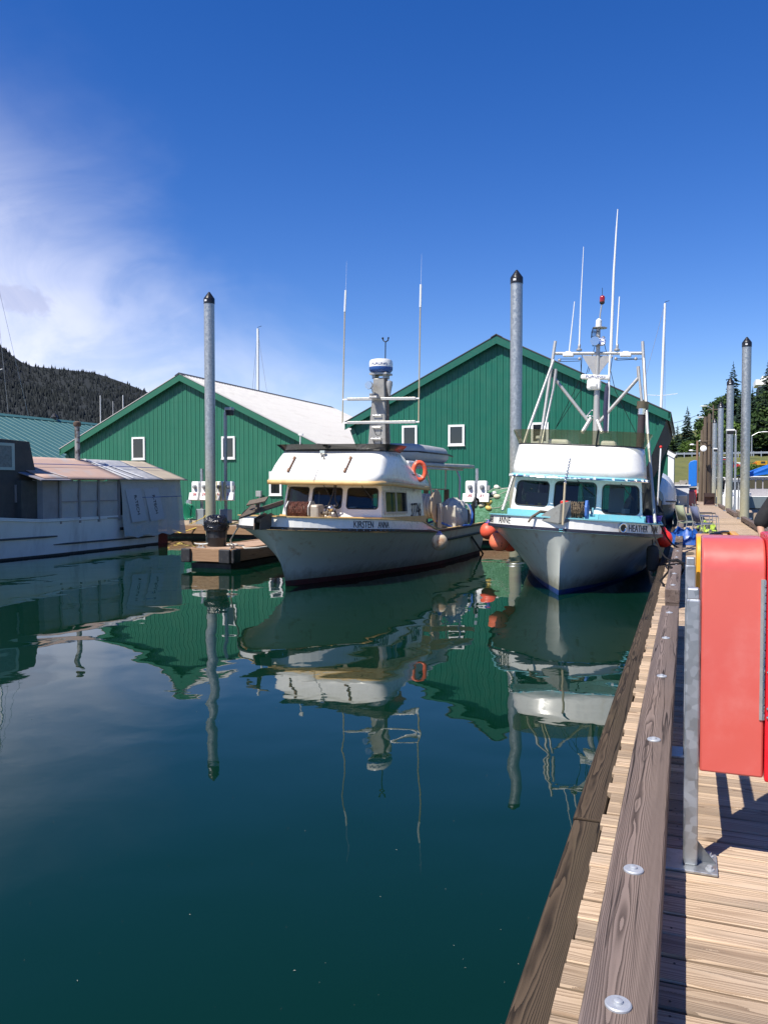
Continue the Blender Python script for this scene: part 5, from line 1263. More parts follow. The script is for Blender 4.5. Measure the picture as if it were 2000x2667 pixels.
for x, y in ((622, 1262), (780, 1250), (1065, 1250), (1222, 1250), (967, 1085)): m.ball(z3(x, y), .04, 8, 6)
m.build('rigging_block', ALUD, H)
# exhaust stack
a, b = z3(1262, 1870, 19.4), z3(1268, 1690, 19.4)
ex = MB().cyl(a + Vector((0, 0, -.7)), b, .085, n=16).build('exhaust_stack', M('wrapped_exhaust', (.035, .025, .03), .8, var=.3), H, smooth=True)
m = MB(); m.cyl(b, b + Vector((.005, 0, .14)), .095, n=16); m.build('stack_collar', STEEL, ex, smooth=True); m = MB(); m.cyl(b + Vector((.005, 0, .14)), b + Vector((.01, 0, .30)), .13, n=18); m.build('stack_cap', M('stack_bronze', (.16, .13, .08), .4, .6), ex, smooth=True)
# red fender on the dock side and coral buoys between the boats
CORAL = M('coral_buoy', (.92, .20, .10), .4, var=.04, dirt=(.86, .28, .18), ds=2.0, dr=(.5, .8))
buoy('buoy', 'coral buoy hanging foremost between the two boats', 1299, 1410, 17.5, .215, CORAL, H.matrix_world @ hh.rail(.30, -1, .05), 'mooring buoys', mark='1')
buoy('buoy', 'red-orange buoy marked with a black 4 against the teal-trimmed hull', 1329, 1413, 17.95, .205, M('red_orange_buoy', (.88, .08, .035), .4, var=.05), H.matrix_world @ hh.rail(.33, -1, .05), 'mooring buoys', mark='4.')
buoy('buoy', 'shaded coral buoy deepest between the two hulls', 1272, 1383, 21.4, .23, M('faded_coral_buoy', (.80, .11, .06), .45, var=.06), at(1264, 1352, 22.3), 'mooring buoys')
buoy('buoy', 'bright red buoy squeezed between boat and walkway', 1727, 1403, 18.6, .19, REDV, None, 'mooring buoys', tipm=REDV)
bpy.context.view_layer.update()
# green net heaped on the cross float behind the boats
rows = []; q = random.Random(31)
for j in range(20):
    r_ = []
    for i in range(26):
        u, v = i / 25 * 2 - 1, j / 19 * 2 - 1
        e = max(0, 1 - abs(u) ** 2.2) ** .8 * max(0, 1 - abs(v) ** 2.4) ** .8
        r_.append((u * 1.65, v * .95, .02 + e * (1.45 + .25*u) + e * .14 * mnoise.noise(Vector((u*4, v*4, 1))) + .03*e*mnoise.noise(Vector((u*16, v*16, 3)))))
    rows.append(r_)
p = at(1288, 1330, 27.2)
NET = thing('fishing_net', 'heap of green fishing net with pale floats between the two boats', 'net', (p.x - .1, 28.85, DECK))
m = MB(); m.grid(rows); m.build('net_heap', M('green_netting', (.06, .17, .085), .95, var=.35, vs=5, dirt=(.11, .25, .15), ds=12, dr=(.45, .6), bmp=.05, bs=22), NET, smooth=True, ang=180)
fc = [M('float_cream', (.62, .56, .38), .6), M('float_yellow', (.60, .44, .12), .6), M('float_white', (.72, .70, .64), .6)]
for k in range(16):
    u = q.uniform(-.3, .95); v = q.uniform(-.75, .2); i, j = int((u + 1)/2*25), int((v + 1)/2*19); b = rows[j][i]
    m = MB(); m.ball((0, 0, 0), .085, 10, 8, (1.5, 1, 1)); o = m.build('net_float', fc[k % 3], NET, smooth=True, loc=(b[0], b[1], b[2] + .05)); o.rotation_euler = (0, q.uniform(-.4, .4), q.uniform(-1, 1))
m = MB()
for k in range(5):
    pts = []
    for t_ in range(12):
        u = -.75 + 1.55*t_/11; v = -.62 + .2*k + .12*math.sin(t_*.9 + k); i, j = min(25, max(0, int((u + 1)/2*25))), min(19, max(0, int((v + 1)/2*19))); b = rows[j][i]; pts.append((b[0], b[1], b[2] + .03))
    m.tube(pts, .008, 5)
m.build('net_line', ROPEW, NET, smooth=True)

m = MB(); m.tube([hp_(1711, 1316, 23.5), hp_(1720, 1168, 23.5)], .022, 6); m.build('stern_pole', PAINTW, H); m = MB(); m.ball(hp_(1720, 1164, 23.5), .04, 8, 6); m.build('pole_light', REDV, H)
# ================================================================ boat with the plastic shed, far left
GREYH = M('grey_green_hull', (.74, .77, .72), .5, var=.06, dirt=(.55, .57, .53), ds=1.5, stretch=(1, 1, .3))
DKSHED = M('dark_plywood', (.07, .07, .06), .8, var=.3, vs=2, stretch=(1, 1, .3), dirt=(.10, .12, .09), ds=2)
T = thing('shed_boat', 'old boat with plastic-sheeted cabin shed and pilothouse before the mid green boathouse', 'boat', (-19.35, 10.5, 0))
th_ = Hull(13.9, 1.75, 1.62, .6, [(0, 1.75), (.3, 1.35), (.6, 1.06), (1, 1.05)], lambda q: .0)
th_.build(T, .06, GREYH, M('dark_boot', (.03, .03, .03), .6), M('grey_deck', (.25, .25, .24), .7), .05, GREYH, GREYH, .03, GREYH)
m = MB(); m.tube([th_.P(.30 + .33*k/10, .62 - .03*k/10, 1) + Vector((.03, 0, 0)) for k in range(11)], [.01] + [.028]*9 + [.02], 8); m.tube([th_.P(.62 + .36*k/10, .34 - .04*k/10, 1) + Vector((.03, 0, 0)) for k in range(11)], [.01] + [.026]*9 + [.02], 8); m.build('strake', M('dark_strake', (.09, .09, .085), .7), T, smooth=True)
MB().span((1.69, 11.6, .62), (1.78, 12.1, .72)).build('scupper', BLACKP, T)
# pilothouse
m = MB(); m.prism([(4.2, 1.0), (8.75, 1.0), (8.15, 3.40), (4.2, 3.52)], 'yz', -1.2, 1.25); m.build('pilothouse', DKSHED, T, bevel=.02)
TAPEG = M('pale_green_tape', (.40, .50, .42), .6); PLWIN = M('plastic_window', (.16, .18, .18), .3, var=.3)
m = MB(); f_ = MB()
y0_, y1_, za_, zb2 = 6.1, 7.55, 2.55, 3.32
for a_, b_ in (((y0_, za_), (y1_, za_ + .08)), ((y0_, zb2 - .08), (y1_, zb2)), ((y0_, za_ + .08), (y0_ + .1, zb2 - .08)), ((y1_ - .1, za_ + .08), (y1_, zb2 - .08))): m.span((1.24, a_[0], a_[1]), (1.275, b_[0], b_[1]))
o = m.build('window', TAPEG, T); MB().span((1.245, y0_ + .05, za_ + .05), (1.262, y1_ - .05, zb2 - .05)).build('pane', PLWIN, o)
m = MB()
for a_, b_ in (((7.55, 1.62), (8.45, 1.67)), ((7.55, 2.08), (8.45, 2.13)), ((7.55, 1.67), (7.62, 2.08)), ((8.38, 1.67), (8.45, 2.08)), ((7.98, 1.67), (8.02, 2.08))): m.span((1.24, a_[0], a_[1]), (1.285, b_[0], b_[1]))
o = m.build('window', ALUD, T); MB().span((1.245, 7.6, 1.65), (1.262, 8.4, 2.1)).build('pane', WPANE, o)
m = MB(); m.face([(1.25, 7.7, 2.50), (2.0, 7.8, 2.28), (2.0, 9.0, 2.28), (1.25, 9.0, 2.5)]); m.build('side_awning', M('weathered_board', (.22, .21, .24), .7, var=.2), T, solid=.03)
# shed frame, sheeting and roof
POST = M('grey_stud', (.30, .29, .27), .8, var=.2)
FILMW = film('clear_sheeting', (.56, .58, .55), .14, .35); FILMR = film('roof_sheeting', (.55, .53, .50), .12, .4)
EZ0, EZ1, RZ = 2.28, 2.40, 3.02
SY0, SY1 = 8.0, 14.9
for y in (8.85, 9.68, 10.55, 11.55, 12.4, 13.4, 14.6): MB().span((1.69, y - .03, .95), (1.74, y + .03, 2.30)).build('stud', POST, T)
for z in (1.05, 1.62): MB().span((1.695, 8.85, z - .015), (1.715, 11.6, z + .015)).build('batten', POST, T)
for a_, b_ in ((8.86, 9.66), (9.70, 10.53), (10.57, 11.53)):
    q = random.Random(int(a_*10)); rows = []
    for j in range(9): rows.append([(1.675 + .025*mnoise.noise(Vector((a_ + i*.6, j*.5, 0))), a_ + (b_ - a_)*i/10, 1.02 + (EZ0 - 1.05)*j/8) for i in range(11)])
    m = MB(); m.grid(rows); m.build('sheeting_panel', FILMW, T, smooth=True)
MB().span((-1.4, 7.6, .95), (1.45, 14.7, 2.25)).build('inner_wall', DKSHED, T)
MB().span((1.28, 8.2, .95), (1.66, 8.84, 2.28)).build('bulkhead', POST, T)
MB().span((1.2, 13.95, -.2), (1.5, 14.5, .42)).build('rudder_skeg', M('red_lead', (.20, .02, .02), .6, var=.2), T)
rows = []
for j in range(13):
    f = j / 12; rows.append([(1.76 + (.16*f if True else 0) + .05*mnoise.noise(Vector((i*.45, j*.18, 7))) , 11.55 + (14.95 - 11.55)*i/24 + .10*f*(i/24), 2.36 - f*1.98 + .04*math.sin(i)*f) for i in range(25)])
m = MB(); m.grid(rows); m.build('hanging_sheet', FILMW, T, smooth=True)
rows = []
for j in range(11): rows.append([(1.70 - 3.3*i/14, 14.98 + .05*mnoise.noise(Vector((i*.5, j*.3, 3))), 2.36 + (.62*(1 - abs(i - 7)/7) if j == 0 else (.62*(1 - abs(i - 7)/7))*(1 - j/10)) - j*.19) for i in range(15)])
m = MB(); m.grid(rows); m.build('end_sheet', FILMW, T, smooth=True)
ROOFP = M('faded_plywood_roof', (.44, .30, .235), .75, var=.12, vs=2, dirt=(.36, .34, .33), ds=1.2, dr=(.5, .7)); ROOFB = M('bare_plywood_roof', (.40, .335, .25), .75, var=.12, vs=3); ROOFG = M('grey_sheeted_roof', (.34, .34, .35), .55, var=.15, vs=2, dirt=(.50, .49, .47), ds=3, dr=(.5, .7), bmp=.02, bs=6)
for a_, b_, mat in ((8.0, 11.75, ROOFP), (11.77, 13.75, ROOFG), (13.77, 15.2, ROOFB)):
    for s in (-1, 1):
        m = MB(); m.grid([[(s*(1.92*i/8), a_ + (b_ - a_)*j/8, RZ - (RZ - 2.32)*i/8 + .012*mnoise.noise(Vector((i*.7, a_ + j*.8, 2)))) for i in range(9)] for j in range(9)]); m.build('roof_sheet', mat, T, smooth=True, solid=.02)
m = MB(); m.bar((.75, 8.3, RZ - .235), (1.85, 9.0, 2.36), .07, .012); m.bar((.1, 11.8, RZ), (1.9, 12.05, 2.37), .07, .012); m.bar((.5, 12.3, RZ - .14), (1.8, 12.7, 2.40), .10, .012); m.build('roof_tape', STICK, T)
m = MB(); m.tube([(.95, 8.4, 2.76), (.9, 10, 2.78), (.9, 12, 2.78), (.95, 15, 2.76)], .012, 5); m.tube([(1.80, 11.8, 1.72), (1.83, 13, 1.70), (1.86, 14.9, 1.72)], .010, 5); m.build('blue_lashing', ROPEB, T)
PANELW = M('foam_board', (.42, .45, .46), .6, var=.06)
for y0_, y1_ in ((11.75, 12.55), (12.75, 13.55)):
    o = MB().add([(1.80, y0_, 1.98), (1.80, y1_, 2.02), (1.93, y1_ + .2, .92), (1.93, y0_ + .2, .86), (1.785, y0_, 1.98), (1.785, y1_, 2.02), (1.915, y1_ + .2, .92), (1.915, y0_ + .2, .86)], HEX).build('insulation_board', PANELW, T)
    text('board_print', 'R-TECH', .20, LETTER, o, (1.873, (y0_ + y1_)/2 + .12, 1.45), (.11, .17, -1), (0, 1, .1), ext=.002)
m = MB(); m.cyl((.1, 11.45, 2.9), (.1, 11.45, 4.15), .085, n=16); o = m.build('stove_pipe', M('sooty_flue', (.33, .33, .31), .55, .5, var=.25, dirt=(.08, .06, .05), ds=3, dr=(.45, .6)), T, smooth=True)
MB().lathe([(.10, 4.1), (.125, 4.13), (.125, 4.24), (.05, 4.28)], (.1, 11.45, 0), 16).build('flue_cap', M('rusty_cap', (.10, .07, .05), .8), o, smooth=True)
m = MB(); m.cyl((.9, 5.0, 3.5), (.9, 5.0, 5.5), .02); m.build('cabin_antenna', PAINTW, T)

# ================================================================ bin, pedestals, lamps on the cross float
p = atz(565, 1423, FZ)
BIN = thing('trash_can', 'black plastic bin lined with a crumpled bag on the finger float', 'bin', (p.x, p.y, FZ))
pr = [(.235, 0), (.245, .02), (.255, .22), (.262, .23), (.262, .25), (.26, .26), (.275, .50), (.30, .505), (.305, .53), (.29, .55)]
MB().lathe(pr, n=30).build('bin', M('black_bin_plastic', (.022, .022, .024), .42, var=.2), BIN, smooth=True)
m = MB()
for k in range(10): m.bar((.264*math.cos(k*.63), .264*math.sin(k*.63), .27), (.276*math.cos(k*.63), .276*math.sin(k*.63), .48), .025, .012, (math.cos(k*.63), math.sin(k*.63), 0))
m.build('rib', bpy.data.materials['black_bin_plastic'], BIN)
rows = []; q = random.Random(5)
for j in range(15):
    f = j / 14; r_ = []
    for i in range(36):
        a = 2*math.pi*i/36; w_ = mnoise.noise(Vector((math.cos(a)*3.2, math.sin(a)*3.2, j*.5))) + .6*mnoise.noise(Vector((math.cos(a)*8, math.sin(a)*8, j*1.1)))
        rad = interp([(0, .315), (.25, .325), (.45, .33), (.75, .22), (1, .05)], f) * (1 + .10*w_); z = interp([(0, .42), (.25, .52), (.45, .66), (.75, .80), (1, .84)], f) + .045*w_
        r_.append((rad*math.cos(a), rad*math.sin(a), z))
    rows.append(r_)
m = MB(); m.grid(rows, close=True); m.face(rows[-1]); m.build('bag', M('glossy_bag', (.012, .012, .014), .22, var=.2, bmp=.012, bs=30), BIN, smooth=True, ang=25)
PEDW = M('pedestal_white', (.80, .80, .78), .4, var=.03); METG = M('meter_grey', (.30, .31, .31), .4)
def meter_box(par, x, y, z0, w_, h_, num, skew=0, dp=.22):
    m = MB(); m.prism([(x - w_/2, z0), (x + w_/2, z0), (x + w_/2, z0 + h_*.93), (x + w_/2 - .03, z0 + h_), (x - w_/2 + .03, z0 + h_), (x - w_/2, z0 + h_*.93)], 'xz', y, y + dp); o = m.build('meter_box', PEDW, par, bevel=.015)
    m = MB(); m.prism([(y - .10, z0 + h_*.04), (y + .02, z0 + h_*.0), (y + .02, z0 + h_*.42), (y - .02, z0 + h_*.42)], 'yz', x - w_/2 - (.09 if skew < 0 else 0) , x + w_/2 + (.09 if skew > 0 else 0)); m.build('outlet_hood', PEDW, o, bevel=.01)
    m = MB(); m.lathe([(.085, 0), (.085, .03), (.07, .05), (.065, .10), (.05, .12), (.01, .125)], n=18, M=Matrix.Translation((x, y - .0, z0 + h_*.72)) @ Matrix.Rotation(R(90), 4, 'X')); m.build('meter', METG, o, smooth=True)
    text('berth_number', num, .17, LETTERR, o, (x, y - .062, z0 + h_*.33), (1, 0, 0), ext=.003)
    return o
def pedestal(px, Y, nums, label, post_top, box=True, ztop=2.28):
    p = at(px, 1320, Y); P_ = thing('power_pedestal', label, 'pedestal', (p.x, Y, DECK), group='shore power pedestals')
    MB().span((-.05, .12, 0), (.05, .22, post_top - DECK)).build('post', GALV, P_)
    if box: MB().span((-.19, -.02, 0), (.19, .34, .62)).build('plinth', M('plinth_grey', (.24, .27, .30), .5) if 'plinth_grey' not in bpy.data.materials else bpy.data.materials['plinth_grey'], P_, bevel=.02)
    for k, nme in enumerate(nums): meter_box(P_, -.22 + .44*k, 0, ztop - DECK - .78, .34, .78, nme, -1 if k == 0 else 1)
    m = MB(); m.box((.45, .05, ztop - DECK - .25), (.08, .14, .16)); m.build('outlet', METG, P_)
    return P_
pedestal(1239, 28.15, ('30', '31'), 'white twin meter pedestal numbered 30 and 31 between the boats', 2.72, False)
pedestal(521, 28.15, ('28', '29'), 'white twin meter pedestal numbered 28 and 29 beside the tall pile', 2.80, True)
P_ = pedestal(583, 28.15, ('4', '3'), 'white twin meter pedestal numbered 4 and 3 with a lamp pole', 5.05, True)
m = MB(); m.tube([(0, .17, 4.5), (0, .17, 4.62), (.06, .17, 4.66), (.16, .17, 4.66)], .04, 8); m.build('lamp_arm', GALV, P_)
m = MB(); m.span((.06, .02, 4.60), (.34, .32, 4.72)); m.build('lamp_head', M('lamp_head_grey', (.45, .46, .46), .4, .3), P_, bevel=.02); MB().span((.09, .04, 4.40), (.33, .30, 4.60)).build('lamp_lens', BLACKP, P_, bevel=.02)
m = MB(); q = random.Random(9)
for k in range(3):
    x = -.30 + k*.20; m.tube([(x, -.13, 1.72), (x + .02, -.15, 1.4 - .1*q.random()), (x + .07, -.16, 1.02 - .1*q.random()), (x + .1, -.15, 1.3), (x + .06, -.13, 1.74)], .014, 6)
m.tube([(-.35, -.1, 1.0), (-.6, -.5, .3), (-1.0, -.9, .05)], .014, 6); m.build('power_cord', ROPEY, P_, smooth=True)
m = MB(); px_ = at(595, 1345, 28.0); m.tube([at(648, 1352, 29.5), at(600, 1365, 28.2), at(560, 1370, 28.0), at(520, 1372, 27.9), at(470, 1388, 27.6), at(415, 1366, 27.9)], .022, 6); tag(m.build('shore_cable', ROPEY, smooth=True), 'yellow shore power cable drooping along the cross float', 'cable')
# green hose on its stand
p = at(497, 1345, 28.2); HS = thing('hose_stand', 'green garden hose hung on a post beside pedestal 28', 'hose', (p.x, 28.2, DECK))
MB().span((-.05, -.03, 0), (.05, .03, .85)).build('post', GALV, HS); MB().lathe([(.02, 0), (.13, .02), (.13, .05), (.02, .07)], n=16, M=Matrix.Translation((0, -.08, .88)) @ Matrix.Rotation(R(90), 4, 'X')).build('hanger', GALV, HS)
m = MB()
for k in range(6): m.torus((-.15 + .07*k, -.10 - .02*k, .52), .26 - .012*k, .022, 20, 6, Matrix.Rotation(R(8*k - 20), 4, 'Z') @ Matrix.Rotation(R(90), 4, 'X') @ Matrix.Diagonal((.62, 1.35, 1, 1)))
m.build('hose', HOSEG, HS, smooth=True)
p = at(674, 1286, 31.3); JB = thing('junction_box', 'small grey junction box on the wall of the mid green boathouse', 'box', (p.x, 31.38, p.z))
MB().span((-.13, -.12, -.13), (.13, .0, .13)).build('body', METG, JB, bevel=.015); MB().cyl((.05, -.06, -1.6), (.05, -.06, -.13), .03).build('conduit', GALV, JB)
# bow line from the tan-trimmed boat to the finger float cleat
m = MB(); a = at(630, 1380, 15.6); c = Vector((-10.85, 17.95, FZ + .1)); m.tube([K.matrix_world @ kh.rail(.05, -1, .02), c + Vector((0, -.1, .12)), c], .02, 6); m.tube([c, c + Vector((.12, .3, -.06)), c + Vector((.3, .1, -.09)), c + Vector((.6, .3, -.08)), c + Vector((.75, .9, -.06))], .02, 6)
m.torus(c, .10, .03, 14, 6, Matrix.Diagonal((1.3, .8, 1, 1))); tag(m.build('mooring_line', ROPEW, smooth=True), 'pale mooring line from the tan-trimmed bow to its float cleat', 'rope')
# lines from the teal-trimmed boat to the walkway
m = MB(); a = H.matrix_world @ hh.rail(.13, 1, .24); b = Vector((-.15, 15.0, .80)); c = Vector((-.15, 13.3, .80))
pts = [a.lerp(b, k/8) + Vector((0, 0, -.25*math.sin(math.pi*k/8))) for k in range(9)]; m.tube(pts, .018, 6)
a = H.matrix_world @ hh.rail(.20, 1, .24); b2 = Vector((-.1, 18.6, .75)); m.tube([a.lerp(b2, k/6) + Vector((0, 0, -.12*math.sin(math.pi*k/6))) for k in range(7)], .018, 6)
for k in range(3): m.tube([Vector((-.15 + .13*math.cos(t_*.7), 14.9 + .09*k, .665 + .14*math.sin(t_*.7))) for t_ in range(10)], .018, 6)
m.tube([(-.15, 15.0, .80), (-.02, 14.6, .78), (-.28, 14.2, .78), (-.20, 13.7, .79), (-.36, 13.4, .60), (-.30, 13.2, .56)], .018, 6)
tag(m.build('mooring_line', ROPEK, smooth=True), 'black mooring lines from the teal-trimmed boat looped on the bull rail', 'rope')
fd = thing('fender', 'dark grey cylindrical fender between the teal-trimmed hull and walkway', 'fender', (-.62, 17.3, .62))
MB().lathe([(.02, -.27), (.10, -.24), (.125, -.18), (.125, .18), (.10, .24), (.03, .27)], n=20).build('body', M('grey_fender', (.04, .045, .048), .8, var=.2, spec=.15), fd, smooth=True); MB().tube([(0, 0, .27), (-.05, .1, .65)], .012, 6).build('lanyard', ROPEK, fd)
# ================================================================ red fire cabinet on galvanised posts, yellow box behind
REDP = M('faded_red_fibreglass', (.58, .098, .076), .40, var=.07, vs=3.0, dirt=(.62, .17, .14), ds=2.2, dr=(.45, .75), coat=.5)
REDD = M('red_door', (.66, .012, .022), .32, var=.03, coat=.3)
YELP = M('yellow_fibreglass', (.78, .36, .02), .38, var=.05, coat=.3)
def gpost(par, x, y, h):
    g = MB().span((x - .028, y - .028, .012), (x + .028, y + .028, h - .045)).build('post', GALV, par, bevel=.009, seg=3)
    MB().span((x - .024, y - .024, h - .05), (x + .024, y + .024, h)).build('post_cap', GALV, g, bevel=.008)
    MB().span((x - .14, y - .075, .002), (x + .105, y + .115, .014)).build('base_plate', GALV, g, bevel=.003)
    for s in (-1, 1): 
        m = MB(); m.prism([(x + .028, .014), (x + .10, .014), (x + .028, .10)], 'xz', y + .02, y + .028); m.build('gusset', GALV, g)
    for bx_, by_ in ((.075, -.04), (.075, .085), (-.11, -.04), (-.11, .085)):
        m = MB(); m.lathe([(.018, 0), (.018, .004)], (x + bx_, y + by_, .014), 14); m.lathe([(.0105, .004), (.0105, .016)], (x + bx_, y + by_, .014), 6); m.build('anchor_bolt', WASH, g)
    return g
def cabinet(label, x, y, z, wid, ln, h, bodym, doorm, hinge=True):
    cb = thing('fire_cabinet', label, 'cabinet', (x, y, z))
    # body: side profile in y-z with a big round shoulder over the near end, run along x
    r_ = .13; pr = [(0, 0), (ln, 0), (ln, h)] + [(r_ - r_*math.sin(R(t)), h - r_ + r_*math.cos(R(t))) for t in (0, 15, 30, 45, 60, 75, 90)]
    m = MB(); m.prism(pr, 'yz', 0, wid); m.build('body', bodym, cb, bevel=.009, seg=3, smooth=True, ang=35)
    m = MB(); m.prism([(wid + .003, -.012), (wid + .055, -.012), (wid + .055, h + .004), (wid + .035, h + .018), (wid + .003, h + .018)], 'xz', -.015, ln + .015); d = m.build('door', doorm, cb, bevel=.012, seg=3)
    if hinge:
        m = MB(); m.span((wid - .018, -.006, .235), (wid - .002, .0, .235 + .56)); hg = m.build('hinge', ALUD, cb)
        m = MB(); n = 18
        for k in range(n): m.cyl((wid - .003, -.008, .235 + .56*k/n + .002), (wid - .003, -.008, .235 + .56*(k + 1)/n - .002), .005, n=8)
        m.build('hinge_knuckle', STEEL, hg)
        for z_ in (.25, .285, .43, .60, .745, .775): MB().ball((wid + .015, -.018, z_), .0085, 10, 8).build('rivet', STEEL, d)
    return cb
FC = cabinet('faded red fibreglass fire hose cabinet with a bright red door, nearest on the walkway', .064, 3.50, .935, .236, .34, .95, REDP, REDD)
FP = thing('cabinet_stand', 'pair of galvanised square posts carrying the near red cabinet and yellow box', 'stand', (0, 0, DECK))
gpost(FP, .033, 3.52, 1.155); gpost(FP, .030, 4.97, 1.16)
MB().span((.02, 3.549, .80), (.055, 4.94, .86)).build('cross_bar', GALV, FP); MB().span((.02, 3.549, .45), (.055, 4.94, .51)).build('cross_bar', GALV, FP)
YB = cabinet('yellow fibreglass box mounted just beyond the near red fire cabinet', .062, 5.05, .95, .19, .40, .85, YELP, YELP, False)
m = MB(); m.tube([(.06, .03, .845), (.08, .06, .865), (.15, .2, .872), (.18, .28, .868), (.19, .33, .845)], .009, 8); m.box((.12, .14, .852), (.05, .05, .025)); m.build('handle', BLACKP, YB, smooth=True)
bpy.context.view_layer.update()
c2 = copy_tree(FC); c2.location = (.15, 46.5, .92); c2.scale = (1.35, 1, 1.0); c2['label'] = 'small far red fire cabinet on the walkway past the folding chairs'
fp2 = copy_tree(FP); fp2.location = (.06, 43, DECK); fp2.scale = (1.5, 1, 1); fp2['label'] = 'galvanised posts under the far red fire cabinet'

# ================================================================ person at the right edge
def person():
    P_ = thing('person', 'person in a black short-sleeved shirt standing beyond the red cabinet', 'person', (1.07, 9.55, DECK))
    me = bpy.data.meshes.new('body'); 
    J = {'pel': (0, 0, .95, .145), 'wst': (0, .0, 1.10, .135), 'chs': (0, .01, 1.32, .155), 'nek0': (0, .01, 1.48, .075), 'nek': (0, -.01, 1.54, .055), 'hd0': (0, -.02, 1.60, .075), 'hd1': (0, -.02, 1.70, .098), 'hd2': (0, -.01, 1.78, .06),
         'lsh': (-.19, .01, 1.42, .062), 'lel': (-.315, .03, 1.14, .044), 'lwr': (-.30, -.16, .98, .030), 'lha': (-.29, -.22, .93, .038),
         'rsh': (.19, .01, 1.42, .062), 'rel': (.29, .05, 1.15, .044), 'rwr': (.27, -.08, .93, .030), 'rha': (.26, -.12, .86, .038),
         'lhp': (-.09, 0, .90, .10), 'lkn': (-.10, -.02, .50, .062), 'lan': (-.10, .03, .09, .042), 'lft': (-.11, -.13, .035, .036),
         'rhp': (.09, 0, .90, .10), 'rkn': (.10, -.02, .50, .062), 'ran': (.10, .03, .09, .042), 'rft': (.12, -.13, .035, .036)}
    E = ['pel-wst', 'wst-chs', 'chs-nek0', 'nek0-nek', 'nek-hd0', 'hd0-hd1', 'hd1-hd2', 'chs-lsh', 'lsh-lel', 'lel-lwr', 'lwr-lha', 'chs-rsh', 'rsh-rel', 'rel-rwr', 'rwr-rha', 'pel-lhp', 'lhp-lkn', 'lkn-lan', 'lan-lft', 'pel-rhp', 'rhp-rkn', 'rkn-ran', 'ran-rft']
    ks = list(J)
    def skin(nm, keys, edges, grow, mat, root, rad=None):
        me = bpy.data.meshes.new(nm); me.from_pydata([J[k][:3] for k in keys], [tuple(keys.index(x) for x in e.split('-')) for e in edges], [])
        me.materials.append(mat); o = bpy.data.objects.new(nm, me); C.objects.link(o); o.parent = P_
        md_ = o.modifiers.new('skin', 'SKIN'); md_.use_smooth_shade = True
        for i, k in enumerate(keys):
            v = me.skin_vertices[0].data[i]; r0 = (rad or {}).get(k, J[k][3]) + grow; v.radius = (r0, r0); v.use_root = (k == root)
        s_ = o.modifiers.new('sub', 'SUBSURF'); s_.levels = 2; s_.render_levels = 2; return o
    SKIN = M('skin', (.42, .24, .16), .55, var=.06); CLOTH = M('black_shirt', (.014, .014, .016), .85, var=.3, bmp=.004, bs=20); JEAN = M('dark_jeans', (.03, .04, .07), .85, var=.2); HAIR = M('brown_hair', (.05, .03, .02), .7); SHOE = M('dark_shoes', (.03, .03, .03), .6)
    skin('body', ks, E, 0, SKIN, 'pel')
    J['lslv'] = (-.335, .035, 1.10, .05); J['rslv'] = (.305, .05, 1.12, .05)
    kk = ['pel', 'wst', 'chs', 'nek0', 'lsh', 'lslv', 'rsh', 'rslv']
    skin('shirt', kk, ['pel-wst', 'wst-chs', 'chs-nek0', 'chs-lsh', 'lsh-lslv', 'chs-rsh', 'rsh-rslv'], .022, CLOTH, 'pel', {'lslv': .075, 'rslv': .075, 'lsh': .07, 'rsh': .07})
    kk = ['wst', 'pel', 'lhp', 'lkn', 'lan', 'rhp', 'rkn', 'ran']
    skin('trousers', kk, ['wst-pel', 'pel-lhp', 'lhp-lkn', 'lkn-lan', 'pel-rhp', 'rhp-rkn', 'rkn-ran'], .018, JEAN, 'pel', {'wst': .11})
    m = MB(); m.ball((0, .005, 1.725), .112, 16, 12, (.92, 1.02, 1.0)); o = m.build('hair', HAIR, P_, smooth=True)
    for v in o.data.vertices:
        if v.co.y < -.045 and v.co.z < 1.765: v.co.y = -.045
    m = MB()
    for s in (-1, 1): m.ball((s*.033, -.108, 1.70), .012, 8, 6)
    m.build('eye', STICK, P_, smooth=True); m = MB(); m.ball((0, -.122, 1.675), .016, 8, 6, (.8, 1, 1.5)); m.build('nose', SKIN, P_, smooth=True)
    for s in (-1, 1):
        m = MB(); m.ball((s*.105, -.08, .045), .06, 12, 8, (.8, 2.1, .72)); m.build('shoe', SHOE, P_, smooth=True)
        hx, hy, hz_ = J['lha' if s < 0 else 'rha'][:3]
        for f in range(4):
            m = MB(); bx_ = hx + s*(-.02 + .014*f)*.6; L = (.075, .085, .08, .065)[f]; m.tube([(bx_, hy - .02 + .012*(f - 1.5), hz_ - .02), (bx_ - s*.005, hy - .045 + .012*(f - 1.5), hz_ - .02 - L*.55), (bx_ - s*.015, hy - .035 + .012*(f - 1.5), hz_ - .02 - L)], [.0095, .009, .007], 7); m.build('finger', SKIN, P_, smooth=True)
        m = MB(); m.tube([(hx - s*.02, hy - .02, hz_ + .01), (hx - s*.045, hy - .05, hz_ - .015), (hx - s*.045, hy - .065, hz_ - .045)], [.012, .011, .008], 7); m.build('thumb', SKIN, P_, smooth=True)
    return P_
person()

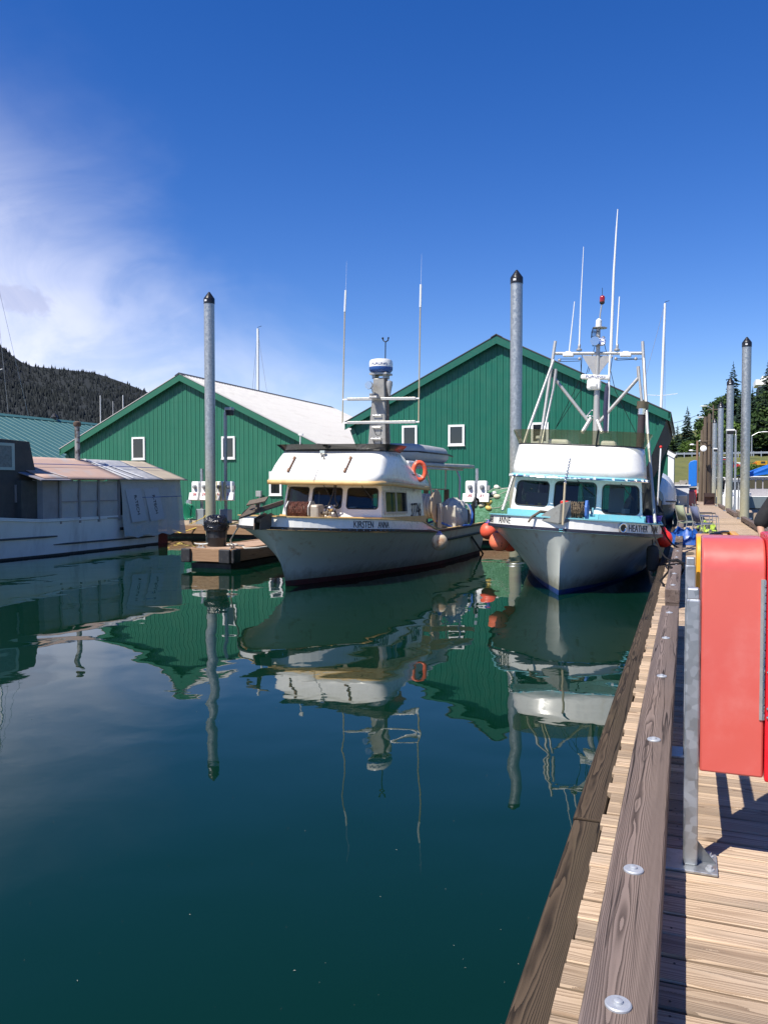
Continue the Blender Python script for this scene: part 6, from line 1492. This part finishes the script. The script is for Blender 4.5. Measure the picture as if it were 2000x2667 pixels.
# ================================================================ things further along the walkway
def camp_chair(label, x, y, rz, mat, frame):
    c = thing('folding_chair', label, 'chair', (x, y, DECK), rz, group='folding chairs on the walkway')
    m = MB(); m.grid([[(-.26, -.25, .45), (0, -.25, .43), (.26, -.25, .46)], [(-.26, .25, .43), (0, .25, .40), (.26, .25, .43)]]); m.build('seat', mat, c, solid=.02, smooth=True)
    m = MB(); m.grid([[(-.26, .24, .50), (0, .27, .48), (.26, .24, .50)], [(-.25, .36, .95), (0, .39, .95), (.25, .36, .95)]]); m.build('backrest', mat, c, solid=.02, smooth=True)
    for s in (-1, 1):
        MB().tube([(s*.28, -.30, 0), (s*.28, -.27, .62), (s*.28, -.22, .66), (s*.28, .26, .66)], .013, 6).build('front_leg', frame, c, smooth=True)
        MB().tube([(s*.27, .34, 0), (s*.27, .24, .45), (s*.26, .38, .98)], .013, 6).build('rear_leg', frame, c, smooth=True)
        MB().tube([(s*.27, -.26, .44), (s*.27, .26, .42)], .012, 6).build('seat_rail', frame, c)
        MB().span((s*.28 - .03, -.26, .66), (s*.28 + .03, .24, .685)).build('armrest', mat, c, bevel=.008)
    m = MB(); m.tube([(-.28, -.29, .2), (.28, -.29, .2)], .011, 6); m.tube([(-.27, .3, .2), (.27, .3, .2)], .011, 6); m.build('stretcher', frame, c)
    return c
CB = M('blue_grey_canvas', (.12, .14, .24), .85, var=.15); CO = M('sage_canvas', (.30, .33, .22), .85, var=.15)
camp_chair('blue-grey folding chair with metal arms at the edge of the walkway', .55, 26.0, R(115), CB, ALU)
camp_chair('sage green folding chair behind the blue-grey one', .12, 27.3, R(120), CO, ALUD)
camp_chair('dark folding chair half hidden behind the other two', .62, 28.9, R(100), M('charcoal_canvas', (.05, .05, .06), .85), ALUD)
def heap(name, label, cat, x, y, z, sx, sy, h, mat, seed, folds=3.0):
    rows = []
    for j in range(15):
        r_ = []
        for i in range(19):
            u, v = i/9 - 1, j/7 - 1; e = max(0, 1 - abs(u)**2.5)**.7 * max(0, 1 - abs(v)**2.5)**.7
            w_ = mnoise.noise(Vector((u*folds + seed, v*folds, seed))) + .5*mnoise.noise(Vector((u*folds*2.4, v*folds*2.4 + seed, 1)))
            r_.append((u*sx*(1 + .12*w_), v*sy*(1 + .12*w_), .01 + e*h*(.75 + .55*w_)))
        rows.append(r_)
    o = thing(name, label, cat, (x, y, z)); m = MB(); m.grid(rows); m.build('cloth', mat, o, smooth=True, ang=40); return o
heap('tarpaulin', 'crumpled bright blue tarpaulin dumped on the bull rail by the chairs', 'tarpaulin', -.02, 23.2, DECK, .50, .55, .50, M('blue_tarp', (.015, .08, .32), .4, var=.25), 3)
heap('tarpaulin', 'lime green and black bundle beside the folding chairs', 'bundle', .62, 27.9, DECK, .35, .4, .45, M('lime_bundle', (.35, .48, .05), .6, var=.3, dirt=(.03, .03, .03), ds=6, dr=(.48, .55)), 8)
heap('tarpaulin', 'dark gear bag heaped at the feet of the folding chairs', 'bag', .35, 24.6, DECK, .35, .35, .30, M('dark_bag', (.05, .05, .055), .7, var=.3), 5)
# dark gear on the after deck of the teal-trimmed boat, wrapped boat beyond
SK = heap('tarpaulin', 'black tarpaulin over stacked gear on the stern of the teal-trimmed boat', 'tarpaulin', -1.15, 23.6, 1.0, .62, 1.0, 1.25, M('black_tarp', (.012, .014, .014), .7, var=.3, spec=.2), 13, 2.0)
PT = thing('tub', 'purple plastic tub beside the black tarpaulin on the stern', 'tub', (-.78, 22.3, 1.02))
MB().lathe([(.15, 0), (.20, .26), (.215, .27), (.215, .29), (.19, .29), (.14, .03)], n=20).build('body', M('purple_tub', (.09, .05, .35), .5), PT, smooth=True)
WB = thing('wrapped_boat', 'boat shrink-wrapped in white and blue plastic beyond the folding chairs', 'boat', (-2.05, 45.3, 0))
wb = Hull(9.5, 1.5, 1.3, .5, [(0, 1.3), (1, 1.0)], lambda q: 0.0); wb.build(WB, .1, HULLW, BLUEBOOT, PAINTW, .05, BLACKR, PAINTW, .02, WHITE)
WRAPW = film('white_shrink_wrap', (.75, .76, .77), .05, .25); WRAPB = M('blue_shrink_wrap', (.12, .25, .62), .35, var=.1)
rows = []
for j in range(16): rows.append([(1.50*math.cos(math.pi*i/20)*(1 - .35*max(0, 1 - j/4)**2), -.1 + j*.62, 1.1 + (1.95 - .85*max(0, 1 - j/5)**1.5)*math.sin(math.pi*i/20)**.75 + .05*mnoise.noise(Vector((i*.6, j*.9, 4)))) for i in range(21)])
m = MB(); m.grid([r_[:8] for r_ in rows]); m.grid([r_[12:] for r_ in rows]); m.face(rows[0]); m.build('wrap_side', WRAPW, WB, smooth=True)
m = MB(); m.grid([r_[7:14] for r_ in rows]); m.build('wrap_top', WRAPB, WB, smooth=True)
m = MB(); m.tube([(1.2, .2, .9), (1.62, 2.0, .75), (1.7, 4.0, 1.2)], .012, 5); m.build('tie_line', ROPEW, WB)
p = at(1716, 1100, 32.8); m = MB().tube([(p.x - .1, 32.4, .9), (p.x + .1, 32.5, 3.9)], .03, 8)
# white cart, dark open cabinet, canvas boat, timber dolphin, dish
p = atz(1820, 1297, DECK); CT = thing('dock_cart', 'white dock cart with small dark wheels far along the walkway', 'cart', (p.x, p.y, DECK))
m = MB(); m.add([(-.38, -.5, .28), (.38, -.5, .28), (.38, .5, .28), (-.38, .5, .28), (-.46, -.6, .85), (.46, -.6, .85), (.46, .6, .85), (-.46, .6, .85)], HEX); m.build('tub', PAINTW, CT, bevel=.03); m = MB(); m.prism([(-.1, .8), (.22, .8), (.05, 1.15)], 'xz', -.1, -.07); m.build('lid_prop', METG, CT)
for s in (-1, 1): MB().lathe([(.17, -.03), (.17, .03)], n=16, M=Matrix.Translation((s*.28, -.1, .17)) @ Matrix.Rotation(R(90), 4, 'Y')).build('wheel', BLACKR, CT)
p = atz(1846, 1316, DECK); DC = thing('open_cabinet', 'dark brown open-fronted wooden cabinet on the far walkway', 'cabinet', (p.x, p.y, DECK)); BRN = M('dark_stained_wood', (.045, .025, .022), .6, var=.2); BRL = M('cabinet_lining', (.22, .14, .12), .7, var=.15)
for n_, a_, b_, mt in (('side_panel', (-.42, 0, 0), (-.36, .5, .96), BRN), ('side_panel', (.36, 0, 0), (.42, .5, .96), BRN), ('top', (-.42, 0, .90), (.42, .5, .98), BRN), ('back_panel', (-.36, .44, .02), (.36, .48, .9), BRL), ('header', (-.36, .0, .68), (.36, .04, .9), BRN), ('floor_panel', (-.36, 0, .02), (.36, .44, .06), BRL)): MB().span(a_, b_).build(n_, mt, DC)
MB().bar((-.3, .2, .05), (.25, .22, .65), .05, .05).build('prop', BRN, DC)
p = at(1803, 1262, 88); CBT = thing('canvas_boat', 'boat with a tall bright blue canvas enclosure at the far end', 'boat', (p.x, 88, 0))
cbh = Hull(7, 1.2, 1.0, .4, [(0, 1.3), (1, 1.0)], lambda q: 0.0); cbh.build(CBT, .1, BLACKP, BLACKP, BLACKP, .05, BLACKR, BLACKR, .02, BLACKR)
m = MB(); m.prism([(-.40, 2.0), (.40, 2.05), (.40, 4.7), (.1, 4.72), (-.25, 4.6), (-.40, 4.35)], 'xz', .6, 3.2); m.build('canvas', M('bright_blue_canvas', (.01, .16, .58), .5, var=.08), CBT, bevel=.06); m = MB(); m.span((-.42, .7, .9), (.42, 3.4, 1.98)); m.build('cabin', BLACKP, CBT, bevel=.15)
m = MB(); m.tube([(-.42, .62, 1.3), (-.42, .62, 1.95), (.42, .62, 1.95), (.42, .62, 1.3)], .03, 6); m.build('frame', PAINTW, CBT)
OLDW = M('old_timber_pile', (.115, .085, .06), .9, var=.35, vs=3, stretch=(1, 1, .15), dirt=(.20, .16, .10), ds=2); GRN = M('mossy', (.12, .11, .05), .9)
p = at(1837, 1290, 86); DL = thing('pile_dolphin', 'cluster of old timber piles lashed together at the end of the walkway', 'piles', (p.x, 86, 0))
q = random.Random(6)
for k, (dx, dy, h_) in enumerate(((-.42, 0, 7.6), (-.1, -.2, 8.9), (.25, -.05, 9.2), (.5, .15, 8.4), (-.25, .35, 8.0), (.2, .4, 9.0))):
    MB().tube([(dx*1.25, dy*1.25, -1), (dx*1.1 + q.uniform(-.04, .04), dy, h_*.5), (dx + q.uniform(-.05, .05), dy, h_)], [.21, .19, .165], 12).build('pile', OLDW, DL, smooth=True)
MB().torus((.03, .1, 6.5), .60, .04, 24, 6).build('wire_lashing', IRON, DL)
p = at(1831, 1168, 84.5); DS = thing('satellite_dish', 'white round satellite dish beside the timber pile cluster', 'dish', (p.x, 84.5, p.z)); m = MB(); m.lathe([(.02, .10), (.15, .07), (.29, 0), (.30, -.01), (.15, .05), (.02, .08)], n=24, M=Matrix.Rotation(R(75), 4, 'X')); m.build('reflector', PAINTW, DS, smooth=True); MB().tube([(0, .1, -.05), (0, .2, -.5), (.05, .2, -5)], .035, 8).build('mast', OLDW, DS)
# steel lamp posts on the walkway
def lamp_post(px, base_y, label, h=4.75, side=-1):
    p = atz(px, base_y, DECK); L = thing('lamp_post', label, 'lamp post', (p.x, p.y, DECK), group='square steel dock lamp posts')
    MB().span((-.055, -.055, .02), (.055, .055, h - .3)).build('post', GALV, L); MB().span((-.16, -.16, 0), (.16, .16, .03)).build('base_plate', GALV, L); MB().prism([(-.055, .03), (-.2, .03), (-.055, .55)], 'xz', -.02, .02).build('gusset', GALV, L)
    m = MB(); m.tube([(0, 0, h - .3), (0, 0, h - .05), (side*.1, 0, h)], .03, 8); m.build('arm', PAINTW, L); MB().span((side*.05, -.14, h - .06), (side*.5, .14, h + .04)).build('lamp_head', PAINTW, L, bevel=.02); MB().span((side*.1, -.12, h - .24), (side*.46, .12, h - .06)).build('lamp_lens', BLACKP, L, bevel=.02)
lamp_post(1912, 1337, 'square steel lamp post between the first two walkway piles'); lamp_post(1871, 1313, 'square steel lamp post beside the last walkway piles'); lamp_post(1851, 1301, 'farthest square steel lamp post by the timber pile cluster')

# ================================================================ boats, canopy and gangway right of the walkway
def cruiser(name, label, px, Y, rz, L, B, hullm, cabm, cab, par_h=1.2, cabz=1.9, win=True):
    p = at(px, 1290, Y); b = thing(name, label, 'boat', (p.x, Y, 0), rz)
    h_ = Hull(L, B, B*.85, .5, [(0, par_h + .3), (1, par_h)], lambda q: 0.0); h_.build(b, .08, hullm, BLACKP, PAINTW, .06, PAINTW, PAINTW, .03, PAINTW)
    y0_, y1_ = cab
    m = MB(); m.add([(-B*.75, y0_, par_h), (B*.75, y0_, par_h), (B*.75, y1_, par_h), (-B*.75, y1_, par_h), (-B*.66, y0_ + .35, par_h + cabz), (B*.66, y0_ + .35, par_h + cabz), (B*.66, y1_ - .05, par_h + cabz), (-B*.66, y1_ - .05, par_h + cabz)], HEX); c = m.build('cabin', cabm, b, bevel=.06)
    MB().span((-B*.74, y0_ + .15, par_h + cabz), (B*.74, y1_ + .25, par_h + cabz + .09)).build('cabin_roof', PAINTW, b, bevel=.02)
    for s in (-1, 1):
        for k in range(2):
            yw = y0_ + .6 + k*(y1_ - y0_ - .6)/2; m = MB(); m.span((s*B*.665, yw, par_h + cabz*.45), (s*B*.715, yw + (y1_ - y0_)/2*.55, par_h + cabz*.85)); m.build('window', WPANE, c)
    for k in (-1, 0, 1): m = MB(); m.span((k*B*.42 - B*.17, y1_ - .06, par_h + cabz*.4), (k*B*.42 + B*.17, y1_ + .012, par_h + cabz*.85)); m.build('window', WPANE, c)
    return b
ALH = M('aluminium_hull', (.20, .24, .25), .45, .4, var=.1)
cruiser('aluminium_boat', 'grey aluminium workboat with square cabin behind the tallest pile', 1953, 88, R(183), 7.5, 1.45, ALH, M('grey_cabin', (.34, .32, .33), .5), (2.2, 6.0), 1.15, 1.75)
cruiser('cabin_cruiser', 'white cabin cruiser between the walkway piles', 1918, 82, R(175), 7, 1.2, PAINTW, PAINTW, (2, 4.8), 1.15, 1.5)
cruiser('cabin_cruiser', 'white boat with tan canvas beyond the third pile', 1884, 96, R(170), 7, 1.4, PAINTW, M('tan_canvas', (.50, .40, .26), .8), (1.5, 5.6), 1.0, 1.9)
cruiser('cabin_cruiser', 'small white boat past the dark open cabinet', 1858, 104, R(178), 6, 1.1, PAINTW, PAINTW, (2, 4.2), 1.2, 1.6)
cruiser('cabin_cruiser', 'grey-cabined white boat left of the far walkway', 1764, 70, R(2), 8, 1.5, PAINTW, M('grey_cabin_paint', (.40, .40, .42), .5), (3, 6.2), 1.0, 1.1)
p0 = at(1972, 1230, 60); CN = thing('canopy', 'bright blue tarpaulin canopy roof right of the tallest pile', 'canopy', (p0.x + 2.4, 60, 0))
BT = M('bright_blue_tarp', (.008, .13, .55), .45, var=.12, bmp=.02, bs=3)
m = MB(); m.grid([[(-3.6, -3, 2.80), (-1.2, -3.2, 3.6), (1.5, -3.2, 4.1)], [(-3.4, 1, 2.9), (-1.2, 1, 3.75), (1.5, 1, 4.2)], [(-3.5, 5, 2.8), (-1.2, 5.2, 3.6), (1.5, 5, 4.1)]]); m.face([(-3.6, -3, 2.80), (-1.2, -3.2, 3.6), (1.5, -3.2, 4.1), (1.5, -3.2, 3.4), (-3.5, -3.05, 2.62)]); m.build('tarpaulin', BT, CN, solid=.02)
for x, y in ((-3.3, -2.8), (1.3, -2.9), (-3.3, 4.8), (1.3, 4.8)): MB().span((x - .05, y - .05, .2), (x + .05, y + .05, 2.75 if x < 0 else 3.9)).build('post', GALV, CN)
MB().span((-3.5, -3, -.2), (1.6, 5, .35)).build('float_deck', FARDECK, CN)
GW = thing('gangway', 'white railed aluminium gangway climbing to the shore', 'gangway', (0, 0, 0)); a = atz(1966, 1291, 1.0); d_ = Vector((1, .22, 0)).normalized(); rs = 4.2/20
def gpt(s, z, w=0): return Vector((a.x, a.y, 1.0)) + d_ * s + Vector((-d_.y, d_.x, 0)) * w + Vector((0, 0, s*rs + z))
MB().bar(gpt(0, 0, .6), gpt(22, 0, .6), 1.3, .12).build('deck', ALUD, GW)
for w_ in (0, 1.25):
    m = MB(); m.tube([gpt(0, 1.5, w_), gpt(22, 1.5, w_)], .05, 6); m.build('top_rail', PAINTW, GW)
    for k in range(5): MB().tube([gpt(0, .15 + .2*k, w_), gpt(22, .15 + .2*k, w_)], .025, 5).build('rail', PAINTW, GW)
    for k in range(12): MB().tube([gpt(k*2, 0, w_), gpt(k*2, 1.5, w_)], .04, 6).build('stanchion', PAINTW, GW); 
    for k in range(11): MB().tube([gpt(k*2, 1.5, w_), gpt(k*2 + 2, 0, w_)], .03, 6).build('diagonal', PAINTW, GW)

# ================================================================ masts behind the boathouses
def sailboat(label, px, py, Y, r_=.075, lean=0, spread=None, stays=(), hullm=PAINTW):
    t = at(px, py, Y); b = thing('sailboat', label, 'sailboat', (t.x - lean, Y, 0), group='moored sailing boats')
    h_ = Hull(9, 1.4, 1.2, .8, [(0, 1.2), (1, 1.0)], lambda q: 0.0); hb_ = Vector((0, -4, 0))
    e = bpy.data.objects.new('hull_group', None); bpy.data.objects.remove(e)
    m = MB()
    for side in (-1, 1): m.grid([[h_.P(q_, z, side) + hb_ for z in (-.2, .1, .5, .8, h_.zs(q_))] for q_ in h_.qs(14)])
    m.build('hull', hullm, b, smooth=True); m = MB(); m.grid([[h_.rail(q_, sd, 0, 0) + hb_ for sd in (-1, 1)] for q_ in h_.qs(14)]); m.build('deck', PAINTW, b); MB().span((-.8, -1.5, 1.0), (.8, 2, 1.5)).build('cabin', PAINTW, b, bevel=.1)
    ms = MB().tube([(0, 0, 1.0), (lean*.5, 0, t.z*.5), (lean, 0, t.z)], [r_, r_, r_*.8], 8).build('mast', PAINTW, b, smooth=True)
    if spread:
        for z, w_ in spread: m = MB(); f = z / t.z; m.tube([(lean*f - w_, 0, z + .12), (lean*f, 0, z), (lean*f + w_, 0, z + .12)], .025, 5); m.build('spreader', PAINTW, ms)
    m = MB()
    for dx, dy, f in stays: m.tube([(lean*f, 0, t.z*f), (dx, dy, 1.0)], .014, 4)
    if stays: m.build('stay', ALUD, ms)
    m = MB(); m.tube([(lean, 0, t.z), (lean + .0, 0, t.z + .12), (lean + .35, 0, t.z + .2)], .02, 4); m.build('wind_vane', BLACKP, ms); return b
sailboat('sailing boat whose slim mast rises behind the white boathouse roof', 672, 856, 60, .12, 0, None, ((-3.0, 2.5, 1), (2.8, -1, .98), (-1.2, .5, .98)))
sailboat('sailing boat with white leaning mast behind the dark green gable', 1731, 790, 74, .12, .45, ((9.9, 1.3),), ((-3.4, -4, 1), (.6, .5, .99)))
sailboat('sailing boat with mast just outside the left edge and one white spreader', -14, 700, 44, .08, 0, ((10.2, .62),), ((1.15, -3.5, 1), (.75, 1.0, .98), (1.7, 3, 1)))
sailboat('distant sailing boat with a short twin-rod mast past the teal roof', 262, 1030, 78, .055, 0, None, ((-.4, .5, 1),))
sailboat('distant sailing boat with the thinnest stub of mast left of the green gable', 295, 1045, 80, .03)
sailboat('distant sailing boat with short mast touching the green gable edge', 321, 1029, 78, .055, 0, None, ((.4, .5, 1),))

# ================================================================ along the shore road
GR = thing('guard_rail', 'grey roadside guard rail along the top of the grass bank', 'guard rail', (0, 0, 0))
pts = [Vector((*far(px, 1265, 151.5).xy, 7.75)) for px in range(1700, 2200, 20)]
m = MB()
for a_, b_ in zip(pts, pts[1:]): m.bar(a_, b_, .08, .32)
m.build('beam', GALV, GR)
for a_ in pts: MB().span((a_.x - .08, a_.y - .08, 6.9), (a_.x + .08, a_.y + .08, 8.0)).build('post', GALV, GR)
def street_lamp(label, px, head, D, base=7.2, arm=(0, 0)):
    hp = far(head[0], head[1], D); pp = far(px, 1265, D); L = thing('street_lamp', label, 'street lamp', (pp.x, pp.y, base), group='street lamps by the shore road')
    top = Vector((0, 0, hp.z - base - .6)); hd = hp - Vector((pp.x, pp.y, base))
    MB().tube([(0, 0, 0), tuple(top*.5), tuple(top)], [.14, .11, .08], 8).build('pole', GALV, L, smooth=True); MB().tube([tuple(top), tuple(top.lerp(hd, .5) + Vector((0, 0, .25))), tuple(hd)], [.06, .05, .05], 6).build('arm', GALV, L, smooth=True)
    m = MB(); m.ball(hd, .5, 12, 8, (1.3, .45, .22)); m.build('lamp_head', PAINTW, L, smooth=True)
street_lamp('street lamp with long arm left of the timber pile cluster, upper of two', 1853, (1832, 1058), 150); street_lamp('street lamp with long arm left of the timber pile cluster, lower of two', 1839, (1824, 1087), 156)
street_lamp('street lamp arching right of the tallest walkway pile', 1955, (1990, 1125), 153); street_lamp('small street lamp beside the bright green leafy tree', 1830, (1818, 1139), 170, 9)
p = far(1814, 1265, 118); UP = thing('utility_pole', 'brown wooden utility pole with floodlights behind the blue canvas boat', 'pole', (p.x, p.y, 1.5)); tz = far(1814, 1148, 118).z - 1.5
MB().tube([(0, 0, -1), (0, 0, tz)], [.2, .15], 10).build('pole', M('brown_pole', (.22, .13, .08), .85, var=.2), UP, smooth=True)
for z, dx in ((tz - .1, .5), (tz - .6, -.7), (tz - 1.4, -.8)):
    MB().tube([(0, 0, z), (dx, -.1, z + .1)], .04, 6).build('arm', GALV, UP); m = MB(); m.ball((dx, -.1, z + .08), .22, 10, 6, (1.4, 1, .6)); m.build('floodlight', PAINTW, UP, smooth=True)
p = far(1854, 1265, 140); UP2 = thing('utility_pole', 'thin power pole carrying wires above the timber pile cluster', 'pole', (p.x, p.y, 4)); tz = far(1854, 1055, 140).z - 4
MB().tube([(0, 0, -1), (0, 0, tz)], [.16, .11], 8).build('pole', OLDW, UP2, smooth=True); MB().bar((-.9, 0, tz - .7), (.7, 0, tz - .7), .1, .12).build('cross_arm', OLDW, UP2)
m = MB(); a_ = far(1854, 1066, 140)
for q0 in ((1600, 1105, 160), (2300, 1110, 165)):
    b_ = far(*q0); 
    for dz in (0, -.9): m.tube([a_.lerp(b_, k/10) + Vector((0, 0, dz - 3*math.sin(math.pi*k/10)*.5)) for k in range(11)], .035, 4)
m2 = m.build('wire', BLACKP, UP2); m2.matrix_parent_inverse = Matrix.Translation((-p.x, -p.y, -4))
def truck(label, px, py, D, col, rz, kind='pickup'):
    p = far(px, py, D); t = thing('parked_vehicle', label, 'vehicle', (p.x, p.y, p.z), rz); cm = M('vehicle_paint', col, .3, var=.03, coat=.4)
    m = MB(); m.prism([(-2.4, .4), (2.4, .4), (2.45, .95), (1.1, 1.05), (.6, 1.75), (-.7, 1.78), (-.9, 1.05), (-2.4, 1.02)], 'xz', -.9, .9); m.build('body', cm, t, bevel=.08); m = MB(); m.prism([(.98, 1.08), (.55, 1.66), (-.62, 1.69), (-.8, 1.08)], 'xz', -.915, .915); m.build('window', WPANE, t)
    for x in (-1.5, 1.5):
        for s in (-1, 1): MB().lathe([(.37, -.12), (.37, .12)], n=16, M=Matrix.Translation((x, s*.82, .37)) @ Matrix.Rotation(R(90), 4, 'X')).build('wheel', BLACKR, t)
truck('white van parked on the bank between the walkway piles', 1884, 1222, 131, (.7, .7, .7), R(10)); truck('red pickup truck parked between the second and third walkway piles', 1889, 1228, 127, (.45, .02, .02), R(10))
EXC = thing('excavator', 'yellow excavator with orange boom parked on the grass bank', 'excavator', far(1980, 1222, 128), R(15)); EXC.scale = (.62, .62, .62); YEX = M('excavator_yellow', (.62, .32, .02), .5)
MB().span((-1.0, -.8, .9), (1.2, .8, 1.9)).build('cab', YEX, EXC, bevel=.08); MB().span((-1.4, -1, 0), (1.4, -.5, .8)).build('track', BLACKR, EXC, bevel=.2); MB().span((-1.4, .5, 0), (1.4, 1, .8)).build('track', BLACKR, EXC, bevel=.2); MB().span((-.5, -.5, .6), (.5, .5, .9)).build('turntable', BLACKP, EXC); m = MB(); m.bar((-.9, 0, 1.5), (-3.2, 0, 1.1), .3, .35); m.bar((-3.2, 0, 1.1), (-4.6, 0, .9), .25, .3); m.build('boom', M('boom_orange', (.60, .16, .03), .5), EXC); MB().span((-.3, -.82, 1.3), (.7, -.805, 1.8)).build('window', WPANE, EXC)
p = far(1996, 1023, 262); HB = thing('hilltop_building', 'white-topped building standing on the wooded hill', 'building', (p.x, p.y, p.z - 4)); MB().span((-2.6, -3, -14), (6, 4, 5.4)).build('wall', M('dark_wall', (.03, .03, .035), .7), HB); MB().span((-3.3, -3.6, 6.0), (7, 5, 7.6)).build('roof_band', PAINTW, HB); MB().span((-2.4, -2.8, 5.4), (6, 4, 6.0)).build('storey', PAINTW, HB); MB().span((-1.5, -2, 7.6), (5, 3, 8.7)).build('roof_top', PAINTW, HB)
for k in range(4): MB().span((-2.2 + k*1.9, -3.03, 3.4), (-1.0 + k*1.9, -3.005, 4.8)).build('window', WPANE, HB)
for px, D, hh_ in ((1757, 96, 6.5), (1762, 99, 7), (1768, 101, 5.2)):
    pass

# ================================================================ specks on the water
q = random.Random(77); m = MB()
for k in range(120):
    px, py = q.uniform(-100, 1650), q.uniform(1700, 2750); p = atz(px, py, .004)
    if p.x > -.6: continue
    s_ = q.choice((.0015, .002, .0025, .003, .005)) * q.uniform(.7, 1.3) * max(1, p.y/6); a = q.random()*6; dx, dy = s_*math.cos(a), s_*math.sin(a)
    m.face([(p.x - dx, p.y - dy, .004), (p.x + dy*.4, p.y - dx*.4, .005), (p.x + dx, p.y + dy, .004), (p.x - dy*.4, p.y + dx*.4, .006)])
tag(m.build('floating_debris', M('pale_flecks', (.22, .23, .19), .8), fix=False), 'pale flecks of pollen and foam floating on the water', 'flecks', kind='stuff')
